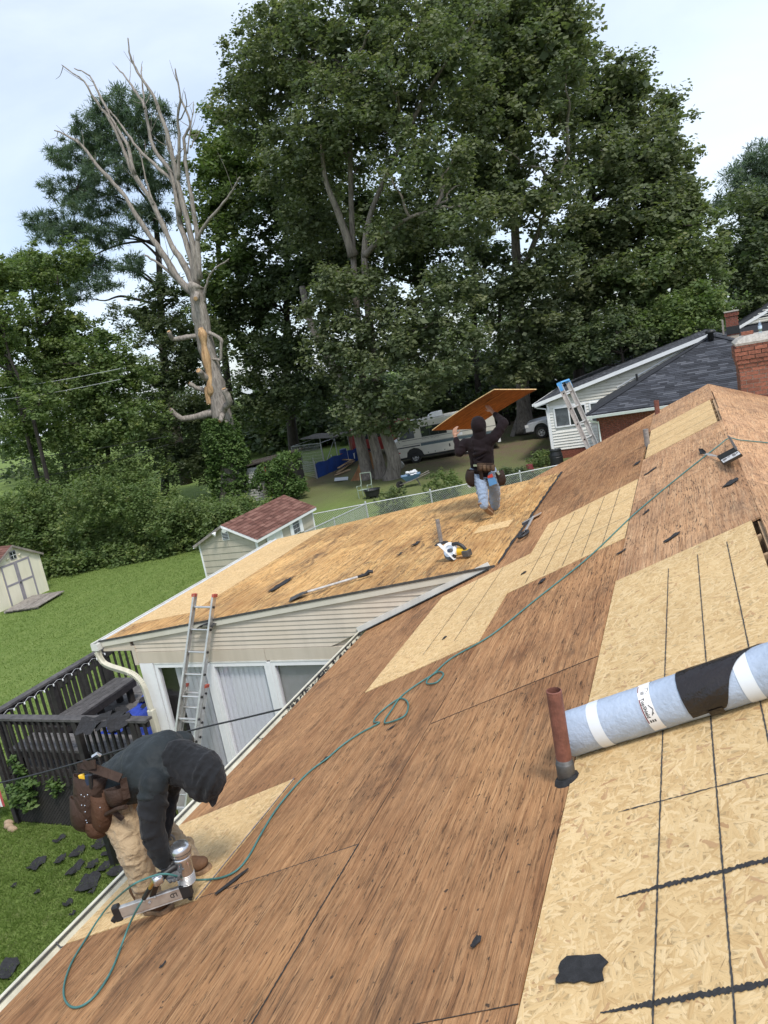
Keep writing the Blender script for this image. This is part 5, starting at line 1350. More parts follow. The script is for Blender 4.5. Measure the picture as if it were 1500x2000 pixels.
# ================================================================ VEHICLES
def wheel(parent, c, ax, r, w, rim=0.6, name='wheel'):
    t = MB().lathe([(r * rim, -w / 2), (r * 0.93, -w / 2), (r, -w * 0.36), (r, w * 0.36), (r * 0.93, w / 2), (r * rim, w / 2), (r * rim, -w / 2)], c, ax, 22)
    o = part(name, t, MT['tyre'], parent)
    part('rim', MB().lathe([(r * rim, -w * 0.3), (r * rim, w * 0.38), (r * rim * 0.9, w * 0.42), (r * rim * 0.78, w * 0.24), (r * 0.2, w * 0.22), (r * 0.19, w * 0.42), (0.01, w * 0.44)], c, ax, 18), MT['rim'], o)
    hx, hy, hz = basis(ax)
    for k in range(5):
        a = 2 * PI * k / 5 + 0.3; cc = A_(*c) + hz * (w * 0.26) + (hx * math.cos(a) + hy * math.sin(a)) * r * rim * 0.52
        part('rim_hole', MB().lathe([(r * rim * 0.2, 0), (r * rim * 0.2, 0.012)], cc, ax, 8), MT['black'], o)
    return o
# motorhome: local x = towards its rear, y = away from the camera, z = up
rd = norm(A_(0.295, -0.955, 0)); ra = A_(-rd[1], rd[0], 0)
if ra[0] < 0: ra = -ra
rv0 = A_(42.5, 15.5, 0) - rd * 1.32
RVM = frame(rv0, rd, ra, (0, 0, 1))
rv = link('motorhome', None, None, None, RVM); tag(rv, 'old cream motorhome with dark stripes and roof air conditioner parked beyond the plywood carrier', 'motorhome')
def rp(name, mb, mat, parent=None, **k): return part(name, mb, MT[mat], parent or rv, RVM, **k)
side = [(0.0, 0.42), (0.0, 0.98), (0.10, 1.34), (0.52, 1.50), (0.78, 2.30), (1.05, 2.46), (6.25, 2.50), (6.40, 2.38), (6.45, 0.75), (6.40, 0.50), (4.95, 0.42), (4.95, 0.62), (4.82, 0.84), (4.58, 0.93), (4.32, 0.84), (4.16, 0.62), (4.13, 0.42),
        (1.95, 0.42), (1.86, 0.68), (1.68, 0.86), (1.40, 0.93), (1.12, 0.86), (0.96, 0.68), (0.90, 0.42)]
rp('body', MB().prism([(a, 0, b) for a, b in side], (0, 2.2, 0)), 'rv_white', bevel=0.03)
rp('underside', MB().box((0.3, 0.12, 0.3), (6.2, 2.1, 0.9)), 'black')
rp('wheel_well', MB().box((0.92, 0.03, 0.4), (1.92, 0.10, 0.92)).box((4.15, 0.03, 0.4), (4.93, 0.10, 0.92)), 'black')
for z0, z1, m in ((0.98, 1.14, 'rv_stripe'), (1.155, 1.175, 'rv_stripe2'), (1.42, 1.445, 'rv_stripe2')):
    rp('stripe', MB().box((1.86 if m == 'rv_stripe' else 0.75, -0.006, z0), (6.43, -0.001, z1)), m)
rp('stripe', MB().box((0.0, -0.0058, 1.00), (1.8, -0.001, 1.07)), 'rv_stripe2')
w1 = rp('window', MB().prism([(0.60, -0.014, 1.52), (1.55, -0.014, 1.52), (1.55, -0.014, 2.14), (0.86, -0.014, 2.14)], (0, 0.012, 0)), 'grey_glass')
rp('window_post', MB().box((1.0, -0.02, 1.50), (1.04, -0.015, 2.16)), 'rv_stripe2', w1)
rp('windscreen', MB().prism([(0.50, 0.1, 1.53), (0.75, 0.1, 2.24), (0.75, 2.1, 2.24), (0.50, 2.1, 1.53)], (-0.02, 0, 0.006)), 'dark_glass')
w2 = rp('window', MB().box((1.98, -0.012, 1.50), (3.52, -0.001, 2.12)), 'rv_stripe2')
for a, b in ((2.02, 2.48), (2.52, 3.0), (3.04, 3.48)): rp('pane', MB().box((a, -0.018, 1.54), (b, -0.0125, 2.08)), 'dark_glass', w2)
rp('window', MB().box((4.9, -0.012, 1.60), (5.8, -0.001, 2.12)), 'dark_glass')
rp('access_hatch', MB().box((4.02, -0.010, 1.22), (4.42, -0.001, 1.38)), 'white')
for a, b in ((2.05, 2.75), (2.79, 3.35), (3.39, 4.10)): rp('locker_door', MB().box((a, -0.009, 0.46), (b, -0.001, 0.93)), 'rv_white')
for a in (2.2, 2.62, 3.2, 3.95): rp('latch', MB().box((a, -0.016, 0.50), (a + 0.05, -0.0095, 0.56)), 'black')
rp('fuel_door', MB().box((3.52, -0.016, 0.66), (3.60, -0.0095, 0.84)), 'black')
rp('side_light', MB().box((0.40, -0.014, 0.72), (0.56, -0.001, 0.79)), 'red')
rp('mirror_arm', MB().tube([(0.62, -0.02, 1.3), (0.55, -0.18, 1.5), (0.56, -0.20, 2.0), (0.80, -0.02, 2.2)], 0.018, 6), 'chrome')
rp('bumper', MB().box((6.43, -0.02, 0.42), (6.6, 2.22, 0.66)), 'white')
rp('bumper', MB().box((-0.16, -0.02, 0.40), (-0.005, 2.22, 0.62)), 'chrome')
for a in (0.35, 1.85): rp('tail_light', MB().box((6.452, a - 0.1, 0.86), (6.47, a + 0.1, 1.12)), 'red')
ac = rp('air_conditioner', MB().prism([(2.55, 0.7, 2.49), (2.50, 0.7, 2.60), (2.75, 0.7, 2.76), (3.42, 0.7, 2.79), (3.46, 0.7, 2.49)], (0, 0.8, 0)), 'white', bevel=0.03)
rp('grille', MB().box((3.462, 0.78, 2.54), (3.475, 1.42, 2.74)), 'grey_glass', ac)
sc_ = MB()
for i in range(12): sc_.beam((2.02 + i * 0.085, -0.008, 1.335 + 0.02 * (i % 2)), (2.06 + i * 0.085, -0.008, 1.385 - 0.015 * (i % 3)), 0.022, 0.004, (0, 1, 0))
rp('worn_lettering', sc_, 'ink', kind='stuff')
for x, y in ((1.42, 0.14), (4.55, 0.14), (1.42, 2.06), (4.55, 2.06)):
    c = RVM @ Vector((x, y, 0.33)); sg = -1 if y < 1 else 1
    wheel(rv, tuple(c), tuple(ra * sg), 0.345, 0.22)
# red van behind the oak trunks
vdir = norm(A_(0.5, -0.86, 0)); vac = A_(-vdir[1], vdir[0], 0); vac = vac if vac[0] > 0 else -vac
vp0 = onz(762, 893, 0.0); vp0 = A_(48.6, vp0[1] * 48.6 / vp0[0] + 0.3, 0)
VM = frame(vp0 - vdir * 2.2, vdir, vac, (0, 0, 1))
van = link('van', None, None, None, VM); tag(van, 'dull red van half hidden between the oak trunks and the motorhome', 'van')
part('body', MB().prism([(0, 0, 0.4), (0, 0, 1.1), (0.2, 0, 2.1), (4.3, 0, 2.15), (4.75, 0, 1.35), (5.1, 0, 1.2), (5.15, 0, 0.4)], (0, 1.9, 0)), MT['van_red'], van, VM, bevel=0.05)
for a, b in ((0.35, 1.4), (1.6, 2.7), (2.9, 3.9)): part('window', MB().box((a, -0.012, 1.3), (b, -0.001, 1.9)), MT['dark_glass'], van, VM)
for x in (1.0, 4.2):
    for y in (0.1, 1.8): wheel(van, tuple(VM @ Vector((x, y, 0.34))), tuple(vac * (-1 if y < 1 else 1)), 0.34, 0.22)
# silver pickup: nose towards +y, partly behind the white house
fwx, fwy = 45.95, 8.35
PM_ = frame(A_(fwx, fwy + 0.95, 0), (0.12, -0.993, 0), (0.993, 0.12, 0), (0, 0, 1))
pk_ = link('pickup_truck', None, None, None, PM_); tag(pk_, 'silver pickup truck with its nose showing left of the white sided house', 'pickup')
def pp(name, mb, mat, parent=None, **k): return part(name, mb, MT[mat], parent or pk_, PM_, **k)
pr = [(0.0, 0.48), (0.02, 0.86), (0.22, 1.03), (1.55, 1.16), (2.1, 1.68), (3.6, 1.72), (3.75, 1.15), (5.3, 1.12), (5.3, 0.5), (4.55, 0.5), (4.45, 0.8), (4.2, 0.92), (3.95, 0.8), (3.85, 0.5), (1.40, 0.5), (1.33, 0.74), (1.15, 0.90), (0.95, 0.94), (0.75, 0.90), (0.57, 0.74), (0.5, 0.5)]
pp('body', MB().prism([(a, 0, b) for a, b in pr], (0, 1.8, 0)), 'truck_silver', bevel=0.04)
arch = MB(); n = 14; v = []
for i in range(n + 1):
    a = PI * i / n; v.append(((0.95 - math.cos(a) * 0.44), (0.52 + math.sin(a) * 0.44)))
    v.append(((0.95 - math.cos(a) * 0.56), (0.50 + math.sin(a) * 0.58)))
arch.v = [(a, -0.055, b) for a, b in v] + [(a, 0.0, b) for a, b in v]
m = len(v)
for i in range(n):
    a = 2 * i; arch.f += [(a, a + 1, a + 3, a + 2), (a + 1, m + a + 1, m + a + 3, a + 3), (m + a, a, a + 2, m + a + 2)]
pp('fender_flare', arch, 'truck_silver')
pp('underside', MB().box((0.2, 0.2, 0.35), (5.2, 1.6, 0.9)), 'black')
pp('bumper', MB().box((-0.12, -0.01, 0.45), (-0.003, 1.81, 0.72)), 'black')
pp('headlight', MB().box((0.0, -0.012, 0.78), (0.22, -0.001, 0.95)), 'white')
pp('window', MB().prism([(1.72, -0.012, 1.18), (3.5, -0.012, 1.18), (3.45, -0.012, 1.62), (2.15, -0.012, 1.62)], (0, 0.011, 0)), 'dark_glass')
pp('mirror', MB().box((1.75, -0.2, 1.17), (1.9, -0.02, 1.32)), 'white')
for x, y in ((0.95, 0.06), (4.2, 0.06), (0.95, 1.74), (4.2, 1.74)):
    wheel(pk_, tuple(PM_ @ Vector((x, y, 0.36))), tuple((PM_.to_3x3() @ Vector((0, -1 if y < 1 else 1, 0)))), 0.36, 0.24, 0.62)
# dark off-roader further back
p = onz(1064, 792, 0.0)
OM = frame(A_(p[0], p[1] + 1.6, 0), (0.25, -0.968, 0), (0.968, 0.25, 0), (0, 0, 1))
ofr = link('off_road_vehicle', None, None, None, OM); tag(ofr, 'dark green off road vehicle parked in the shade far behind the pickup', 'vehicle')
part('body', MB().prism([(0, 0, 0.5), (0, 0, 1.15), (1.3, 0, 1.25), (1.75, 0, 1.9), (3.9, 0, 1.9), (3.95, 0, 0.5)], (0, 1.7, 0)), MT['olive'], ofr, OM, bevel=0.04)
part('window', MB().prism([(1.7, -0.012, 1.28), (3.7, -0.012, 1.28), (3.7, -0.012, 1.76), (1.98, -0.012, 1.76)], (0, 0.011, 0)), MT['dark_glass'], ofr, OM)
part('roof_rack', MB().box((1.7, 0.05, 1.92), (3.9, 1.65, 1.97)), MT['white'], ofr, OM)
for x in (0.75, 3.1): wheel(ofr, tuple(OM @ Vector((x, 0.05, 0.4))), tuple(OM.to_3x3() @ Vector((0, -1, 0))), 0.42, 0.28)

# ================================================================ FAR YARD CLUTTER
bf = thing('tarp_fence', (44, 21.6, 0), 'low fence panel covered with a dark blue tarp left of the oak trunks', 'fence')
b0 = onz(621, 935, 0.0); b1 = A_(48.0, 21.2, 0)
d = norm(b1 - b0); mb = MB(); n = 24
for i in range(n + 1):
    p = b0 + (b1 - b0) * i / n; q = A_(-d[1], d[0], 0) * (0.04 * math.sin(i * 1.3))
    mb.v += [tuple(p + q + A_(0, 0, 0.03)), tuple(p + q * 0.5 + A_(0, 0, 0.92 + 0.05 * math.sin(i * 0.9)))]
for i in range(n): mb.f.append((2 * i, 2 * i + 2, 2 * i + 3, 2 * i + 1))
part('tarp', mb, MT['tarp_dark'], bf)
for i in range(0, n + 1, 8):
    p = b0 + (b1 - b0) * i / n + A_(0.03, 0.03, 0); part('post', MB().tube([p, p + A_(0, 0, 1.1)], 0.03, 6), MT['galv'], bf)
kn = thing('dog_kennel', (46.5, 22.6, 0), 'metal post kennel with a corrugated grey roof behind the blue tarp fence', 'kennel')
kc = [A_(44.2, 22.4, 0), A_(48.2, 22.2, 0), A_(48.6, 24.6, 0), A_(44.6, 24.8, 0)]
for p in kc + [(kc[0] + kc[1]) / 2]: part('post', MB().tube([p, p + A_(0, 0, 1.9)], 0.035, 6), MT['galv'], kn)
for i in range(4): part('rail', MB().tube([kc[i] + A_(0, 0, 1.88), kc[(i + 1) % 4] + A_(0, 0, 1.88)], 0.025, 6), MT['galv'], kn)
part('brace', MB().tube([kc[0] + A_(0, 0, 0.3), (kc[0] + kc[1]) / 2 + A_(0, 0, 1.85)], 0.022, 6), MT['galv'], kn)
cr_ = MB(); n = 26
for i in range(n + 1):
    p = kc[1] + (kc[0] - kc[1]) * 0.62 * i / n; q = kc[2] + (kc[3] - kc[2]) * 0.62 * i / n; zz = 1.95 + 0.03 * (i % 2)
    cr_.v += [tuple(p + A_(0, -0.2, zz)), tuple(q + A_(0, 0.2, zz + 0.2))]
for i in range(n): cr_.f.append((2 * i, 2 * i + 1, 2 * i + 3, 2 * i + 2))
part('roof_sheet', cr_, MT['oldwood'], kn)
kf = MB()
for i in range(26):
    p = kc[0] + (kc[3] - kc[0]) * i / 26; kf.beam(p + A_(0, 0, 0.05), p + A_(0, 0, 1.86), 0.012, 0.012)
for i in range(9): kf.beam(kc[0] + A_(0, 0, 0.1 + i * 0.2), kc[3] + A_(0, 0, 0.1 + i * 0.2), 0.012, 0.012)
part('wire_panel', kf, MT['galv'], kn, kind='stuff')
ff = thing('wire_fence', (41, 22.5, 0), 'grey wire fence run between the leafy bush and the blue tarp', 'fence')
fa, fb = onz(572, 925, 0), onz(619, 935, 0)
mb = MB()
for i in range(22): p = fa + (fb - fa) * i / 21; mb.beam(p + A_(0, 0, 0.02), p + A_(0, 0, 1.05), 0.012, 0.012)
for i in range(8): mb.beam(fa + A_(0, 0, 0.1 + i * 0.13), fb + A_(0, 0, 0.1 + i * 0.13), 0.012, 0.012)
part('wire_panel', mb, MT['galv'], ff, kind='stuff')
for p in (fa, fb): part('post', MB().tube([p, p + A_(0, 0, 1.35)], 0.03, 6), MT['galv'], ff)
# lumber pile: each board its own thing
lp = onz(675, 918, 0.0)
LB = [((660, 926), (692, 905), 0.10, 'long board lowest in the pile by the blue tarp'), ((663, 922), (690, 908), 0.28, 'board lying across the middle of the lumber pile'), ((661, 916), (688, 904), 0.45, 'uppermost tilted board on the lumber pile'), ((655, 930), (684, 921), 0.06, 'board on the ground at the front of the lumber pile'), ((672, 912), (686, 915), 0.5, 'short plank crossing the top of the lumber pile')]
for (a, b, z, lab) in LB:
    p = onz(*a, 0.0); q = onz(*b, 0.0); p[2] = z; q[2] = z + 0.08
    single('lumber_board', MB().beam(p, q, 0.2, 0.05), MT['lumber'], lab, 'board', 'boards in the lumber pile')
p = onz(667, 938, 0); single('sheet_metal', MB().box((-0.55, -0.40, 0), (0.55, 0.40, 0.04)), MT['gravelwhite'], 'white sheet lying flat on the ground in front of the lumber pile', 'sheet', M=Matrix.Translation((p[0], p[1], 0.06)) @ Matrix.Rotation(0.4, 4, 'Z') @ Matrix.Rotation(0.1, 4, 'X'))
p = onz(674, 899, 0); bb = thing('storage_bin', (p[0], p[1], 0), 'blue and red plastic bin on the lumber pile beside the blue tarp', 'bin')
part('body', MB().lathe([(0.22, 0.1), (0.28, 0.55)], (p[0], p[1], 0), n=14), MT['red'], bb); part('lid', MB().lathe([(0.30, 0.55), (0.27, 0.80), (0.1, 0.86)], (p[0], p[1], 0), n=14), MT['tarp_dark'], bb)
p = onz(691, 903, 0); single('white_bucket', MB().lathe([(0.14, 0), (0.17, 0.38), (0.15, 0.38), (0.13, 0.05)], (0, 0, 0), n=14), MT['white'], 'white plastic bucket beside the leaning curved plywood', 'bucket', M=Matrix.Translation((p[0], p[1], 0.25)))
# curved plywood leaning on the oak
p = onz(694, 938, 0); q = onz(702, 936, 0)
mb = MB(); n = 10
for i in range(n + 1):
    t = i / n; lean = A_(0.55 * t, -0.75 * t, 0) * 1.0
    for e, o in ((0, -1), (1, 1)):
        c = p + A_(-0.15, 0.5 * (1 - e) - 0.25, 0) + lean + A_(0.2, -0.4, 0) * math.sin(t * PI) * 0.28 + A_(0.0, -0.95, 0) * e * 0.6; mb.v.append((c[0], c[1], 1.45 * t))
for i in range(n): mb.f.append((2 * i, 2 * i + 1, 2 * i + 3, 2 * i + 2))
o = single('bowed_plywood', mb, MT['ply'], 'bowed brown plywood sheets leaning against the left oak trunk', 'plywood'); sm = o.modifiers.new('thick', 'SOLIDIFY'); sm.thickness = 0.05
# chair, fire pit, wheelbarrow, pole, seat
c0 = onz(712, 973, 0.0)
ch = thing('garden_chair', tuple(c0), 'pale green tubular garden chair frame beside the fire pit', 'chair')
for dy in (-0.28, 0.28):
    part('side_frame', MB().tube(smooth_path([c0 + A_(0.0, dy, 0), c0 + A_(-0.02, dy, 0.42), c0 + A_(-0.02, dy, 0.62), c0 + A_(0.5, dy, 0.58), c0 + A_(0.62, dy, 1.15)], 4), 0.022, 6), MT['chair'], ch)
    part('leg', MB().tube([c0 + A_(0.5, dy, 0.58), c0 + A_(0.55, dy, 0.0)], 0.022, 6), MT['chair'], ch)
for t in ((0.02, 0.40), (0.28, 0.38), (0.5, 0.36)): part('seat_tube', MB().tube([c0 + A_(t[0], -0.28, t[1]), c0 + A_(t[0], 0.28, t[1])], 0.022, 6), MT['chair'], ch)
part('back_tube', MB().tube([c0 + A_(0.62, -0.28, 1.15), c0 + A_(0.62, 0.28, 1.15)], 0.022, 6), MT['chair'], ch)
c0 = onz(729, 972, 0.0)
fp = thing('fire_pit', tuple(c0), 'black round fire pit bowl on the grass in front of the oak', 'fire pit')
part('bowl', MB().lathe([(0.16, 0.06), (0.34, 0.12), (0.40, 0.42), (0.44, 0.42), (0.40, 0.40), (0.33, 0.25)], c0, n=18), MT['barrel'], fp)
part('ash', MB().lathe([(0.36, 0.30), (0.1, 0.38)], c0, n=12), MT['iron'], fp)
for a in (0, 2.1, 4.2): part('leg', MB().tube([c0 + A_(0.25 * math.cos(a), 0.25 * math.sin(a), 0.12), c0 + A_(0.36 * math.cos(a), 0.36 * math.sin(a), 0)], 0.02, 5), MT['barrel'], fp)
c0 = onz(806, 950, 0.0)
wb = thing('wheelbarrow', tuple(c0), 'blue wheelbarrow loaded with white junk to the right of the oak trunks', 'wheelbarrow')
W_ = lambda x, y, z: c0 + A_(0.35, -0.937, 0) * x + A_(0.937, 0.35, 0) * y + A_(0, 0, z)
tr = MB(); lo = [W_(-0.25, -0.18, 0.32), W_(0.3, -0.18, 0.36), W_(0.3, 0.18, 0.36), W_(-0.25, 0.18, 0.32)]; hi = [W_(-0.5, -0.32, 0.60), W_(0.5, -0.32, 0.62), W_(0.5, 0.32, 0.62), W_(-0.5, 0.32, 0.60)]
tr.add(lo + hi, [(3, 2, 1, 0), (0, 1, 5, 4), (1, 2, 6, 5), (2, 3, 7, 6), (3, 0, 4, 7)]); part('tray', tr, MT['barrow'], wb)
wheel(wb, tuple(W_(-0.62, 0, 0.19)), (0.937, 0.35, 0), 0.19, 0.09, 0.45)
for s in (-1, 1):
    part('handle', MB().tube([W_(-0.62, s * 0.06, 0.19), W_(0.0, s * 0.22, 0.33), W_(0.95, s * 0.3, 0.6)], 0.02, 6), MT['oldwood'], wb)
    part('leg', MB().tube([W_(0.25, s * 0.24, 0.38), W_(0.4, s * 0.24, 0)], 0.018, 6), MT['iron'], wb)
jb = MB(); rr_ = random.Random(3)
for i in range(16): jb.ell(W_(-0.3 + 0.6 * rr_.random(), -0.2 + 0.4 * rr_.random(), 0.62 + 0.15 * rr_.random()), (0.12 * rr_.random() + 0.05, 0, 0), (0, 0.1, 0), (0, 0, 0.05), 7)
single('junk_heap', jb, MT['gravelwhite'], 'white rags and scrap heaped in the blue wheelbarrow', 'scrap')['kind'] = 'stuff'
c0 = onz(783, 928, 0); single('round_seat', MB().lathe([(0.02, 0.0), (0.26, 0.03), (0.28, 0.1), (0.02, 0.14)], (0, 0, 0), n=16), MT['alu_dull'], 'grey round seat disc propped behind the wheelbarrow', 'seat', M=Matrix.Translation((c0[0], c0[1], 0.55)) @ Matrix.Rotation(1.1, 4, 'Y'))
a, b = onz(778, 932, 0.0), onx(764, 905, 38.7); single('pole', MB().tube([a, b], 0.025, 6), MT['lumber'], 'pale pole leaning on the right oak trunk', 'pole')
a, b = onz(1000, 853, 0.0), onx(1012, 815, 50.0); single('leaning_board', MB().beam(a, b + A_(0, 0, 0), 0.28, 0.05, (1, 0, 0)), MT['oldwood'], 'brown board leaning on the tree behind the motorhome', 'board')
ba = onz(1090, 918, 0.0)
br_ = thing('plastic_drum', tuple(ba), 'black plastic drum standing at the corner of the white house', 'drum')
part('body', MB().lathe([(0.25, 0), (0.29, 0.06), (0.30, 0.30), (0.285, 0.32), (0.30, 0.34), (0.30, 0.62), (0.285, 0.64), (0.29, 0.70), (0.25, 0.88), (0.25, 0.94)], ba, n=22), MT['barrel'], br_)
part('rim', MB().lathe([(0.255, 0.90), (0.27, 0.92), (0.27, 0.96), (0.23, 0.965)], ba, n=22), MT['barrel'], br_)
for s in (-1, 1): part('lug', MB().box((ba[0] - 0.06 + s * 0.0, ba[1] + s * 0.17 - 0.05, 0.94), (ba[0] + 0.06, ba[1] + s * 0.17 + 0.05, 1.0)), MT['barrel'], br_)
p = onz(1036, 922, 0.0); single('red_bucket', MB().lathe([(0.15, 0), (0.20, 0.03), (0.15, 0.36), (0.13, 0.37), (0.02, 0.35)], (0, 0, 0), n=16), MT['bucket'], 'dark red upturned bucket on the grass beside the drum', 'bucket', M=Matrix.Translation((p[0], p[1], 0.0)))
# garden shrubs in the far yard
for (u, v, rx, rz, mat, lab, sd0) in ((772, 998, 0.80, 0.60, 'leaf_yellow', 'yellow green shrub behind the chain link fence post', 61), (868, 972, 0.85, 0.75, 'leaf_light', 'tall green shrub behind the fence left of the standing worker', 62),
                                      (1018, 948, 0.95, 0.42, 'leaf_dark', 'dark rounded shrub at the roof edge below the red bucket', 63), (1060, 908, 0.75, 0.40, 'leaf_light', 'low green shrub between the red bucket and the drum', 64),
                                      (990, 950, 0.5, 0.45, 'leaf_dark', 'dark small shrub just right of the standing worker', 65)):
    p = onz(u, v, 0.0); p[2] = 0.0
    bush('shrub', tuple(p), [((p[0], p[1], rz * 0.75), (rx, rx, rz))], 110, 22, 0.11, MT[mat], lab, 'shrub', seed=sd0, cr=0.16)

# ================================================================ TREES
NPR = np.random.RandomState(42)
LEAVES = []
def crown_pts(blobs, spacing, rs, inner=0.5):
    """clump centres filling the outer part of the ellipsoids ((x, y, z), (rx, ry, rz))"""
    cs = []
    for c, r in blobs:
        c = np.array(c, float); r = np.array(r, float)
        k = int(5.4 * (r[0] * r[1] + r[1] * r[2] + r[0] * r[2]) / spacing ** 2)
        d = rs.normal(size=(k, 3)); d /= np.linalg.norm(d, axis=1)[:, None]
        q = inner + (1.04 - inner) * rs.rand(k) ** 0.7
        p = c + d * q[:, None] * r * (0.9 + 0.25 * rs.rand(k))[:, None]
        cs.append(p)
    return np.concatenate(cs)
def limb(mb, a, b, ra, rb, rs, wob=0.25, n=6):
    a = np.array(a, float); b = np.array(b, float); L = np.linalg.norm(b - a); pts = [a]
    for i in range(1, n):
        t = i / n; pts.append(a + (b - a) * t + rs.normal(size=3) * L * 0.035 * wob * 4 * math.sin(PI * t) + A_(0, 0, L * 0.06 * math.sin(PI * t)))
    pts.append(b); P = smooth_path(pts, 3)
    mb.tube(P, [ra + (rb - ra) * (i / (len(P) - 1)) ** 0.8 for i in range(len(P))], 8)
def tree(name, base, trunks, blobs, spacing, cr, per, size, mat, bark, label, seed, group=None, aspect=0.62, radial=False, squash=0.7, limbs=14, cat='tree', shell=0.25, inner=0.45, gap=0.0, fill=True):
    rs = np.random.RandomState(seed)
    cs = crown_pts(blobs, spacing, rs, inner); cs = cs[cs[:, 2] > 0.3]
    if gap: cs = cs[rs.rand(len(cs)) > gap]
    rr = cr * (0.55 + 0.9 * rs.rand(len(cs)))
    v, t = leaf_cloud(cs, rr, per, size, rs, aspect, radial=radial, squash=squash, shell=shell)
    if fill:                                           # the inner leaves that close the crown
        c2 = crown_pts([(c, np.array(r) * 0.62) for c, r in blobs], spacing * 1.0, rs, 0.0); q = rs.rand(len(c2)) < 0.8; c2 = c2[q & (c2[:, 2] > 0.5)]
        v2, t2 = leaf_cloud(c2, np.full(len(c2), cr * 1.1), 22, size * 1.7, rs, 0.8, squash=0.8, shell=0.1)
        v = np.concatenate([v, v2]); t = np.concatenate([t, t2 * 0.6])  # inner leaves tinted darker: crown shade put into their colour
    base = np.array(base, float)
    th = thing(name, tuple(base), label, cat, group)
    LEAVES.append((label[:40], len(v) // 4))
    me = quads_mesh('crown', v - np.tile(base, (len(v), 1)), t)
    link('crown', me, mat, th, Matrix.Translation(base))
    mb = MB()
    ends = []
    for pts, r0, r1 in trunks:
        P = smooth_path(pts, 4); n = len(P)
        mb.tube(P, [r0 + (r1 - r0) * (i / (n - 1)) ** 0.7 + (0.25 * r0 * math.exp(-i * 1.1)) for i in range(n)], 12); ends += P[n // 3:]
    for i in range(limbs):
        c = cs[rs.randint(len(cs))]; e = min(ends, key=lambda p: np.linalg.norm(p - c) + 2.0 * max(0, p[2] - c[2]))
        L = np.linalg.norm(c - e)
        if L > 0.4: limb(mb, e, c, min(0.16, 0.03 + 0.018 * L), 0.02, rs)
    part('trunk', mb, bark, th, smooth=True)
    return th
def EB(u, v, x, ru, rv, rx):
    """ellipsoid centred where the photograph's ray meets depth x; radii given as seen"""
    c = onx(u, v, x); k = np.linalg.norm(c - CAM) / F * 0.88
    return (c, (rx, ru * k, rv * k))
# --- the big oak with three trunks
ob = onz(745, 935, 0.0)
T = lambda u, v, x: onx(u, v, x)
oak_tr = [([ob + A_(0.5, 0.95, -0.1), T(713, 905, 39.0), T(701, 850, 39.1), T(690, 810, 39.2), T(664, 740, 39.6), T(610, 640, 40.5), T(590, 560, 41)], 0.42, 0.18),
          ([ob + A_(0.3, 0.10, -0.1), T(738, 895, 38.7), T(727, 850, 38.7), T(714, 790, 38.8), T(700, 640, 39), T(690, 500, 39.2), T(684, 300, 39.6), T(690, 150, 40)], 0.38, 0.10),
          ([ob + A_(-0.5, -0.80, -0.1), T(770, 900, 37.7), T(754, 850, 37.8), T(740, 790, 38), T(725, 660, 38.4), T(712, 500, 38.6), T(730, 400, 39), T(800, 250, 40)], 0.46, 0.10),
          ([T(690, 500, 39.1), T(662, 420, 38.6), T(636, 352, 38.2), T(628, 280, 38)], 0.26, 0.08), ([T(712, 500, 38.6), T(750, 460, 37.8), T(800, 425, 37.2), T(850, 410, 37)], 0.17, 0.06)]
oak_b = [EB(690, 645, 37.2, 70, 45, 2.2), EB(640, 610, 38, 55, 40, 2.0), EB(860, 720, 36.8, 75, 45, 2.4), EB(800, 770, 36.2, 70, 35, 2.0), EB(725, 790, 36.6, 60, 55, 2.0), EB(690, 720, 37.2, 60, 60, 2.2), EB(765, 600, 37.0, 55, 36, 1.8), EB(880, 560, 37.4, 80, 55, 2.6),
         EB(690, 830, 38.2, 35, 22, 1.2), EB(650, 560, 36.8, 60, 45, 1.8), EB(705, 555, 36.4, 50, 30, 1.4), EB(640, 680, 36.6, 55, 50, 1.8), EB(760, 690, 35.8, 90, 55, 1.8), EB(830, 640, 36.2, 85, 50, 2.0), EB(770, 830, 36.0, 60, 22, 1.2), EB(900, 650, 36.8, 60, 40, 1.8), EB(655, 250, 39, 120, 95, 4.0), EB(590, 330, 40, 95, 80, 3.5), EB(760, 180, 39, 130, 105, 4.5), EB(640, 90, 40, 120, 95, 4), EB(535, 150, 41, 75, 75, 3.2), EB(505, 85, 41.5, 45, 50, 2.4), EB(465, 165, 42, 52, 36, 2.4), EB(575, 50, 41, 60, 70, 3),
         EB(820, 330, 38, 110, 75, 3.6), EB(860, 120, 40, 110, 110, 4), EB(740, 20, 41, 130, 80, 4), EB(900, 440, 37.6, 85, 50, 2.8), EB(500, 235, 42, 70, 50, 3), EB(780, 450, 38.5, 60, 50, 2.4), EB(610, 440, 40.5, 70, 70, 2.6)]
tree('oak_tree', tuple(ob), oak_tr, oak_b, 1.28, 0.72, 78, 0.21, MT['leaf_oak'], MT['bark_oak'], 'huge spreading oak with three thick trunks right of the blue tarp fence', 1, limbs=46)
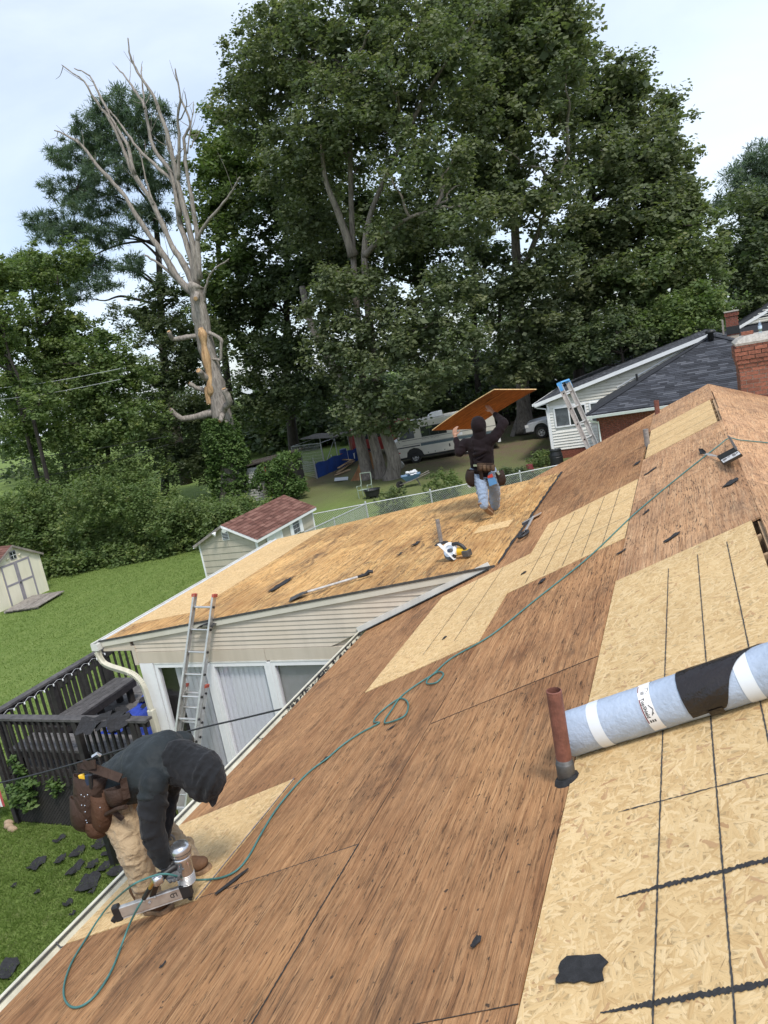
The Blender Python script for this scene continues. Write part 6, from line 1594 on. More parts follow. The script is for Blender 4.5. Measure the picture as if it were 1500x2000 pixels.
# --- big tree to the right of it
rb_ = onz(1028, 848, 0.0)
tr_r = [([rb_, T(1022, 780, 49.8), T(1016, 640, 49.5), T(1006, 450, 49), T(1000, 280, 49), T(1010, 120, 49)], 0.62, 0.10), ([T(1010, 560, 49.3), T(1060, 430, 48), T(1110, 300, 48)], 0.24, 0.06)]
tb_r = [EB(1000, 250, 47, 130, 110, 5), EB(1065, 110, 48, 110, 95, 5), EB(1090, 45, 49, 60, 50, 3), EB(980, 80, 49, 110, 90, 5), EB(1040, 400, 45.5, 110, 60, 3.6), EB(940, 350, 46, 90, 70, 3.6), EB(1070, 520, 46, 80, 45, 3), EB(1010, 560, 46, 80, 40, 3), EB(960, 200, 48, 90, 80, 4), EB(1030, 640, 46.5, 110, 50, 3), EB(1010, 715, 46.5, 95, 40, 2.6), EB(920, 30, 49, 90, 60, 4), EB(1040, 10, 50, 80, 40, 4)]
tree('broadleaf_tree', tuple(rb_), tr_r, tb_r, 1.42, 0.80, 66, 0.27, MT['leaf_oak'], MT['bark_oak'], 'tall dense broadleaf tree whose grey trunk stands between motorhome and pickup', 2, limbs=34)
# --- right-hand trees behind the neighbour's roof
b = onz(1120, 830, 0.0); b = A_(56, onx(1120, 700, 56)[1], 0)
tree('broadleaf_tree', tuple(b), [([b, T(1130, 650, 56), T(1150, 450, 56), T(1170, 250, 56)], 0.5, 0.1)],
     [EB(1165, 215, 55, 90, 85, 5), EB(1225, 175, 56, 52, 58, 4), EB(1190, 330, 53, 120, 80, 5), EB(1270, 300, 54, 85, 85, 4.5), EB(1302, 205, 56, 34, 30, 3), EB(1150, 450, 52, 105, 60, 4), EB(1125, 115, 57, 40, 50, 3), EB(1250, 430, 52, 105, 75, 4), EB(1310, 370, 54, 60, 60, 4), EB(1170, 560, 51, 100, 60, 4), EB(1120, 640, 51, 90, 45, 4)],
     1.50, 0.85, 62, 0.29, MT['leaf_oak'], MT['bark_dark'], 'tall broadleaf tree rising behind the white house gable', 3, limbs=26)
b = A_(54, onx(1290, 690, 54)[1], 0)
tree('broadleaf_tree', tuple(b), [([b, T(1290, 620, 54), T(1300, 480, 54), T(1310, 380, 54)], 0.34, 0.08)],
     [EB(1330, 470, 52, 80, 75, 4), EB(1375, 530, 52, 48, 60, 3), EB(1260, 540, 50, 90, 55, 4), EB(1340, 400, 54, 40, 40, 3), EB(1300, 590, 50, 80, 45, 3)],
     1.30, 0.75, 62, 0.26, MT['leaf_yellow'], MT['bark_dark'], 'yellowish broadleaf tree at the right end of the tall tree mass', 4, limbs=16)
b = A_(47, onx(1350, 700, 47)[1], 0)
tree('small_tree', tuple(b), [([b, T(1345, 660, 47), T(1350, 600, 47)], 0.14, 0.05)],
     [EB(1370, 590, 46.5, 55, 35, 2.4), EB(1310, 610, 46.5, 60, 35, 2.4), EB(1250, 640, 46, 60, 35, 2.2), EB(1400, 605, 47, 30, 28, 1.8), EB(1330, 640, 45.5, 70, 25, 2)],
     1.0, 0.6, 60, 0.21, MT['leaf_light'], MT['bark_dark'], 'small bright green tree just above the neighbour chimney', 5, limbs=10)
b = A_(44, onx(1220, 730, 44)[1], 0)
tree('small_tree', tuple(b), [([b, T(1215, 690, 44), T(1200, 640, 44)], 0.14, 0.05)],
     [EB(1170, 680, 44, 60, 35, 2.0), EB(1240, 670, 44.5, 55, 30, 2.0), EB(1110, 700, 45, 55, 30, 2.0), EB(1200, 630, 45, 70, 30, 2.2)],
     1.0, 0.6, 56, 0.2, MT['leaf_dark'], MT['bark_dark'], 'dark low tree behind the white gable rake', 6, limbs=10)
b = A_(66, onx(1450, 620, 66)[1], 0)
tree('broadleaf_tree', tuple(b), [([b, T(1465, 560, 66), T(1470, 450, 66)], 0.4, 0.1)],
     [EB(1465, 440, 65, 65, 75, 5), EB(1440, 520, 64, 60, 70, 5), EB(1490, 540, 63, 60, 60, 5), EB(1500, 440, 66, 50, 70, 4), EB(1470, 590, 62, 60, 30, 4)],
     1.6, 0.85, 60, 0.30, MT['leaf_dark'], MT['bark_dark'], 'dark broadleaf tree at the right edge behind the far house', 7, limbs=12)
b = A_(78, onx(1490, 620, 78)[1], 0)
tree('pine_tree', tuple(b), [([b, T(1490, 500, 78), T(1490, 300, 78)], 0.35, 0.08)],
     [EB(1490, 310, 78, 35, 28, 3), EB(1440, 345, 78, 30, 22, 2.5), EB(1415, 390, 78, 24, 16, 2), EB(1470, 360, 78, 40, 25, 3), EB(1505, 350, 78, 30, 40, 3)],
     1.3, 0.8, 90, 0.42, MT['leaf_pine'], MT['bark_dark'], 'tall pine showing above the dark tree at the right edge', 8, aspect=0.16, radial=True, limbs=14, fill=False)
# --- dark trees between dead tree and oak
b = A_(50, onx(560, 820, 50)[1], 0)
tree('broadleaf_tree', tuple(b), [([b, T(560, 720, 50), T(560, 500, 50), T(540, 330, 50)], 0.45, 0.1)],
     [EB(540, 420, 48, 95, 85, 4), EB(600, 540, 47, 90, 75, 4), EB(520, 560, 48, 90, 80, 4), EB(560, 680, 46, 85, 75, 3.6), EB(480, 660, 47, 70, 90, 3.4), EB(600, 330, 50, 80, 70, 4), EB(640, 480, 47, 60, 70, 3), EB(600, 760, 45, 90, 60, 3), EB(500, 790, 45, 80, 60, 3), EB(690, 400, 52, 90, 90, 4), EB(760, 470, 52, 90, 60, 4), EB(690, 540, 50, 70, 60, 3)],
     1.35, 0.8, 58, 0.27, MT['leaf_dark'], MT['bark_dark'], 'dark dense tree filling the gap between dead trunk and oak', 9, limbs=16)
b = A_(49, onx(430, 760, 49)[1], 0)
tree('broadleaf_tree', tuple(b), [([b, T(430, 600, 49), T(430, 330, 49)], 0.4, 0.08)],
     [EB(440, 270, 48, 50, 55, 3), EB(470, 330, 48, 70, 75, 3.5), EB(430, 420, 47, 75, 70, 3.5), EB(450, 520, 46, 70, 70, 3), EB(420, 610, 46, 55, 70, 3), EB(415, 335, 49, 34, 52, 2.6)],
     1.30, 0.75, 60, 0.26, MT['leaf_light'], MT['bark_dark'], 'leafy tree directly behind the bare branches of the dead tree', 10, limbs=14)
b = A_(58, onx(800, 800, 58)[1], 0)
tree('broadleaf_tree', tuple(b), [([b, T(850, 640, 58), T(860, 500, 58)], 0.4, 0.1), ([A_(55, onx(935, 800, 55)[1], 0), T(930, 700, 55), T(925, 520, 55), T(940, 420, 55)], 0.3, 0.1), ([A_(57, onx(880, 800, 57)[1], 0), T(868, 700, 57), T(850, 560, 57)], 0.22, 0.08), ([A_(56, onx(985, 800, 56)[1], 0), T(975, 650, 56), T(985, 500, 56)], 0.26, 0.08)],
     [EB(820, 530, 56, 80, 60, 3), EB(960, 500, 55, 70, 40, 3), EB(800, 660, 55, 60, 60, 3), EB(880, 400, 54, 130, 100, 4), EB(830, 470, 52, 90, 60, 4), EB(930, 580, 53, 60, 40, 3), EB(1080, 590, 54, 80, 50, 3), EB(1190, 480, 58, 90, 60, 4), EB(840, 770, 54, 110, 40, 3), EB(960, 770, 54, 90, 40, 3), EB(700, 560, 56, 90, 100, 4), EB(930, 690, 58, 40, 30, 2)],
     1.5, 0.8, 46, 0.28, MT['leaf_dark'], MT['bark_dark'], 'shaded tree group with thin trunks behind the oak and motorhome', 11, limbs=20, gap=0.15)
# --- spruce with hanging vines left of the dead tree
b = A_(39, onx(310, 930, 39)[1], 0)
tree('spruce_tree', tuple(b), [([b, T(320, 800, 39), T(320, 600, 39)], 0.3, 0.05)],
     [EB(270, 615, 38.5, 50, 35, 2.2), EB(320, 650, 38.5, 75, 55, 2.4), EB(330, 740, 38.2, 75, 60, 2.4), EB(380, 800, 38, 70, 50, 2.4), EB(300, 830, 38, 60, 60, 2.2), EB(380, 680, 39, 60, 80, 2.4), EB(350, 890, 37.5, 80, 60, 2.2), EB(330, 570, 39, 40, 40, 2), EB(400, 900, 39, 50, 50, 1.6)],
     0.95, 0.55, 72, 0.19, MT['leaf_dark'], MT['bark_dark'], 'dark spruce draped with vines just left of the dead trunk', 12, aspect=0.4, limbs=12)
# --- mid-left bushy tree and slender trees at the left edge
b = A_(33, onx(200, 900, 33)[1], 0)
tree('bushy_tree', tuple(b), [([b, T(200, 800, 33), T(200, 680, 33)], 0.2, 0.05)],
     [EB(200, 690, 33, 60, 45, 2.2), EB(240, 740, 33, 60, 60, 2.2), EB(180, 780, 32.5, 75, 60, 2.4), EB(250, 830, 32, 80, 55, 2.2), EB(120, 760, 33, 60, 60, 2.2), EB(180, 860, 31.5, 90, 45, 2.2), EB(60, 840, 32, 80, 60, 2.2), EB(40, 740, 33, 70, 60, 2), EB(100, 700, 34, 60, 60, 2), EB(20, 660, 34, 50, 50, 2), EB(150, 660, 34, 45, 50, 2)],
     0.95, 0.55, 76, 0.18, MT['leaf_light'], MT['bark_dark'], 'bushy bright green tree left of the vine draped spruce', 13, limbs=16)
SLIM = [(62, 905, 30, [(0, 640), (-20, 560)], 'leftmost slender tree with a dark leaning trunk'), (110, 880, 34, [(75, 640), (60, 540), (60, 510)], 'slender tree with upright trunk second from the left edge'), (165, 880, 35, [(140, 700), (120, 600), (110, 520)], 'slender tree nearest the pine with thin upright trunk'), (85, 930, 29, [(60, 800), (20, 700), (5, 630)], 'slender forked tree low at the left edge')]
for i, (u0, v0, x, pts, lab) in enumerate(SLIM):
    b = onx(u0, v0, x); b[2] = 0
    P = [b] + [T(u, v, x) for u, v in pts]
    bl = []
    for k, (u, v) in enumerate(pts):
        for q in range(4):
            bl.append(EB(u + NPR.uniform(-45, 45), v + NPR.uniform(-35, 55), x + NPR.uniform(-1.2, 1.2), NPR.uniform(24, 42), NPR.uniform(22, 40), 1.0))
    tree('slender_tree', tuple(b), [(P, 0.14, 0.03)], bl, 0.85, 0.46, 60, 0.18, MT['leaf_light'], MT['bark_dark'], lab, 20 + i, 'slender trees at the left edge', limbs=12, gap=0.1, fill=False)
# --- pine behind the dead tree
b = A_(47, onx(330, 800, 47)[1], 0)
pine_b = [EB(235, 205, 46, 42, 24, 2), EB(190, 250, 46, 50, 28, 2.2), EB(260, 270, 46, 60, 35, 2.4), EB(300, 230, 46, 40, 30, 2), EB(150, 300, 46, 50, 26, 2.2), EB(220, 340, 45, 60, 30, 2.4), EB(310, 330, 46, 50, 40, 2.2), EB(130, 370, 46, 45, 20, 2), EB(190, 400, 45, 55, 24, 2.2), EB(90, 430, 46, 38, 18, 1.8), EB(130, 460, 45.5, 55, 24, 2.2),
          EB(220, 460, 45, 45, 24, 2), EB(170, 520, 45, 45, 24, 2), EB(110, 540, 44.5, 60, 26, 2.2), EB(60, 520, 44, 45, 24, 2), EB(160, 570, 44, 30, 18, 1.6), EB(255, 520, 44, 28, 20, 1.5), EB(290, 420, 46, 40, 30, 2), EB(205, 555, 44, 25, 14, 1.2)]
pine_t = [([b, T(320, 700, 47), T(310, 500, 47), T(290, 330, 47), T(250, 210, 47)], 0.4, 0.08)]
for (u, v, u1, v1) in ((305, 480, 110, 460), (308, 500, 215, 470), (310, 560, 215, 530), (300, 430, 140, 370), (295, 400, 190, 330), (305, 470, 100, 545), (285, 330, 200, 260), (300, 555, 170, 520)):
    pine_t.append(([T(u, v, 47), T((u * 2 + u1) / 3, (v * 2 + v1) / 3 - 18, 46.5), T((u + 2 * u1) / 3, (v + 2 * v1) / 3 - 14, 46), T(u1, v1, 45.5)], 0.10, 0.03))
tree('pine_tree', tuple(b), pine_t, pine_b, 0.86, 0.60, 95, 0.38, MT['leaf_pine'], MT['bark_dark'], 'pine with drooping tufted boughs behind the dead tree', 30, aspect=0.13, radial=True, limbs=22, squash=0.75, shell=0.05, fill=False)
# --- the dead tree: trunk, broken stubs, ivy
DX = 35.8
dt = thing('dead_tree', tuple(onz(446, 985, 0.0)), 'tall dead tree with bare grey branches and peeling orange wood', 'tree')
D = lambda u, v, x=DX: onx(u, v, x)
rs = np.random.RandomState(8)
def rough_tube(mb, pts, r0, r1, n=10, k=4, pw=0.8, broken=False):
    P = smooth_path(pts, k); m = len(P); rad = [(r0 + (r1 - r0) * (i / (m - 1)) ** pw) * (1 + 0.07 * rs.normal()) for i in range(m)]
    P = [p + rs.normal(size=3) * 0.018 for p in P]
    if broken: P.append(P[-1] + (P[-1] - P[-2]) * 0.3); rad.append(rad[-1] * 0.35)
    mb.tube(P, rad, n)
trunk = MB(); rough_tube(trunk, [D(448, 990), D(446, 900), D(432, 800), D(418, 735), D(403, 680), D(392, 620), D(385, 575), D(383, 558)], 0.56, 0.40, 14)
part('trunk', trunk, MT['bark_dead'], dt, smooth=True)
peel = MB(); pts = [D(412, 775, DX - 0.33), D(410, 740, DX - 0.40), D(401, 690, DX - 0.40), D(396, 655, DX - 0.38), D(391, 640, DX - 0.36)]
P = smooth_path(pts, 5); peel.tube(P, [0.05, *[0.20 + 0.05 * math.sin(i) for i in range(len(P) - 2)], 0.04], 10); part('bare_wood', peel, MT['bark_bare'], dt, smooth=True)
peel = MB(); P = smooth_path([D(409, 790, DX - 0.40), D(405, 768, DX - 0.42), D(404, 755, DX - 0.40)], 4); peel.tube(P, 0.16, 8); part('bare_wood', peel, MT['bark_bare'], dt, smooth=True)
LIMBS = [([(385, 580), (345, 540), (325, 505), (285, 450), (245, 385), (200, 335), (160, 285), (130, 265), (105, 254)], 0.30, 0.035, -0.6),
         ([(222, 362), (200, 335), (170, 300), (150, 270)], 0.10, 0.03, -0.6),
         ([(380, 560), (362, 520), (335, 480), (300, 400), (262, 340), (240, 290), (215, 235), (182, 190), (165, 160), (122, 128)], 0.27, 0.030, 0.2),
         ([(262, 340), (250, 285), (225, 245), (205, 205), (185, 165), (175, 148), (146, 133)], 0.14, 0.03, 0.6),
         ([(384, 560), (372, 500), (350, 430), (340, 360), (310, 330), (270, 290), (240, 250), (215, 215)], 0.26, 0.04, 0.5),
         ([(350, 420), (335, 340), (300, 290), (283, 210), (262, 175), (245, 150), (226, 130)], 0.19, 0.035, 0.9),
         ([(283, 212), (279, 180), (277, 132)], 0.08, 0.03, 0.9),
         ([(384, 555), (378, 480), (352, 380), (340, 320), (325, 260), (300, 190), (268, 140), (255, 110), (250, 76)], 0.24, 0.032, 0.0),
         ([(348, 350), (350, 290), (348, 230), (352, 190), (342, 135)], 0.13, 0.035, -0.3), ([(350, 235), (365, 205), (360, 180)], 0.05, 0.02, -0.3),
         ([(390, 545), (385, 460), (376, 400), (365, 330), (360, 270), (372, 240), (350, 190)], 0.21, 0.05, 0.2), ([(372, 290), (385, 265), (398, 245)], 0.05, 0.02, 0.2), ([(366, 300), (375, 230), (378, 200)], 0.05, 0.02, 0.3),
         ([(385, 470), (400, 440), (430, 405), (455, 370), (468, 346)], 0.13, 0.045, -0.3), ([(398, 590), (402, 560), (415, 530), (445, 508)], 0.12, 0.04, -0.3),
         ([(330, 300), (320, 250), (303, 222)], 0.07, 0.03, 0.1), ([(345, 545), (310, 515), (283, 498)], 0.13, 0.05, -0.5), ([(340, 320), (350, 300), (365, 280)], 0.06, 0.02, 0.0), ([(300, 400), (285, 350), (275, 300)], 0.08, 0.03, 0.3), ([(352, 382), (338, 330), (334, 302)], 0.09, 0.03, 0.2)]
TW = []
for pts, r0, r1, dx in LIMBS:
    n = len(pts); mb = MB(); P = [D(u, v, DX + dx * i / (n - 1) * 1.5) for i, (u, v) in enumerate(pts)]
    rough_tube(mb, P, r0 * 0.80, r1 * 0.9, 9, 4, 0.75, True)
    for i in range(1, n):                              # short dead twigs along the limb
        for q in range(2):
            if rs.rand() < 0.55:
                k = rs.rand(); o = P[i - 1] * (1 - k) + P[i] * k; d = norm(P[i] - P[i - 1]) * 0.5 + rs.normal(size=3) * 0.6 + A_(0, 0, 0.25); L = 0.25 + 0.7 * rs.rand()
                TW.append([o, o + d * L * 0.5 + rs.normal(size=3) * 0.05, o + d * L + A_(0, 0, 0.1 * L)])
    part('branch', mb, MT['bark_dead'], dt, smooth=True)
tw = MB()
for P in TW: tw.tube(smooth_path(P, 3), [0.022, 0.02, 0.018, 0.014, 0.012, 0.009, 0.006], 5)
part('twigs', tw, MT['bark_dead'], dt, kind='stuff')
STUBS = [([(388, 657), (365, 658), (338, 662), (330, 648)], 0.15, 0.12, -0.8), ([(408, 650), (430, 662), (432, 680), (430, 703), (415, 700)], 0.11, 0.07, 0.0), ([(412, 740), (398, 735), (388, 724)], 0.22, 0.17, -0.9), ([(408, 766), (388, 760), (370, 749)], 0.16, 0.12, -0.5),
         ([(430, 810), (440, 795), (448, 785), (437, 760)], 0.20, 0.16, -0.7), ([(415, 805), (390, 812), (355, 818), (332, 800)], 0.24, 0.13, -0.9), ([(432, 815), (434, 812), (430, 822)], 0.18, 0.12, -0.8), ([(385, 572), (383, 580), (382, 583)], 0.16, 0.14, -0.7)]
for pts, r0, r1, dx in STUBS:
    n = len(pts); mb = MB(); rough_tube(mb, [D(u, v, DX - 0.2 + dx * i / (n - 1)) for i, (u, v) in enumerate(pts)], r0, r1, 10, 4)
    s = part('stub', mb, MT['bark_dead'], dt, smooth=True)
    e, e2 = D(*pts[-1], DX - 0.2 + dx), D(*pts[-2], DX - 0.2 + dx * (n - 2) / (n - 1))
    part('cut_face', MB().lathe([(r1 * 0.8, 0), (r1 * 0.78, 0.02), (0.01, 0.022)], e + norm(e - e2) * 0.02, e - e2, 10), MT['bark_bare'], s)
iv = onz(446, 985, 0.0); rs = np.random.RandomState(77); cs = []; rr = []
axis_ = smooth_path([D(452, 992), D(447, 905), D(435, 858), D(429, 832), D(426, 820)], 8)
for i in range(1500):
    k = rs.rand() ** 0.9 * (len(axis_) - 1.01); j = int(k); c = axis_[j] * (1 - k + j) + axis_[j + 1] * (k - j); t = k / len(axis_)
    a = rs.rand() * 6.283; rad = (1.10 - 0.52 * t ** 1.6) * (0.82 + 0.3 * rs.rand()) * (1 + 0.1 * math.sin(5 * a + 9 * t)) * (1.0 if t < 0.94 else 0.8)
    cs.append(c + A_(math.cos(a) * rad, math.sin(a) * rad, 0)); rr.append(0.17 + 0.10 * rs.rand())
v, t = leaf_cloud(np.array(cs), np.array(rr), 22, 0.15, rs, 0.8, shell=0.2)
ivt = thing('ivy', tuple(iv), 'dense green ivy wrapped round the foot of the dead tree', 'ivy')
link('foliage', quads_mesh('ivy', v - np.tile(iv, (len(v), 1)), t), MT['leaf_vine'], ivt, Matrix.Translation(iv))
# --- hedge along the left side of the lawn: tangled undergrowth
hb = []
for i in range(46):
    t = i / 45
    c = A_(24.6 + 2.6 * t, 31 - 13.0 * t, 0); c[0] += NPR.uniform(-0.4, 1.6); hgt = 1.5 + 0.9 * NPR.rand() + (1.2 if t < 0.40 else 0) - (0.6 if t > 0.8 else 0)
    hb.append(((c[0], c[1], hgt * 0.5), (1.1 + 0.6 * NPR.rand(), 1.0 + 0.5 * NPR.rand(), hgt * 0.58)))
for i in range(80):                                    # low growth creeping onto the lawn
    t = NPR.rand(); f0 = A_(21.9, 26.5, 0) * (1 - t) + A_(26.0, 18.2, 0) * t if t > 0.25 else A_(21.6, 30.5, 0) * (1 - t * 4) + A_(22.9, 24.4, 0) * t * 4
    c = f0 + A_(0.35 + 0.9 * NPR.rand(), 0.3 * NPR.rand(), 0); hh = 0.35 + 0.75 * NPR.rand()
    hb.append(((c[0], c[1], hh * 0.45), (0.45 + 0.3 * NPR.rand(), 0.5 + 0.3 * NPR.rand(), hh * 0.6)))
for i in range(26):
    t = i / 25; c = A_(30 + 2 * NPR.rand(), 34 - 8 * t, 0); hgt = 3.2 + 1.5 * NPR.rand()
    hb.append(((c[0], c[1], hgt * 0.5), (1.3, 1.3, hgt * 0.55)))
bush('undergrowth', (26.5, 24, 0), hb, 4200, 34, 0.15, MT['leaf_hedge'], 'tangled green undergrowth along the far side of the lawn', 'undergrowth', None, 'stuff', seed=5, cr=0.34)
for i, (u, v, x, rx, rz, lab) in enumerate(((170, 985, 24.2, 55, 55, 'tall rounded shrub with pale drooping sprays behind the cream shed'), (60, 1000, 26, 60, 60, 'broad shrub at the left edge above the cream shed roof'), (330, 1020, 25.4, 55, 34, 'wide green shrub left of the beige shed gable'), (250, 990, 25.0, 50, 45, 'rounded shrub in the middle of the hedge'), (425, 1022, 26.2, 34, 20, 'low shrub at the back corner of the beige shed'))):
    bl = [EB(u, v, x, rx, rz, 1.1), EB(u + 20, v - 25, x + 0.3, rx * 0.7, rz * 0.6, 0.9), EB(u - 24, v - 12, x, rx * 0.6, rz * 0.6, 0.8)]
    c = onx(u, v, x); c[2] = 0
    bush('shrub', tuple(c), bl, 150, 34, 0.12, MT['leaf_hedge' if i % 2 else 'leaf_light'], lab, 'shrub', 'shrubs in the hedge', seed=300 + i, cr=0.25, stem=False)
# vine-covered bush with pale trunk in front of shed 3
c = onz(545, 985, 0.0)
vb = bush('vine_bush', tuple(c), [EB(560, 902, 35, 32, 20, 1.0), EB(520, 925, 35, 28, 20, 0.9), EB(550, 945, 34.8, 42, 28, 1.0), EB(580, 950, 35, 24, 18, 0.8), EB(505, 945, 35, 16, 18, 0.5)], 230, 36, 0.15, MT['leaf_vine'], 'leafy vine covered bush in front of the grey lap sided shed', 'bush', seed=91, cr=0.28)
part('pale_trunk', MB().tube(smooth_path([onx(520, 985, 34.5), onx(516, 950, 34.4), onx(510, 935, 34.4)], 4), 0.11, 8), MT['bark_dead'], vb)
# --- far treeline closing the view
rs = np.random.RandomState(99); cs = []; rr = []
for i in range(900):
    a = math.radians(-32 + 84 * rs.rand()); dist = 92 + 30 * rs.rand()
    h_ = 7 + 5 * rs.rand() + 3 * math.sin(a * 9); z = h_ * rs.rand() ** 0.7
    cs.append((dist * math.cos(a), dist * math.sin(a), z)); rr.append(1.7)
for i in range(700):                                   # low dark growth behind the yards
    yy = -4 + 50 * rs.rand(); xx = 58 + 9 * rs.rand(); cs.append((xx, yy, 0.3 + 4.2 * rs.rand() ** 1.3)); rr.append(1.2)
v, t = leaf_cloud(np.array(cs), np.array(rr), 46, 0.55, rs, 0.7, shell=0.2)
tag(link('treeline', quads_mesh('treeline', v, t * 0.7), MT['leaf_dark']), 'distant dark wood closing the view behind the yards', 'wood', None, 'stuff')
# fallen branch, hanging twig lines
# --- grass
def grass(name, xr, yr, n, hgt, wid, seed, label):
    rs = np.random.RandomState(seed)
    x = xr[0] + (xr[1] - xr[0]) * rs.rand(n); y = yr[0] + (yr[1] - yr[0]) * rs.rand(n)
    keep = ~((x > 7.85) & (x < 13.7) & (y < 10.95)) & ~((x > 18.9) & (x < 21.4) & (y > 23.7)) & ~((x > 19.5) & (x < 23.6) & (y > 12.7) & (y < 15)) & (y > 3.95)
    x, y = x[keep], y[keep]; n = len(x)
    a = rs.rand(n) * 6.283; h = hgt * (0.45 + 0.9 * rs.rand(n)); w = wid * (0.6 + 0.8 * rs.rand(n)); ln = h * (0.3 + 0.9 * rs.rand(n)); b = rs.rand(n) * 6.283
    z0 = np.zeros(n)
    base = np.stack([x, y, z0], 1); dx = np.stack([np.cos(a) * w, np.sin(a) * w, z0], 1) * 0.5; tip = base + np.stack([np.cos(b) * ln, np.sin(b) * ln, h], 1)
    mid = base + np.stack([np.cos(b) * ln * 0.3, np.sin(b) * ln * 0.3, h * 0.6], 1)
    v = np.stack([base - dx, base + dx, mid + dx * 0.7, tip], 1).reshape(-1, 3)
    patch = 0.5 + 0.5 * np.sin(x * 1.7 + 1.3 * np.sin(y * 1.1)) * np.sin(y * 1.9 + x * 0.6)
    t = np.clip(0.12 + 0.35 * patch + 0.45 * rs.rand(n), 0, 1)
    tag(link(name, quads_mesh(name, v, t), MT['grassblade']), label, 'grass', None, 'stuff')
grass('grass', (4.6, 8.4), (5.6, 12.8), 90000, 0.045, 0.008, 1, 'close cropped grass blades under the eave')
grass('grass', (8.2, 26.5), (10.9, 27), 110000, 0.035, 0.022, 2, 'mown lawn grass between the deck and the hedge')

# ================================================================ THINGS ON THE ROOF
# --- roll of underlayment
r0, r1 = roofP(3.150, 1.272, 0.100), roofP(3.070, 0.225, 0.100)
RA = norm(r1 - r0); RL = np.linalg.norm(r1 - r0); RN = norm(NR - RA * (NR @ RA)); RC = np.cross(RA, RN)
if RC[0] > 0: RC = -RC                              # towards the camera
def rollP(t, phi, rad=0.1): return r0 + RA * t + (RN * math.cos(phi) + RC * math.sin(phi)) * rad
roll = thing('membrane_roll', tuple(roofP(3.12, 0.78)), 'pale blue roll of roofing membrane lying across the new boards', 'roll')
def roll_shell(t0f, t1f, p0, p1, rad, mat, name, nt=24, npn=48, wob=0.0):
    mb = MB(); rr2 = random.Random(len(name))
    for i in range(npn + 1):
        ph = p0 + (p1 - p0) * i / npn; a, b = t0f(ph), t1f(ph)
        for j in range(nt + 1):
            t = a + (b - a) * j / nt
            w = wob * (math.sin(31 * t + 4 * ph) * math.sin(9 * ph + 12 * t) + 0.5 * math.sin(70 * t + 17 * ph)) if wob else 0
            mb.v.append(tuple(rollP(t, ph, rad + w)))
    for i in range(npn):
        for j in range(nt):
            k = i * (nt + 1) + j; mb.f.append((k, k + 1, k + nt + 2, k + nt + 1))
    o = part(name, mb, MT[mat], roll, smooth=True); return o
roll_shell(lambda p: 0.0, lambda p: RL, -PI, PI, 0.0995, 'membrane', 'film', 60, 64, 0.0011)
em = MB()
for s, t in ((1, 0.0), (-1, RL)):
    n = 40; b = len(em.v)
    for q in range(3):
        for k in range(n): em.v.append(tuple(rollP(t - 0.004 * s * (q == 0) + 0.03 * s * (q == 2), 2 * PI * k / n, (0.0985, 0.055, 0.052)[q])))
    for q in range(2):
        for k in range(n): em.f.append((b + q * n + k, b + q * n + (k + 1) % n, b + (q + 1) * n + (k + 1) % n, b + (q + 1) * n + k))
part('roll_end', em, MT['membrane_end'], roll)
rg = MB()
for k in range(5): rg.tube([rollP(-0.0055, 2 * PI * i / 36, 0.062 + 0.0085 * k) for i in range(37)], 0.0018, 5, cap=False)
part('layer_edges', rg, MT['membrane'], roll, kind='stuff')
roll_shell(lambda p: 0.150, lambda p: 0.205, -PI, PI, 0.1012, 'band', 'tape_band', 6, 56)
roll_shell(lambda p: 0.805, lambda p: 0.865, -PI, PI, 0.1012, 'band', 'tape_band', 6, 56)
roll_shell(lambda p: 0.398, lambda p: 0.452, -1.2, 2.3, 0.1013, 'label', 'paper_label', 6, 56)
roll_shell(lambda p: 0.572 + 0.0 * p, lambda p: 0.915 - 0.080 * (p + 0.55) - 0.012 * math.sin(p * 2.2), -0.75, 2.15, 0.1040, 'blackwrap', 'black_wrap', 30, 56, 0.0011)
roll_shell(lambda p: 0.64, lambda p: 0.70, 2.0, 2.42, 0.1075, 'blackwrap', 'wrap_flap', 8, 10, 0.0015)
def text_mesh(s, size, bold=0.0):
    cu = bpy.data.curves.new('txt', 'FONT'); cu.body = s; cu.size = size; cu.align_x = 'LEFT'; cu.resolution_u = 2; cu.offset = bold
    ob = bpy.data.objects.new('txt', cu); COL.objects.link(ob); dg = bpy.context.evaluated_depsgraph_get(); dg.update()
    me = bpy.data.meshes.new_from_object(ob.evaluated_get(dg)); bpy.data.objects.remove(ob); return me
def on_roll(me, phi0, t0):                       # text x runs round the roll, text y along it
    for v in me.vertices: v.co = Vector(tuple(rollP(t0 + v.co.y, phi0 + v.co.x / 0.1016, 0.1017)))
    return me
part('lettering', on_roll(text_mesh('TopShield', 0.0215, 0.0006), 0.66, 0.4075), MT['ink'], roll)
def roll_patch(t0, t1, p0, p1, mat, name, rad=0.1017):
    return roll_shell(lambda p: t0, lambda p: t1, p0, p1, rad, mat, name, 2, 10)
roll_patch(0.3995, 0.4045, 0.70, 1.75, 'ink_red', 'label_stripe'); roll_patch(0.400, 0.404, -0.05, 0.36, 'ink_red', 'label_stripe')
lg = MB()                                        # roof peak drawn over the lettering
for (pa, ta, pb, tb) in ((1.00, 0.432, 1.22, 0.4455), (1.22, 0.4455, 1.44, 0.432), (1.30, 0.4405, 1.40, 0.4405), (1.09, 0.438, 1.20, 0.4455)):
    pts = [rollP(ta + (tb - ta) * i / 4, pa + (pb - pa) * i / 4, 0.1018) for i in range(5)]; lg.tube(pts, 0.0017, 4)
part('logo', lg, MT['ink'], roll)
bc = MB()
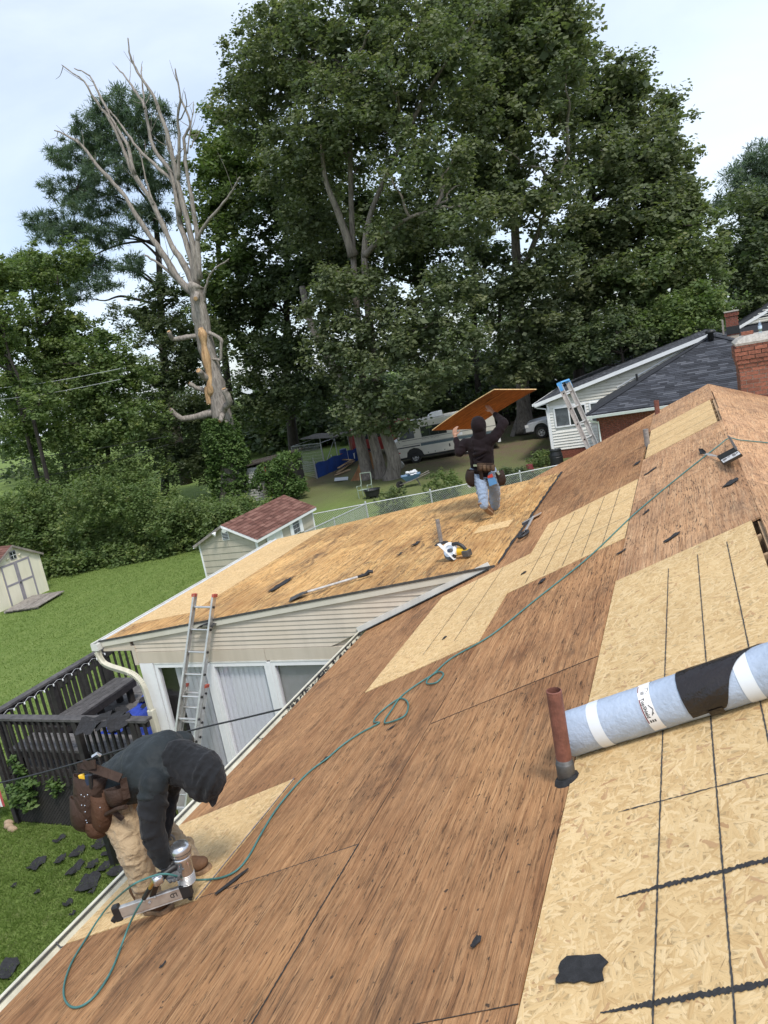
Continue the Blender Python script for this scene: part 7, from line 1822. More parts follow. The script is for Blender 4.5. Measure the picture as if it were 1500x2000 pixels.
for i in range(9):
    p = 0.36 + i * 0.018; w = 0.004 + 0.006 * ((i * 7) % 3) / 2; bc.quad(rollP(0.412, p, 0.1018), rollP(0.428, p, 0.1018), rollP(0.428, p + w, 0.1018), rollP(0.412, p + w, 0.1018))
for i in range(3): bc.quad(rollP(0.433 + i * 0.006, 0.22, 0.1018), rollP(0.4355 + i * 0.006, 0.22, 0.1018), rollP(0.4355 + i * 0.006, 0.52 - 0.06 * i, 0.1018), rollP(0.433 + i * 0.006, 0.52 - 0.06 * i, 0.1018))
for i in range(3): bc.quad(rollP(0.410 + i * 0.010, 1.62, 0.1018), rollP(0.416 + i * 0.010, 1.62, 0.1018), rollP(0.416 + i * 0.010, 1.74, 0.1018), rollP(0.410 + i * 0.010, 1.74, 0.1018))
part('barcode', bc, MT['ink'], roll)

# --- air hose
def H(u, v, l=0.011): return onroof(u, v, l)
hp = [farP(8.6, 2.2, 0.01), farP(9.0, 1.1, 0.012), onroof(1500, 866, 0.0)]
hp = [farP(9.9, 1.9, 0.011), farP(9.6, 1.0, 0.011), farP(9.2, 0.45, 0.011), farP(8.85, 0.10, 0.016), H(1424, 856, 0.02)]
hp += [H(u, v) for u, v in ((1400, 873), (1330, 928), (1240, 1003), (1150, 1088), (1050, 1168), (960, 1240), (884, 1284), (850, 1313), (836, 1326), (834, 1335), (852, 1333), (866, 1318), (858, 1312), (838, 1322), (804, 1344), (780, 1364), (764, 1388), (752, 1406), (756, 1412))]
hp += [H(u, v) for u, v in ((790, 1398), (797, 1374), (784, 1364), (764, 1374), (738, 1396), (730, 1410), (740, 1412), (700, 1434), (668, 1456), (638, 1482), (608, 1504), (576, 1536), (540, 1580), (512, 1625), (486, 1672), (462, 1700), (432, 1714))]
hp += [H(400, 1718, 0.02), onx(372, 1718, 3.02), onx(345, 1711, 2.92), onx(318, 1707, 2.86), onx(285, 1716, 2.82), onx(250, 1735, 2.80), H(205, 1778, 0.03), H(165, 1838), H(140, 1880), H(126, 1920), H(126, 1950), H(141, 1967), H(165, 1962), H(192, 1937), H(218, 1895), H(236, 1850, 0.02), onx(252, 1808, 2.80), onx(268, 1775, 2.80), onx(280, 1756, 2.82)]
# lift the loops where they cross
single('air_hose', MB().tube(smooth_path(hp, 7), 0.0060, 8), MT['hose'], 'long green air hose running down the deck from the ridge to the nail gun', 'hose', smooth=True)

# --- coil nail gun
ng = thing('nail_gun', tuple(onroof(372, 1757, 0.0)), 'silver framing nail gun with a long flat magazine held by the bending worker', 'nail gun')
nb0, nb1 = onx(366, 1724, 3.0), onx(350, 1650, 3.0); nd = norm(nb1 - nb0); nL = np.linalg.norm(nb1 - nb0)
part('body', MB().lathe([(0.028, -0.01), (0.040, 0.0), (0.046, 0.03), (0.050, 0.06), (0.050, nL * 0.62), (0.056, nL * 0.66), (0.058, nL * 0.76)], nb0, nd, 22), MT['steel'], ng, smooth=True)
part('cylinder_cap', MB().lathe([(0.060, nL * 0.76), (0.062, nL * 0.80), (0.060, nL * 0.93), (0.050, nL * 1.0), (0.036, nL * 1.03), (0.012, nL * 1.03)], nb0, nd, 22), MT['steel'], ng, smooth=True)
part('exhaust_slots', MB().lathe([(0.0625, nL * 0.855), (0.0625, nL * 0.865)], nb0, nd, 22), MT['black'], ng)
for i in range(7): part('cooling_rib', MB().lathe([(0.0505, 0.012 + i * 0.009), (0.0525, 0.0145 + i * 0.009), (0.0505, 0.017 + i * 0.009)], nb0, nd, 22), MT['alu'], ng)
cv = norm(-nb0 + CAM)
st_ = MB(); sx, sy2, sz = basis(nd, cv)
part('warning_label', MB().beam(nb0 + nd * 0.085 + cv * 0.0495, nb0 + nd * 0.125 + cv * 0.0505, 0.05, 0.004, cv), MT['label'], ng)
part('warning_stripe', MB().beam(nb0 + nd * 0.112 + cv * 0.053, nb0 + nd * 0.124 + cv * 0.053, 0.046, 0.003, cv), MT['red'], ng)
hA, hB = nb0 + nd * (nL * 0.50), onx(310, 1716, 2.87)
part('handle', MB().tube(smooth_path([hA, hA * 0.6 + hB * 0.4 + A_(0, 0, 0.012), hB], 5), [0.030] * 3 + [0.022] * 5 + [0.024] * 3, 12), MT['black'], ng, smooth=True)
hd = norm(hB - hA)
part('end_cap', MB().lathe([(0.030, -0.01), (0.034, 0.0), (0.034, 0.035), (0.026, 0.045), (0.012, 0.047)], hB - hd * 0.01, hd, 18), MT['steel'], ng, smooth=True)
fit0, fit1 = hB + hd * 0.03, onx(281, 1755, 2.82)
part('air_fitting', MB().tube([fit0, fit0 * 0.55 + fit1 * 0.45], 0.011, 8), plain('brass', (0.50, 0.32, 0.10), 0.35, metal=0.8), ng)
part('hose_boot', MB().tube([fit0 * 0.6 + fit1 * 0.4, fit1], 0.014, 8), MT['black'], ng)
mg0, mg1 = onx(362, 1738, 2.97), onx(231, 1782, 2.80); md = norm(mg1 - mg0); mup = norm(A_(0, 0.1, 1)); mup = norm(mup - md * (mup @ md)); mside = np.cross(md, mup)
part('magazine', MB().beam(mg0, mg1, 0.030, 0.066, mup), MT['alu'], ng, bevel=0.006)
part('magazine_rail', MB().beam(mg0 - mup * 0.038 , mg1 - mup * 0.038, 0.022, 0.010, mup), MT['alu_dull'], ng)
part('magazine_foot', MB().beam(mg1 - md * 0.02, mg1 + md * 0.026, 0.042, 0.098, mup), MT['black'], ng, bevel=0.01)
part('magazine_foot', MB().beam(mg1 + md * 0.0261 - mup * 0.045, mg1 + md * 0.045 - mup * 0.02, 0.03, 0.03, mup), MT['black'], ng, bevel=0.006)
part('feed_housing', MB().beam(mg0 - md * 0.035, mg0 + md * 0.025, 0.05, 0.085, mup), MT['black'], ng, bevel=0.008)
noseT = onroof(374, 1757, 0.002)
part('nose', MB().tube([nb0, nb0 * 0.5 + noseT * 0.5, noseT + (nb0 - noseT) * 0.15], [0.03, 0.018, 0.013], 10), MT['black'], ng)
part('nose_tip', MB().tube([noseT + (nb0 - noseT) * 0.2 + A_(-0.012, 0, 0), noseT], [0.012, 0.007], 6), MT['iron'], ng)
br0 = mg0 + md * 0.19
part('bracket', MB().beam(br0 + mup * 0.03, hB + hd * 0.0, 0.02, 0.03, md), MT['black'], ng)
face = -mside if (-mside @ (CAM - mg0)) > 0 else mside
for q in (0.17, 0.21, 0.235): part('bolt_head', MB().lathe([(0.009, 0), (0.009, 0.006), (0.004, 0.009)], mg0 + md * q + face * 0.0155 + mup * (0.028 if q != 0.21 else 0.005), face, 10), MT['alu_dull'], ng)
# hand-written mark on the magazine, read upside down
tm = text_mesh('LD', 0.036, 0.0008)
TX, TY = md * 1.0, -mup
if np.cross(TX, TY) @ face < 0: TX = -TX
o0 = mg0 + md * (0.045 if TX @ md > 0 else 0.095) + face * 0.0156 + mup * 0.012
for v in tm.vertices: c = v.co.copy(); v.co = Vector(tuple(o0 + TX * c.x + TY * c.y + face * 0.0006))
part('mark', tm, MT['ink'], ng)

# --- scraps and offcuts lying on the deck
SCR = [((1137, 1893), 0.115, 0.17, 0.1, 'black torn felt patch on the near new board'), ((930, 1840), 0.085, 0.05, 0.4, 'small black felt chip left of the torn felt patch'), ((453, 1722), 0.24, 0.045, 0.75, 'long narrow black felt strip below the green hose'), ((462, 1733), 0.06, 0.015, 1.0, 'thin black sliver beside the long felt strip'),
       ((318, 1885), 0.07, 0.03, 0.3, 'tiny black chip inside the hose loop'), ((1311, 1050), 0.25, 0.10, 0.9, 'curled black felt piece on old plywood above the near new boards'), ((1271, 920), 0.34, 0.10, 0.8, 'long black felt piece near the ridge below the far new board'), ((1244, 905), 0.26, 0.14, 0.2, 'black felt flap beside the grey roof pipe'),
       ((1058, 1135), 0.17, 0.10, 0.3, 'black felt chip beside the hose below the middle new board'), ((1023, 1119), 0.11, 0.09, 0.3, 'round black felt blot on the middle new board'), ((1213, 1078), 0.16, 0.06, 1.1, 'black splinter at the lower corner of the ruled new board'), ((634, 1484), 0.11, 0.08, 0.5, 'black chip caught under the hose near the gutter'),
       ((868, 1246), 0.10, 0.06, 0.3, 'black dot of felt on the board beside the siding'), ((1262, 1000), 0.2, 0.05, 0.5, 'thin dark curl of felt beside the hose'), ((1428, 942), 0.25, 0.18, 0.5, 'black felt remnant beside the ridge on the old plywood'), ((765, 1421), 0.14, 0.03, 0.9, 'dark splinter right of the big hose loop')]
for i, ((u, v), L, W, a, lab) in enumerate(SCR):
    p = onroof(u, v, 0.006 + 0.001 * (i % 3)); q = 0.62 if i not in (0, 2) else 0.95
    scrap(0, 0, 0, L * q, W * q, 0, 100 + i, lab, 'felt scraps on the roof deck', M=frame(p, (1, 0, 0), ES, NR) @ Matrix.Rotation(-a, 4, 'Z'), th=0.003, curl=0.006, name='felt_scrap')
for i, ((u, v), L, W, a, lab) in enumerate((((548, 1142), 0.62, 0.15, 0.05, 'straight black shingle strip in the middle of the low roof'), ((812, 1062), 0.22, 0.09, 0.2, 'small dark shingle chip left of the grey pipe on the low roof'), ((780, 1083), 0.12, 0.05, 0.4, 'tiny dark chip at the middle of the low roof'))):
    p = onext(u, v, 0.014)
    scrap(0, 0, 0, L, W, 0, 140 + i, lab, 'shingle scraps on the low roof', M=frame(p, (1, 0, 0), ET, NE) @ Matrix.Rotation(-a, 4, 'Z'), th=0.004, curl=0.02)
# --- packaging tray lying over the ridge
pt = thing('packaging_tray', tuple(onroof(1424, 889, 0.0)), 'black packaging tray with a white printed label lying at the ridge', 'packaging')
c = [onroof(1400, 891, 0.05), onroof(1434, 873, 0.10), onroof(1449, 887, 0.14), onroof(1413, 906, 0.05)]
c = [np.array(q) for q in c]
part('tray', MB().prism(c, NR * -0.02), MT['black'], pt)
lab4 = [c[0] * 0.42 + c[3] * 0.58, c[1] * 0.42 + c[2] * 0.58, c[1] * 0.04 + c[2] * 0.96, c[0] * 0.04 + c[3] * 0.96]
cen = sum(lab4) / 4; lab4 = [cen + (q - cen) * 0.94 + NR * 0.004 for q in lab4]
part('printed_label', MB().prism(lab4, NR * -0.002), MT['label'], pt)
lm = MB()
def LB4(a, b): return lab4[0] * (1 - a) * (1 - b) + lab4[1] * a * (1 - b) + lab4[2] * a * b + lab4[3] * (1 - a) * b
for a0, a1, b0, b1 in ((0.06, 0.30, 0.15, 0.55), (0.34, 0.55, 0.12, 0.24), (0.34, 0.5, 0.36, 0.46), (0.62, 0.80, 0.12, 0.75), (0.84, 0.95, 0.2, 0.5), (0.1, 0.14, 0.7, 0.9)):
    lm.quad(LB4(a0, b0) + NR * 0.0012, LB4(a1, b0) + NR * 0.0012, LB4(a1, b1) + NR * 0.0012, LB4(a0, b1) + NR * 0.0012)
part('print', lm, MT['grey_pipe'], pt)
part('bent_strip', MB().prism([onroof(1421, 850, 0.05), onroof(1426, 852, 0.12), onroof(1441, 877, 0.13), onroof(1436, 878, 0.10)], A_(0.004, 0.004, -0.006)), MT['grey_pipe'], pt)
ps = MB(); pts = [(onroof(1368, 886, 0.010), onroof(1376, 884, 0.03)), (onroof(1385, 890, 0.012), onroof(1388, 886, 0.035)), (onroof(1406, 895, 0.02), onroof(1402, 890, 0.05))]
for i in range(2): ps.quad(pts[i][0], pts[i + 1][0], pts[i + 1][1], pts[i][1])
single('paper_strip', ps, MT['label'], 'white paper strip trailing from the black packaging tray', 'paper')
single('black_flap', MB().prism([onroof(1364, 876, 0.03), onroof(1372, 876, 0.05), onroof(1378, 881, 0.05), onroof(1378, 885, 0.03), onroof(1367, 886, 0.015)], NR * -0.008), MT['tar'], 'black leaf shaped flap at the end of the white paper strip', 'flap')

# --- roofing shovels
def shaft(mb, a, b, r): mb.tube([a, b], r, 10)
a, b = onext(578, 1163, 0.05), onext(722, 1120, 0.05)
sh = thing('roofing_shovel', tuple((a + b) / 2 - NE * 0.05), 'long handled tear off shovel lying on the low roof', 'shovel')
d = norm(b - a); w = np.cross(NE, d)
part('shaft', MB().tube([a + (b - a) * 0.14, a + (b - a) * 0.85], 0.017, 10), MT['alu_dull'], sh)
part('grip', MB().tube([a + (b - a) * 0.84, a + (b - a) * 0.88, b - d * 0.04, b], [0.018, 0.022, 0.024, 0.014], 10), MT['black'], sh)
part('end_handle', MB().tube([b - d * 0.05, b - d * 0.0 + NE * 0.03, b + d * 0.05 + NE * 0.01], [0.026, 0.03, 0.02], 8), MT['black'], sh)
part('blade', MB().prism([a - d * 0.10 + w * 0.11 - NE * 0.035, a - d * 0.10 - w * 0.11 - NE * 0.035, a + d * 0.09 - w * 0.09, a + d * 0.16 - w * 0.02, a + d * 0.16 + w * 0.02, a + d * 0.09 + w * 0.09], NE * 0.006), MT['iron'], sh)
part('socket', MB().tube([a + d * 0.04, a + (b - a) * 0.16], [0.012, 0.02], 8), MT['iron'], sh)
a, b = onext(1042, 1008, 0.06), onroof(1019, 1050, 0.05)
sp = thing('roofing_spade', tuple((a + b) / 2 - NR * 0.05), 'short tear off spade with black D grip beside the valley', 'spade')
d = norm(b - a); w = np.cross(NR, d)
part('shaft', MB().tube([a + (b - a) * 0.05, a + (b - a) * 0.76], 0.018, 10), MT['alu'], sp)
part('blade', MB().prism([a - w * 0.16 - d * 0.06 - NR * 0.02, a + w * 0.11 - d * 0.06 - NR * 0.02, a + w * 0.11 + d * 0.12, a - w * 0.16 + d * 0.12], NR * 0.012), MT['alu_dull'], sp)
part('blade_edge', MB().prism([a - w * 0.17 + d * 0.10, a - w * 0.02 + d * 0.10, a - w * 0.02 + d * 0.18 - NR * 0.05, a - w * 0.17 + d * 0.18 - NR * 0.05], NR * 0.012), MT['black'], sp)
gp = a + (b - a) * 0.74
part('grip', MB().tube(smooth_path([gp, gp + d * 0.06 + w * 0.05, gp + d * 0.20 + w * 0.065, gp + d * 0.27 + w * 0.02, gp + d * 0.27 - w * 0.02, gp + d * 0.20 - w * 0.065, gp + d * 0.06 - w * 0.05, gp], 4), 0.020, 8), MT['black'], sp, smooth=True)

# --- circular saw on the low roof
sc0 = onext(893, 1092, 0.0)
cs_ = thing('circular_saw', tuple(sc0), 'yellow cordless circular saw resting on the low roof by the pipe', 'circular saw')
e1 = norm(A_(-0.25, -0.95, 0.0)); e1 = norm(e1 - NE * (e1 @ NE)); e3 = NE; e2 = np.cross(e3, e1)        # e1 to the right of the picture
fc = norm(CAM - sc0); fc = norm(fc - e1 * (fc @ e1))
bc_ = sc0 + e3 * 0.125 - e1 * 0.07 - fc * (-0.02)
bz = norm(fc + e3 * 0.3)
part('blade', MB().lathe([(0.085, -0.002), (0.085, 0.002), (0.02, 0.003)], bc_ + bz * 0.0, bz, 26), MT['steel'], cs_)
part('arbor', MB().lathe([(0.022, 0), (0.022, 0.012), (0.01, 0.016)], bc_ + bz * 0.003, bz, 14), MT['navy'], cs_)
gd = MB(); bx_, by_, _ = basis(bz, tuple(e3)); n = 22
for i in range(n + 1):
    an = math.radians(-35 + 200 * i / n)
    ca = by_ * math.sin(an) + bx_ * math.cos(an) * 1.0
    for rr2, zz in ((0.072, 0.012), (0.108, 0.012), (0.112, -0.03), (0.07, -0.035)): gd.v.append(tuple(bc_ + ca * rr2 + bz * zz))
for i in range(n):
    for q in range(4): gd.f.append((i * 4 + q, i * 4 + (q + 1) % 4, (i + 1) * 4 + (q + 1) % 4, (i + 1) * 4 + q))
part('upper_guard', gd, MT['white'], cs_, smooth=False)
part('lower_guard', MB().lathe([(0.094, -0.02), (0.094, 0.008), (0.04, 0.010)], bc_ - e3 * 0.03 - bz * 0.012, bz, 22), MT['iron'], cs_)
b0_, b1_ = bc_ - e1 * 0.11 + e3 * 0.10 + bz * 0.03, bc_ + e1 * 0.07 - e3 * 0.135 + bz * 0.03
part('base_plate', MB().beam(b0_, b1_, 0.006, 0.12, bz), MT['white'], cs_)
mo = bc_ + e1 * 0.10 - bz * 0.05 - e3 * 0.01
part('motor_housing', MB().capsule(mo - e1 * 0.05, 0.055, mo + e1 * 0.08 + e3 * 0.0, 0.048, 14), MT['yellow'], cs_, smooth=True)
part('gear_case', MB().capsule(bc_ - bz * 0.03 + e1 * 0.02, 0.045, mo, 0.045, 12), MT['iron'], cs_, smooth=True)
part('handle', MB().tube(smooth_path([bc_ + e1 * 0.06 + e3 * 0.085 - bz * 0.03, bc_ + e1 * 0.14 + e3 * 0.085 - bz * 0.03, bc_ + e1 * 0.21 + e3 * 0.03 - bz * 0.03, bc_ + e1 * 0.23 - e3 * 0.03 - bz * 0.03], 4), 0.024, 10), MT['black'], cs_, smooth=True)
bp = bc_ + e1 * 0.235 - e3 * 0.055 - bz * 0.02
part('battery_pack', MB().beam(bp - e1 * 0.045, bp + e1 * 0.055, 0.10, 0.085, e3), MT['iron'], cs_, bevel=0.012)
part('battery_label', MB().beam(bp - e1 * 0.02 + e3 * 0.0435, bp + e1 * 0.03 + e3 * 0.0435, 0.06, 0.004, e3), MT['yellow'], cs_)

# --- overhead cables
def cable(pts, r, label, group=None, name='cable', mat='cable'):
    single(name, MB().tube(smooth_path(pts, 8), r, 6), MT[mat], label, 'cable', group)
cable([onx(566, 1381, 6.25), onx(470, 1404, 6.2), onx(380, 1425, 6.15), onx(250, 1460, 6.1), onx(120, 1499, 6.0), onx(0, 1529, 5.9), onx(-160, 1560, 5.8)], 0.010, 'black service cable sagging past the window wall behind the bending worker')
for i, (a, b, lab) in enumerate((((-40, 762), (235, 720), 'upper of the two utility wires crossing the slender trees'), ((-40, 785), (235, 741), 'lower of the two utility wires crossing the slender trees'), ((-40, 905), (330, 852), 'low utility wire over the hedge at the left'), ((60, 935), (330, 868), 'lowest utility wire just above the hedge'))):
    p, q = onx(*a, 29.0), onx(*b, 30.5); m = (p + q) / 2 - A_(0, 0, 0.12)
    cable([p, m, q], 0.014, lab, 'utility wires', 'utility_wire', 'galv' if i < 2 else 'cable')

# ================================================================ PEOPLE
TXC = bpy.data.textures.new('folds', 'CLOUDS'); TXC.noise_scale = 0.09; TXC.noise_depth = 2
TXF = bpy.data.textures.new('fine_folds', 'CLOUDS'); TXF.noise_scale = 0.04; TXF.noise_depth = 2
def flesh(name, mb, mat, parent, voxel=0.011, smooth=6, folds=0.0, tex=None, label=None):
    o = part(name, mb, mat, parent, smooth=True, label=label)
    m = o.modifiers.new('merge', 'REMESH'); m.mode = 'VOXEL'; m.voxel_size = voxel; m.use_smooth_shade = True
    s = o.modifiers.new('soft', 'SMOOTH'); s.iterations = smooth; s.factor = 0.5
    if folds:
        d = o.modifiers.new('folds', 'DISPLACE'); d.texture = tex or TXC; d.strength = folds; d.mid_level = 0.5; d.texture_coords = 'LOCAL'
        s2 = o.modifiers.new('soft2', 'SMOOTH'); s2.iterations = 1; s2.factor = 0.4
    return o
def chain(mb, pts, rads, **k):
    for i in range(len(pts) - 1): mb.capsule(pts[i], rads[i], pts[i + 1], rads[i + 1], **k)
def finger(mb, base, dirs, lens, r):
    p = A_(*base)
    for i, (d, l) in enumerate(zip(dirs, lens)):
        q = p + norm(d) * l; mb.capsule(p, r * (1 - 0.1 * i), q, r * (1 - 0.1 * (i + 1)), 9); p = q
def wrinkles(mb, a, b, ra, rb, n, seed, depth=0.012, span=2.4, bias=None):
    """slanting cloth folds raised on a limb running from a to b"""
    r = random.Random(seed); a = A_(*a); b = A_(*b); x, y, z = basis(b - a); L = np.linalg.norm(b - a)
    for i in range(n):
        t = (i + r.random()) / n; rad = ra + (rb - ra) * t; st0 = r.random() * 6.28 if bias is None else bias + (r.random() - 0.5) * 1.5; sl_ = (r.random() - 0.5) * 0.9; sp_ = span * (0.5 + 0.6 * r.random()); w = depth * (0.7 + 0.7 * r.random())
        pts = [a + z * (L * t + sl_ * rad * (j / 6 - 0.5) * 2) + (x * math.cos(st0 + sp_ * (j / 6 - 0.5)) + y * math.sin(st0 + sp_ * (j / 6 - 0.5))) * rad * 0.985 for j in range(7)]
        for j in range(6): mb.capsule(pts[j], w * (0.5 + 0.5 * math.sin(PI * (j + 0.05) / 6)), pts[j + 1], w * (0.5 + 0.5 * math.sin(PI * min(1, (j + 1) / 6.05))), 7)
def hand_mesh(wrist, palm_dir, palm_n, thumb_side, curl, scale=1.0):
    """palm with four unequal fingers curling towards palm_n and a thumb leaving the side"""
    mb = MB(); f = norm(palm_dir); n = norm(palm_n - f * (np.asarray(palm_n) @ f)); s = norm(thumb_side - f * (np.asarray(thumb_side) @ f)); w = A_(*wrist); k = scale
    mb.ell(w + f * 0.045 * k, f * 0.052 * k, s * 0.042 * k, n * 0.018 * k, 14); mb.capsule(w - f * 0.02 * k, 0.026 * k, w + f * 0.02 * k, 0.028 * k, 10)
    for i, (o, l) in enumerate(((0.030, 0.92), (0.010, 1.0), (-0.011, 0.95), (-0.030, 0.76))):
        b = w + f * (0.085 - 0.004 * abs(i - 1)) * k + s * o * k
        a0, a1, a2 = curl * 0.6, curl * 1.5, curl * 2.2
        dirs = [f * math.cos(a) + n * math.sin(a) for a in (a0, a1, a2)]
        finger(mb, b - f * 0.02 * k, [f] + dirs, [0.02 * k, 0.040 * l * k, 0.026 * l * k, 0.020 * l * k], 0.0098 * k)
    finger(mb, w + f * 0.025 * k + s * 0.028 * k, [s * 0.8 + f * 0.6 + n * 0.2, s * 0.3 + f * 0.9 + n * 0.5, f * 0.9 + n * 0.6 - s * 0.1], [0.03 * k, 0.030 * k, 0.024 * k], 0.0115 * k)
    return mb
def boot(parent, heel, toe, up, sole=True, k=1.0):
    heel = A_(*heel); toe = A_(*toe); d = norm(toe - heel); u = norm(A_(*up) - d * (A_(*up) @ d)); w = np.cross(u, d); L = np.linalg.norm(toe - heel)
    mb = MB()
    mb.ell(heel + d * 0.05 + u * 0.055 * k, d * 0.062, w * 0.040 * k, u * 0.055 * k, 14)
    mb.ell(heel + d * L * 0.52 + u * 0.045 * k, d * L * 0.40, w * 0.043 * k, u * 0.045 * k, 14)
    mb.ell(heel + d * (L - 0.065) + u * 0.040 * k, d * 0.070, w * 0.048 * k, u * 0.038 * k, 14)
    mb.capsule(heel + d * 0.055 + u * 0.05, 0.050 * k, heel + d * 0.05 + u * 0.15 * k, 0.050 * k, 12)
    o = flesh('boot', mb, MT['boot'], parent, 0.008, 4)
    pr = []
    for t, ww in ((0.0, 0.026), (0.06, 0.038), (0.25, 0.036), (0.42, 0.034), (0.62, 0.044), (0.82, 0.046), (0.95, 0.034), (1.02, 0.014)): pr.append((t, ww))
    poly = [heel + d * (t * L) + w * ww * k for t, ww in pr] + [heel + d * (t * L) - w * ww * k for t, ww in pr[::-1]]
    part('sole', MB().prism([p + u * 0.014 for p in poly], -u * 0.026), MT['sole'], o, bevel=0.004)
    return o

# ---- bending worker at the gutter
wa = thing('person', tuple(onroof(335, 1760, 0.0)), 'person in faded black hoodie and khaki trousers bending over at the gutter', 'person')
pel = onx(216, 1548, 3.22); neck = onx(352, 1484, 3.22); chest = onx(300, 1492, 3.22)
hr, hl = onx(232, 1582, 3.07), onx(238, 1556, 3.38)
kr, kl = onx(262, 1660, 2.98), onx(322, 1640, 3.40)
heelR, toeR = onroof(276, 1770, 0.012), onroof(352, 1774, 0.012)
heelR = roofP(3.04, 4.20, 0.014); toeR = roofP(2.97, 3.925, 0.014)
heelL = roofP(3.36, 4.13, 0.014); toeL = roofP(3.29, 3.86, 0.014)
ar, al = heelR + A_(0.0, -0.045, 0.13), heelL + A_(0.0, -0.045, 0.13)
kr = onx(258, 1655, 3.00); kl = onx(327, 1638, 3.42)
sr, sl = onx(300, 1528, 3.04), onx(352, 1452, 3.42)
er_, el_ = onx(297, 1618, 2.95), onx(330, 1545, 3.45)
wr, wl = onx(320, 1684, 2.94), onx(318, 1632, 3.27)
head = onx(400, 1512, 3.20)
spn = norm(neck - pel); lat = norm(sl - sr); bk_ = norm(np.cross(lat, spn)); bk_ = bk_ if bk_[2] > 0 else -bk_
body = MB()
body.capsule(pel, 0.135, chest, 0.150, 16, bk_, 0.72); body.capsule(chest, 0.14, neck, 0.085, 14, bk_, 0.8); body.capsule(neck, 0.055, head, 0.06, 12)
hx_ = norm(head - neck); body.ell(head, hx_ * 0.118, lat * 0.078, np.cross(hx_, lat) * 0.092, 16)
fd = norm(np.cross(hx_, lat)); fd = fd if fd[2] < 0 else -fd
body.ell(head + fd * 0.095 + hx_ * 0.0, hx_ * 0.02, lat * 0.014, fd * 0.022, 8)
chain(body, [sr, er_, wr], [0.055, 0.042, 0.028]); chain(body, [sl, el_, wl], [0.055, 0.042, 0.028])
chain(body, [pel + lat * -0.09, kr, ar], [0.085, 0.058, 0.038]); chain(body, [pel + lat * 0.09, kl, al], [0.085, 0.058, 0.038])
flesh('body', body, MT['skin'], wa, 0.014, 4)
hoo = MB()
hoo.capsule(pel + bk_ * 0.0, 0.185, (pel + chest) / 2 + bk_ * 0.012, 0.222, 18, bk_, 0.74); hoo.capsule((pel + chest) / 2 + bk_ * 0.012, 0.222, chest + bk_ * 0.006, 0.222, 18, bk_, 0.72)
hoo.capsule(chest + bk_ * 0.006, 0.215, neck - spn * 0.03, 0.135, 18, bk_, 0.75)
hoo.capsule(sr + spn * 0.0, 0.085, chest + spn * 0.02 - lat * 0.05, 0.14, 14, bk_, 0.85); hoo.capsule(sl, 0.088, chest + spn * 0.02 + lat * 0.05, 0.14, 14, bk_, 0.85)
hoo.capsule(pel - spn * 0.035 - bk_ * 0.02, 0.178, pel + spn * 0.1, 0.19, 16, bk_, 0.78)
hoo.capsule(sr, 0.082, sr * 0.8 + er_ * 0.2, 0.078, 12)
wrinkles(hoo, pel, (pel + chest) / 2, 0.150, 0.165, 6, 21, 0.016, 1.6); wrinkles(hoo, sr, er_ * 0.3 + sr * 0.7, 0.082, 0.078, 3, 22, 0.014)
flesh('hoodie', hoo, MT['hoodie_grey'], wa, 0.011, 6, 0.026)
sv = MB(); chain(sv, [sr * 0.72 + er_ * 0.28, er_, er_ * 0.35 + wr * 0.65, wr], [0.083, 0.070, 0.060, 0.046], n=14)
sv.capsule(wr - norm(wr - er_) * 0.03, 0.050, wr - norm(wr - er_) * 0.012, 0.049, 12)
wrinkles(sv, sr * 0.7 + er_ * 0.3, er_, 0.083, 0.070, 6, 9, 0.013); wrinkles(sv, er_, wr, 0.070, 0.05, 8, 10, 0.012)
flesh('sleeve', sv, MT['hoodie_black'], wa, 0.009, 3, 0.015, TXF)
sv = MB(); chain(sv, [sl * 0.8 + el_ * 0.2, el_, wl], [0.083, 0.070, 0.048], n=14); flesh('sleeve', sv, MT['hoodie_black'], wa, 0.012, 5, 0.03, TXF)
hd_ = MB()
hd_.ell(head - hx_ * 0.005 - fd * 0.005, hx_ * 0.150, lat * 0.125, fd * 0.140, 20); hd_.capsule(neck - spn * 0.01 + bk_ * 0.0, 0.125, head - hx_ * 0.05, 0.128, 16)
hd_.capsule(neck - spn * 0.03 - lat * 0.06 - bk_ * 0.05, 0.075, head - hx_ * 0.08 + fd * 0.05, 0.085, 12); hd_.ell(head + fd * 0.085 + hx_ * 0.01, hx_ * 0.10, lat * 0.10, fd * 0.05, 14)
for a0, tl, rr2, t0, t1 in ((-0.75, 0.30, 0.026, 1.3, 5.2), (-0.48, 0.22, 0.022, 1.2, 5.0), (-0.22, 0.28, 0.020, 1.6, 4.9), (0.02, 0.20, 0.018, 1.9, 5.2), (0.30, 0.25, 0.017, 1.5, 4.4), (0.55, 0.1, 0.016, 2.2, 4.8)):
    pts = []
    for j in range(11):
        tt = t0 + (t1 - t0) * j / 10; a = max(-0.95, min(0.95, a0 + tl * math.sin(tt * 1.3 + a0 * 3)))
        pts.append(head + hx_ * a * 0.150 + (lat * math.cos(tt) * 0.127 + fd * math.sin(tt) * 0.142) * math.sqrt(1 - a * a))
    for j in range(10): hd_.capsule(pts[j], rr2 * (0.55 + 0.45 * math.sin(PI * (j + 0.1) / 10)), pts[j + 1], rr2 * (0.55 + 0.45 * math.sin(PI * (j + 1.1) / 10.2)), 8)
flesh('hood', hd_, MT['hoodie_black'], wa, 0.008, 4, 0.02, TXF)
part('cap_brim', MB().prism([head + fd * 0.09 + hx_ * 0.07 + lat * 0.07, head + fd * 0.135 + hx_ * 0.095 + lat * 0.05, head + fd * 0.150 + hx_ * 0.10, head + fd * 0.135 + hx_ * 0.095 - lat * 0.05, head + fd * 0.09 + hx_ * 0.07 - lat * 0.07], hx_ * 0.012), MT['hoodie_black'], wa)
tr_ = MB()
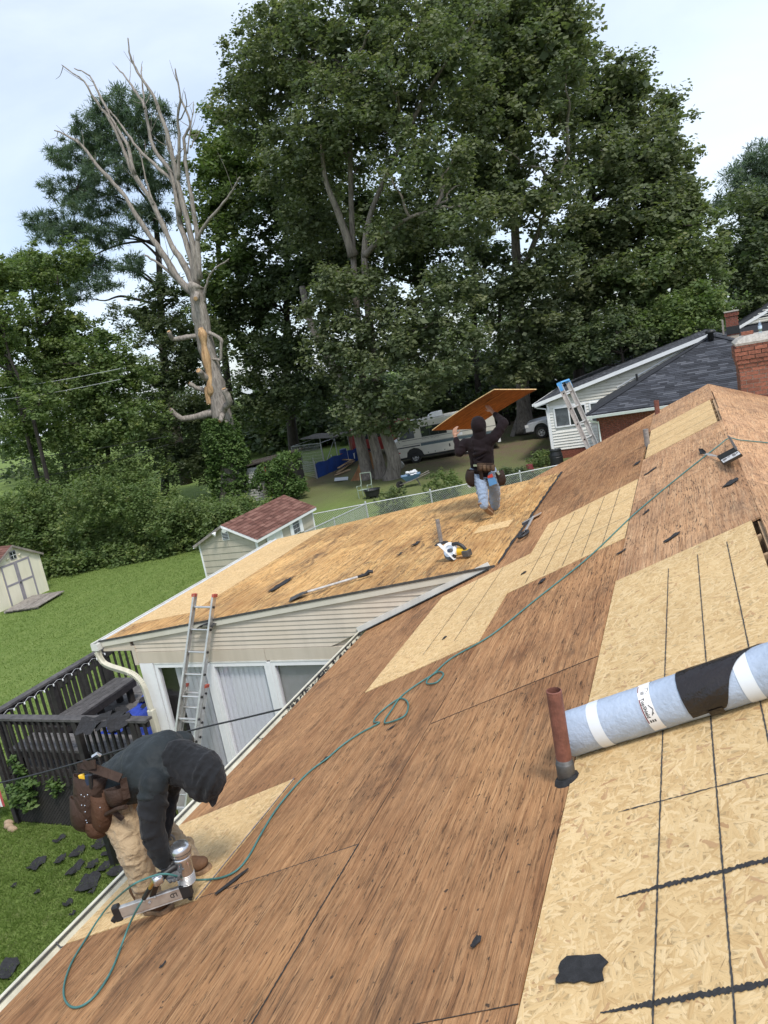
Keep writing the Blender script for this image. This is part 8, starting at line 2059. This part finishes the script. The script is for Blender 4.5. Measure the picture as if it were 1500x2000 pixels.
tr_.capsule(pel - spn * 0.02, 0.165, pel + spn * 0.06, 0.16, 16, bk_, 0.85); tr_.capsule(hr, 0.118, hl, 0.118, 14)
chain(tr_, [hr, kr, kr * 0.4 + ar * 0.6, ar + A_(0, 0, -0.03)], [0.118, 0.090, 0.080, 0.074], n=16); chain(tr_, [hl, kl, kl * 0.4 + al * 0.6, al + A_(0, 0, -0.03)], [0.118, 0.090, 0.080, 0.074], n=16)
wrinkles(tr_, hr, kr, 0.112, 0.090, 9, 1, 0.010); wrinkles(tr_, kr, ar, 0.087, 0.071, 12, 2, 0.011); wrinkles(tr_, hl, kl, 0.116, 0.094, 7, 3); wrinkles(tr_, kl, al, 0.090, 0.074, 9, 4, 0.014)
flesh('trousers', tr_, MT['khaki'], wa, 0.009, 3, 0.022, TXF)
boot(wa, heelR, toeR, NR, k=1.08); boot(wa, heelL, toeL, NR, k=1.08)
# gloved right hand round the handle
hmid = hA * 0.45 + hB * 0.55
gl_ = hand_mesh(wr + (hmid - wr) * 0.12, hmid - wr, np.cross(norm(hd), norm(hmid - wr)), hd * -1.0, 1.05, 1.02)
flesh('glove', gl_, MT['glove'], wa, 0.005, 2)
part('glove_cuff', MB().tube([wr - norm(hmid - wr) * 0.015, wr + norm(hmid - wr) * 0.02], [0.046, 0.040], 14), MT['glove'], wa)
gl2 = hand_mesh(wl, norm(kl - wl), norm(A_(-0.2, -0.3, -0.9)), A_(0.4, -0.9, 0.0), 0.5, 0.95); flesh('glove', gl2, MT['glove'], wa, 0.007, 2)
# tool belt with pouches
bt_ = thing  # (parts of the worker: the belt is worn)
belt = MB(); n = 28
for i in range(n + 1):
    a = 2 * PI * i / n; rr2 = 1.0
    c = pel + spn * 0.01 - bk_ * 0.01
    for zz in (-0.032, 0.032): belt.v.append(tuple(c + lat * math.cos(a) * 0.205 + bk_ * math.sin(a) * 0.172 + spn * zz))
for i in range(n): belt.f.append((2 * i, 2 * i + 2, 2 * i + 3, 2 * i + 1))
o = part('tool_belt', belt, MT['leather'], wa, smooth=True); sm = o.modifiers.new('thick', 'SOLIDIFY'); sm.thickness = 0.012
def pouch(parent, top, down, out, side, w, hgt, depth, mat, name='pouch', taper=0.75):
    """open-topped bag: outer pocket bulging along out"""
    mb = MB(); d = norm(down); o_ = norm(out - d * (np.asarray(out) @ d)); s = norm(np.cross(d, o_)); nz_, na = 8, 14
    for i in range(nz_ + 1):
        t = i / nz_; ww = w * (1 - (1 - taper) * t) * (1.0 - 0.35 * max(0, t - 0.8) / 0.2); dd = depth * (0.75 + 0.5 * math.sin(PI * min(1, t * 1.05))) * (1.0 - 0.6 * max(0, t - 0.85) / 0.15)
        for k in range(na + 1):
            a = PI * k / na; mb.v.append(tuple(A_(*top) + d * hgt * t + s * math.cos(a) * ww / 2 + o_ * math.sin(a) * dd))
    for i in range(nz_):
        for k in range(na):
            q = i * (na + 1) + k; mb.f.append((q, q + 1, q + na + 2, q + na + 1))
    mb.f.append(tuple(nz_ * (na + 1) + k for k in range(na + 1)))
    mb.add([A_(*top) + s * w / 2, A_(*top) - s * w / 2, A_(*top) + d * hgt - s * w * taper / 2, A_(*top) + d * hgt + s * w * taper / 2], [(0, 1, 2, 3)])
    ob = part(name, mb, mat, parent, smooth=True); sm = ob.modifiers.new('thick', 'SOLIDIFY'); sm.thickness = 0.007; return ob
dn_ = norm(A_(0.02, 0.12, -1)); vw = norm(CAM - pel)
big_t = onx(168, 1530, 3.02); big_b = onx(172, 1632, 2.98)
pouch(wa, onx(178, 1512, 3.03), big_b - big_t, norm(vw + A_(0, 0.4, 0)), None, 0.20, 0.36, 0.085, MT['leather'], 'nail_bag', 0.85)
pouch(wa, onx(166, 1555, 2.985), big_b - big_t, norm(vw + A_(0, 0.4, 0)), None, 0.165, 0.21, 0.075, MT['leather'], 'nail_bag', 0.8)
pouch(wa, onx(200, 1548, 3.00), big_b - big_t, norm(vw), None, 0.13, 0.24, 0.075, MT['leather_rust'], 'pocket', 0.9)
pouch(wa, onx(190, 1598, 2.97), onx(192, 1640, 2.97) - onx(190, 1598, 2.97), norm(vw), None, 0.15, 0.115, 0.06, MT['leather_rust'], 'pocket', 0.7)
pouch(wa, onx(226, 1535, 2.99), dn_, norm(vw), None, 0.12, 0.12, 0.055, MT['leather'], 'pocket', 0.9)
pouch(wa, onx(212, 1540, 2.985), dn_, norm(vw), None, 0.05, 0.08, 0.045, MT['leather_rust'], 'tape_pouch', 0.9)
for (a, b, w) in (((152, 1500), (186, 1492), 0.05), ((160, 1492), (236, 1520), 0.05), ((240, 1520), (248, 1560), 0.04), ((196, 1570), (168, 1625), 0.035), ((178, 1550), (240, 1600), 0.03)):
    p, q = onx(*a, 2.985), onx(*b, 2.97); part('strap', MB().beam(p, q, w, 0.008, vw), MT['leather'], wa)
hm = MB().tube([onx(196, 1596, 2.935), onx(228, 1580, 2.92), onx(246, 1576, 2.915)], [0.011, 0.013, 0.014], 8); part('hammer_loop', hm, MT['leather'], wa)
kn_ = MB().beam(onx(158, 1512, 2.98), onx(166, 1536, 2.97), 0.035, 0.02, vw); part('utility_knife', kn_, MT['yellow'], wa, bevel=0.006)
part('marker_pen', MB().tube([onx(171, 1514, 2.975), onx(175, 1545, 2.965)], 0.017, 8), MT['navy'], wa)
part('marker_pen', MB().tube([onx(176, 1514, 2.97), onx(179, 1540, 2.965)], 0.012, 8), MT['black'], wa)
part('square_tool', MB().beam(onx(144, 1609, 2.92), onx(172, 1606, 2.92), 0.034, 0.014, vw), MT['white'], wa, bevel=0.004)
part('belt_clip', MB().tube([onx(181, 1478, 3.04), onx(190, 1472, 3.05), onx(196, 1476, 3.06)], 0.011, 6), MT['steel'], wa)
part('hanging_strap', MB().beam(onx(221, 1590, 3.0), onx(224, 1625, 3.02), 0.035, 0.008, vw), MT['leather'], wa)
for i in range(14):
    u, v = 150 + 50 * rnd.random(), 1545 + 80 * rnd.random()
    part('rivet', MB().lathe([(0.004, 0), (0.003, 0.003)], onx(u, v, 2.905), vw, 6), MT['steel'], wa)

# ---- standing worker carrying a sheet
Xb = 11.2
wb_ = thing('person', tuple(onext(955, 1003, 0.0)), 'person in dark maroon hoodie and pale jeans carrying plywood overhead on the low roof', 'person')
B = lambda u, v, x=Xb: onx(u, v, x)
pelb = B(943, 918); chb = B(938, 872); nkb = B(937, 849); hdb = B(935, 831)
sLb, sRb = B(909, 866), B(965, 855)
eLb, eRb = B(897, 884, 11.15), B(984, 826, 11.3)
wLb, wRb = B(889, 852, 11.25), B(961, 804, 11.62)
hipL, hipR = B(930, 923), B(956, 921)
knL, knR = B(942, 956, 11.0), B(966, 957, 11.35)
anL, anR = B(945, 985, 10.86), B(967, 985, 11.55)
bd = MB(); bd.capsule(pelb, 0.13, chb, 0.155, 16, (1, 0, 0), 0.7); bd.capsule(chb, 0.14, nkb, 0.07, 14, (1, 0, 0), 0.8); bd.capsule(nkb, 0.055, hdb, 0.06); bd.ell(hdb, (0.095, 0, 0), (0, 0.078, 0), (0, 0, 0.118)); bd.ell(hdb + A_(0.098, 0, -0.02), (0.022, 0, 0), (0, 0.014, 0), (0, 0, 0.02), 8)
chain(bd, [sLb, eLb, wLb], [0.055, 0.045, 0.030]); chain(bd, [sRb, eRb, wRb], [0.055, 0.045, 0.030]); chain(bd, [hipL, knL, anL], [0.085, 0.058, 0.04]); chain(bd, [hipR, knR, anR], [0.085, 0.058, 0.04])
flesh('body', bd, MT['skin'], wb_, 0.014, 4)
ho = MB(); ho.capsule(pelb + A_(0, 0, -0.0), 0.175, chb, 0.205, 18, (1, 0, 0), 0.72); ho.capsule(chb, 0.205, nkb + A_(0, 0, -0.03), 0.10, 18, (1, 0, 0), 0.75)
ho.capsule(sLb, 0.085, chb + A_(0, 0.05, 0.03), 0.13, 14); ho.capsule(sRb, 0.085, chb + A_(0, -0.05, 0.03), 0.13, 14); ho.capsule(pelb + A_(0, 0, -0.03), 0.182, pelb + A_(0, 0, 0.06), 0.176, 16, (1, 0, 0), 0.75)
chain(ho, [sLb, eLb, eLb * 0.2 + wLb * 0.8], [0.083, 0.070, 0.045], n=14); chain(ho, [sRb, eRb, eRb * 0.25 + wRb * 0.75], [0.085, 0.072, 0.045], n=14)
wrinkles(ho, pelb, chb, 0.150, 0.175, 6, 23, 0.02, 1.5, 3.1); wrinkles(ho, sLb, eLb, 0.083, 0.07, 4, 24, 0.014); wrinkles(ho, sRb, eRb, 0.083, 0.07, 4, 25, 0.014)
flesh('hoodie', ho, MT['hoodie_brown'], wb_, 0.012, 4, 0.03)
hb_ = MB(); hb_.ell(hdb + A_(-0.015, 0, 0.005), (0.135, 0, 0), (0, 0.118, 0), (0, 0, 0.148), 18); hb_.capsule(nkb + A_(-0.02, 0, -0.02), 0.105, hdb, 0.11, 14); flesh('hood', hb_, MT['hoodie_brown'], wb_, 0.011, 4, 0.02)
jn = MB(); jn.capsule(pelb + A_(0, 0, 0.02), 0.16, pelb + A_(0, 0, -0.05), 0.165, 16, (1, 0, 0), 0.78)
chain(jn, [hipL, knL, anL + A_(0, 0, -0.01)], [0.115, 0.085, 0.070], n=16); chain(jn, [hipR, knR, anR + A_(0, 0, -0.02)], [0.115, 0.088, 0.072], n=16)
wrinkles(jn, hipL, knL, 0.113, 0.088, 7, 5, 0.014); wrinkles(jn, knL, anL, 0.085, 0.070, 10, 6, 0.016); wrinkles(jn, hipR, knR, 0.113, 0.090, 7, 7, 0.014); wrinkles(jn, knR, anR, 0.088, 0.072, 10, 8, 0.016)
flesh('jeans', jn, MT['denim'], wb_, 0.010, 2, 0.02, TXF)
boot(wb_, B(937, 986, 10.83) + A_(-0.02, 0, 0.03), B(962, 1007, 11.0) + A_(0, 0, 0.012), A_(1.0, -0.25, 0.45), k=1.05)
bR = onext(966, 992, 0.014); boot(wb_, bR + A_(-0.10, 0, 0), bR + A_(0.17, -0.03, 0), NE, k=1.05)
# belt and pouches
vb_ = A_(-1, 0.15, 0.15)
blt = MB(); n = 26
for i in range(n + 1):
    a = 2 * PI * i / n
    for zz in (-0.035, 0.035): blt.v.append(tuple(pelb + A_(math.cos(a) * 0.155, math.sin(a) * 0.195, zz + 0.01)))
for i in range(n): blt.f.append((2 * i, 2 * i + 2, 2 * i + 3, 2 * i + 1))
o = part('tool_belt', blt, MT['leather'], wb_, smooth=True); sm = o.modifiers.new('thick', 'SOLIDIFY'); sm.thickness = 0.012
part('belt_pad', MB().beam(B(932, 912, 11.02), B(964, 912, 11.03), 0.01, 0.12, (0, 0, 1)), MT['camo'], wb_, bevel=0.005)
for u in (938, 946, 954, 962): pouch(wb_, B(u, 908, 11.0), A_(0, 0, -1), vb_, None, 0.055, 0.09, 0.03, MT['camo'], 'pocket', 0.9)
pouch(wb_, B(921, 918, 11.05), A_(0, 0.12, -1), A_(-0.6, 0.7, 0), None, 0.17, 0.25, 0.08, MT['leather'], 'nail_bag', 0.85)
pouch(wb_, B(974, 920, 11.1), A_(0, -0.1, -1), A_(-0.6, -0.7, 0), None, 0.13, 0.22, 0.07, MT['leather'], 'nail_bag', 0.9)
part('hanging_strap', MB().beam(B(939, 920, 11.0), B(941, 938, 11.02), 0.06, 0.01, vb_), MT['leather'], wb_)
part('rag', MB().prism([B(952, 934, 10.98), B(966, 932, 10.99), B(971, 944, 11.0), B(956, 950, 10.99)], A_(0.012, 0, 0)), plain('blue_rag', (0.10, 0.27, 0.52), 0.8), wb_)
part('red_wallet', MB().prism([B(952, 930, 10.975), B(961, 925, 10.98), B(963, 932, 10.98), B(953, 934, 10.975)], A_(0.012, 0, 0)), MT['red'], wb_)
part('hammer_head', MB().beam(B(971, 921, 11.02), B(976, 927, 11.02), 0.03, 0.03), MT['steel'], wb_)
part('belt_clip', MB().beam(B(925, 909, 11.03), B(932, 909, 11.02), 0.02, 0.03, (0, 0, 1)), MT['steel'], wb_)
part('white_tool', MB().beam(B(914, 948, 11.02), B(919, 952, 11.0), 0.02, 0.02), MT['white'], wb_)
# carried sheet
k = 0.715
cs4 = [CAM + (A_(*p) - CAM) * k for p in ((16.87, 5.59, 4.52), (15.61, 3.68, 5.31), (16.54, 2.98, 5.11), (17.8, 4.89, 4.32))]
nn = norm(np.cross(cs4[1] - cs4[0], cs4[3] - cs4[0])); nn = nn if nn @ (CAM - cs4[0]) > 0 else -nn
sx = norm(cs4[1] - cs4[0]); sL = np.linalg.norm(cs4[1] - cs4[0]); sW = np.linalg.norm(cs4[2] - cs4[1]); sc_c = sum(cs4) / 4
SM = frame(sc_c, sx, np.cross(nn, sx), nn)
mb = MB(); nx_ = 14
for i in range(nx_ + 1):
    xx = -sL / 2 + sL * i / nx_; bend = -0.035 * (1 - (2 * i / nx_ - 1) ** 2) + 0.035
    for yy in (-sW / 2, sW / 2):
        for zz in (0.0, -0.014): mb.v.append((xx, yy, zz - 0.02 + bend * 0.6))
for i in range(nx_):
    a, b = 4 * i, 4 * (i + 1)
    mb.f += [(a, b, b + 2, a + 2), (a + 1, a + 3, b + 3, b + 1), (a, a + 1, b + 1, b), (a + 2, b + 2, b + 3, a + 3)]
mb.f += [(0, 2, 3, 1), (4 * nx_, 4 * nx_ + 1, 4 * nx_ + 3, 4 * nx_ + 2)]
cps = single('plywood_sheet', mb, MT['ply_carried'], 'rust orange plywood sheet held overhead by the standing worker', 'plywood', M=SM)
eb = MB()
for i in range(nx_):
    pa, pb = [(-sL / 2 + sL * j / nx_, sgn * (sW / 2 + 0.0012), -0.027 + (0.035 - 0.035 * (1 - (2 * j / nx_ - 1) ** 2)) * 0.6) for j in (i, i + 1) for sgn in (1,)]
    for y in (1, -1):
        eb.quad((pa[0], y * pa[1], pa[2] - 0.0068), (pb[0], y * pb[1], pb[2] - 0.0068), (pb[0], y * pb[1], pb[2] + 0.0068), (pa[0], y * pa[1], pa[2] + 0.0068))
for e in (-1, 1): eb.quad((e * (sL / 2 + 0.0012), -sW / 2, -0.0130), (e * (sL / 2 + 0.0012), sW / 2, -0.0130), (e * (sL / 2 + 0.0012), sW / 2, 0.0008), (e * (sL / 2 + 0.0012), -sW / 2, 0.0008))
part('cut_edge', eb, MT['osb2'], cps, SM)
hl2 = hand_mesh(wLb, norm(A_(0.15, -0.02, 1)), A_(0.6, -0.6, 0.2), A_(0, -0.9, 0.3), 0.5, 1.0); flesh('hand', hl2, MT['skin'], wb_, 0.006, 2)
hr2 = hand_mesh(wRb, norm(A_(0.25, 0.55, 0.75)), A_(0.9, 0.1, -0.3), A_(0, 0.6, 0.5), 0.35, 1.0); flesh('hand', hr2, MT['skin'], wb_, 0.006, 2)
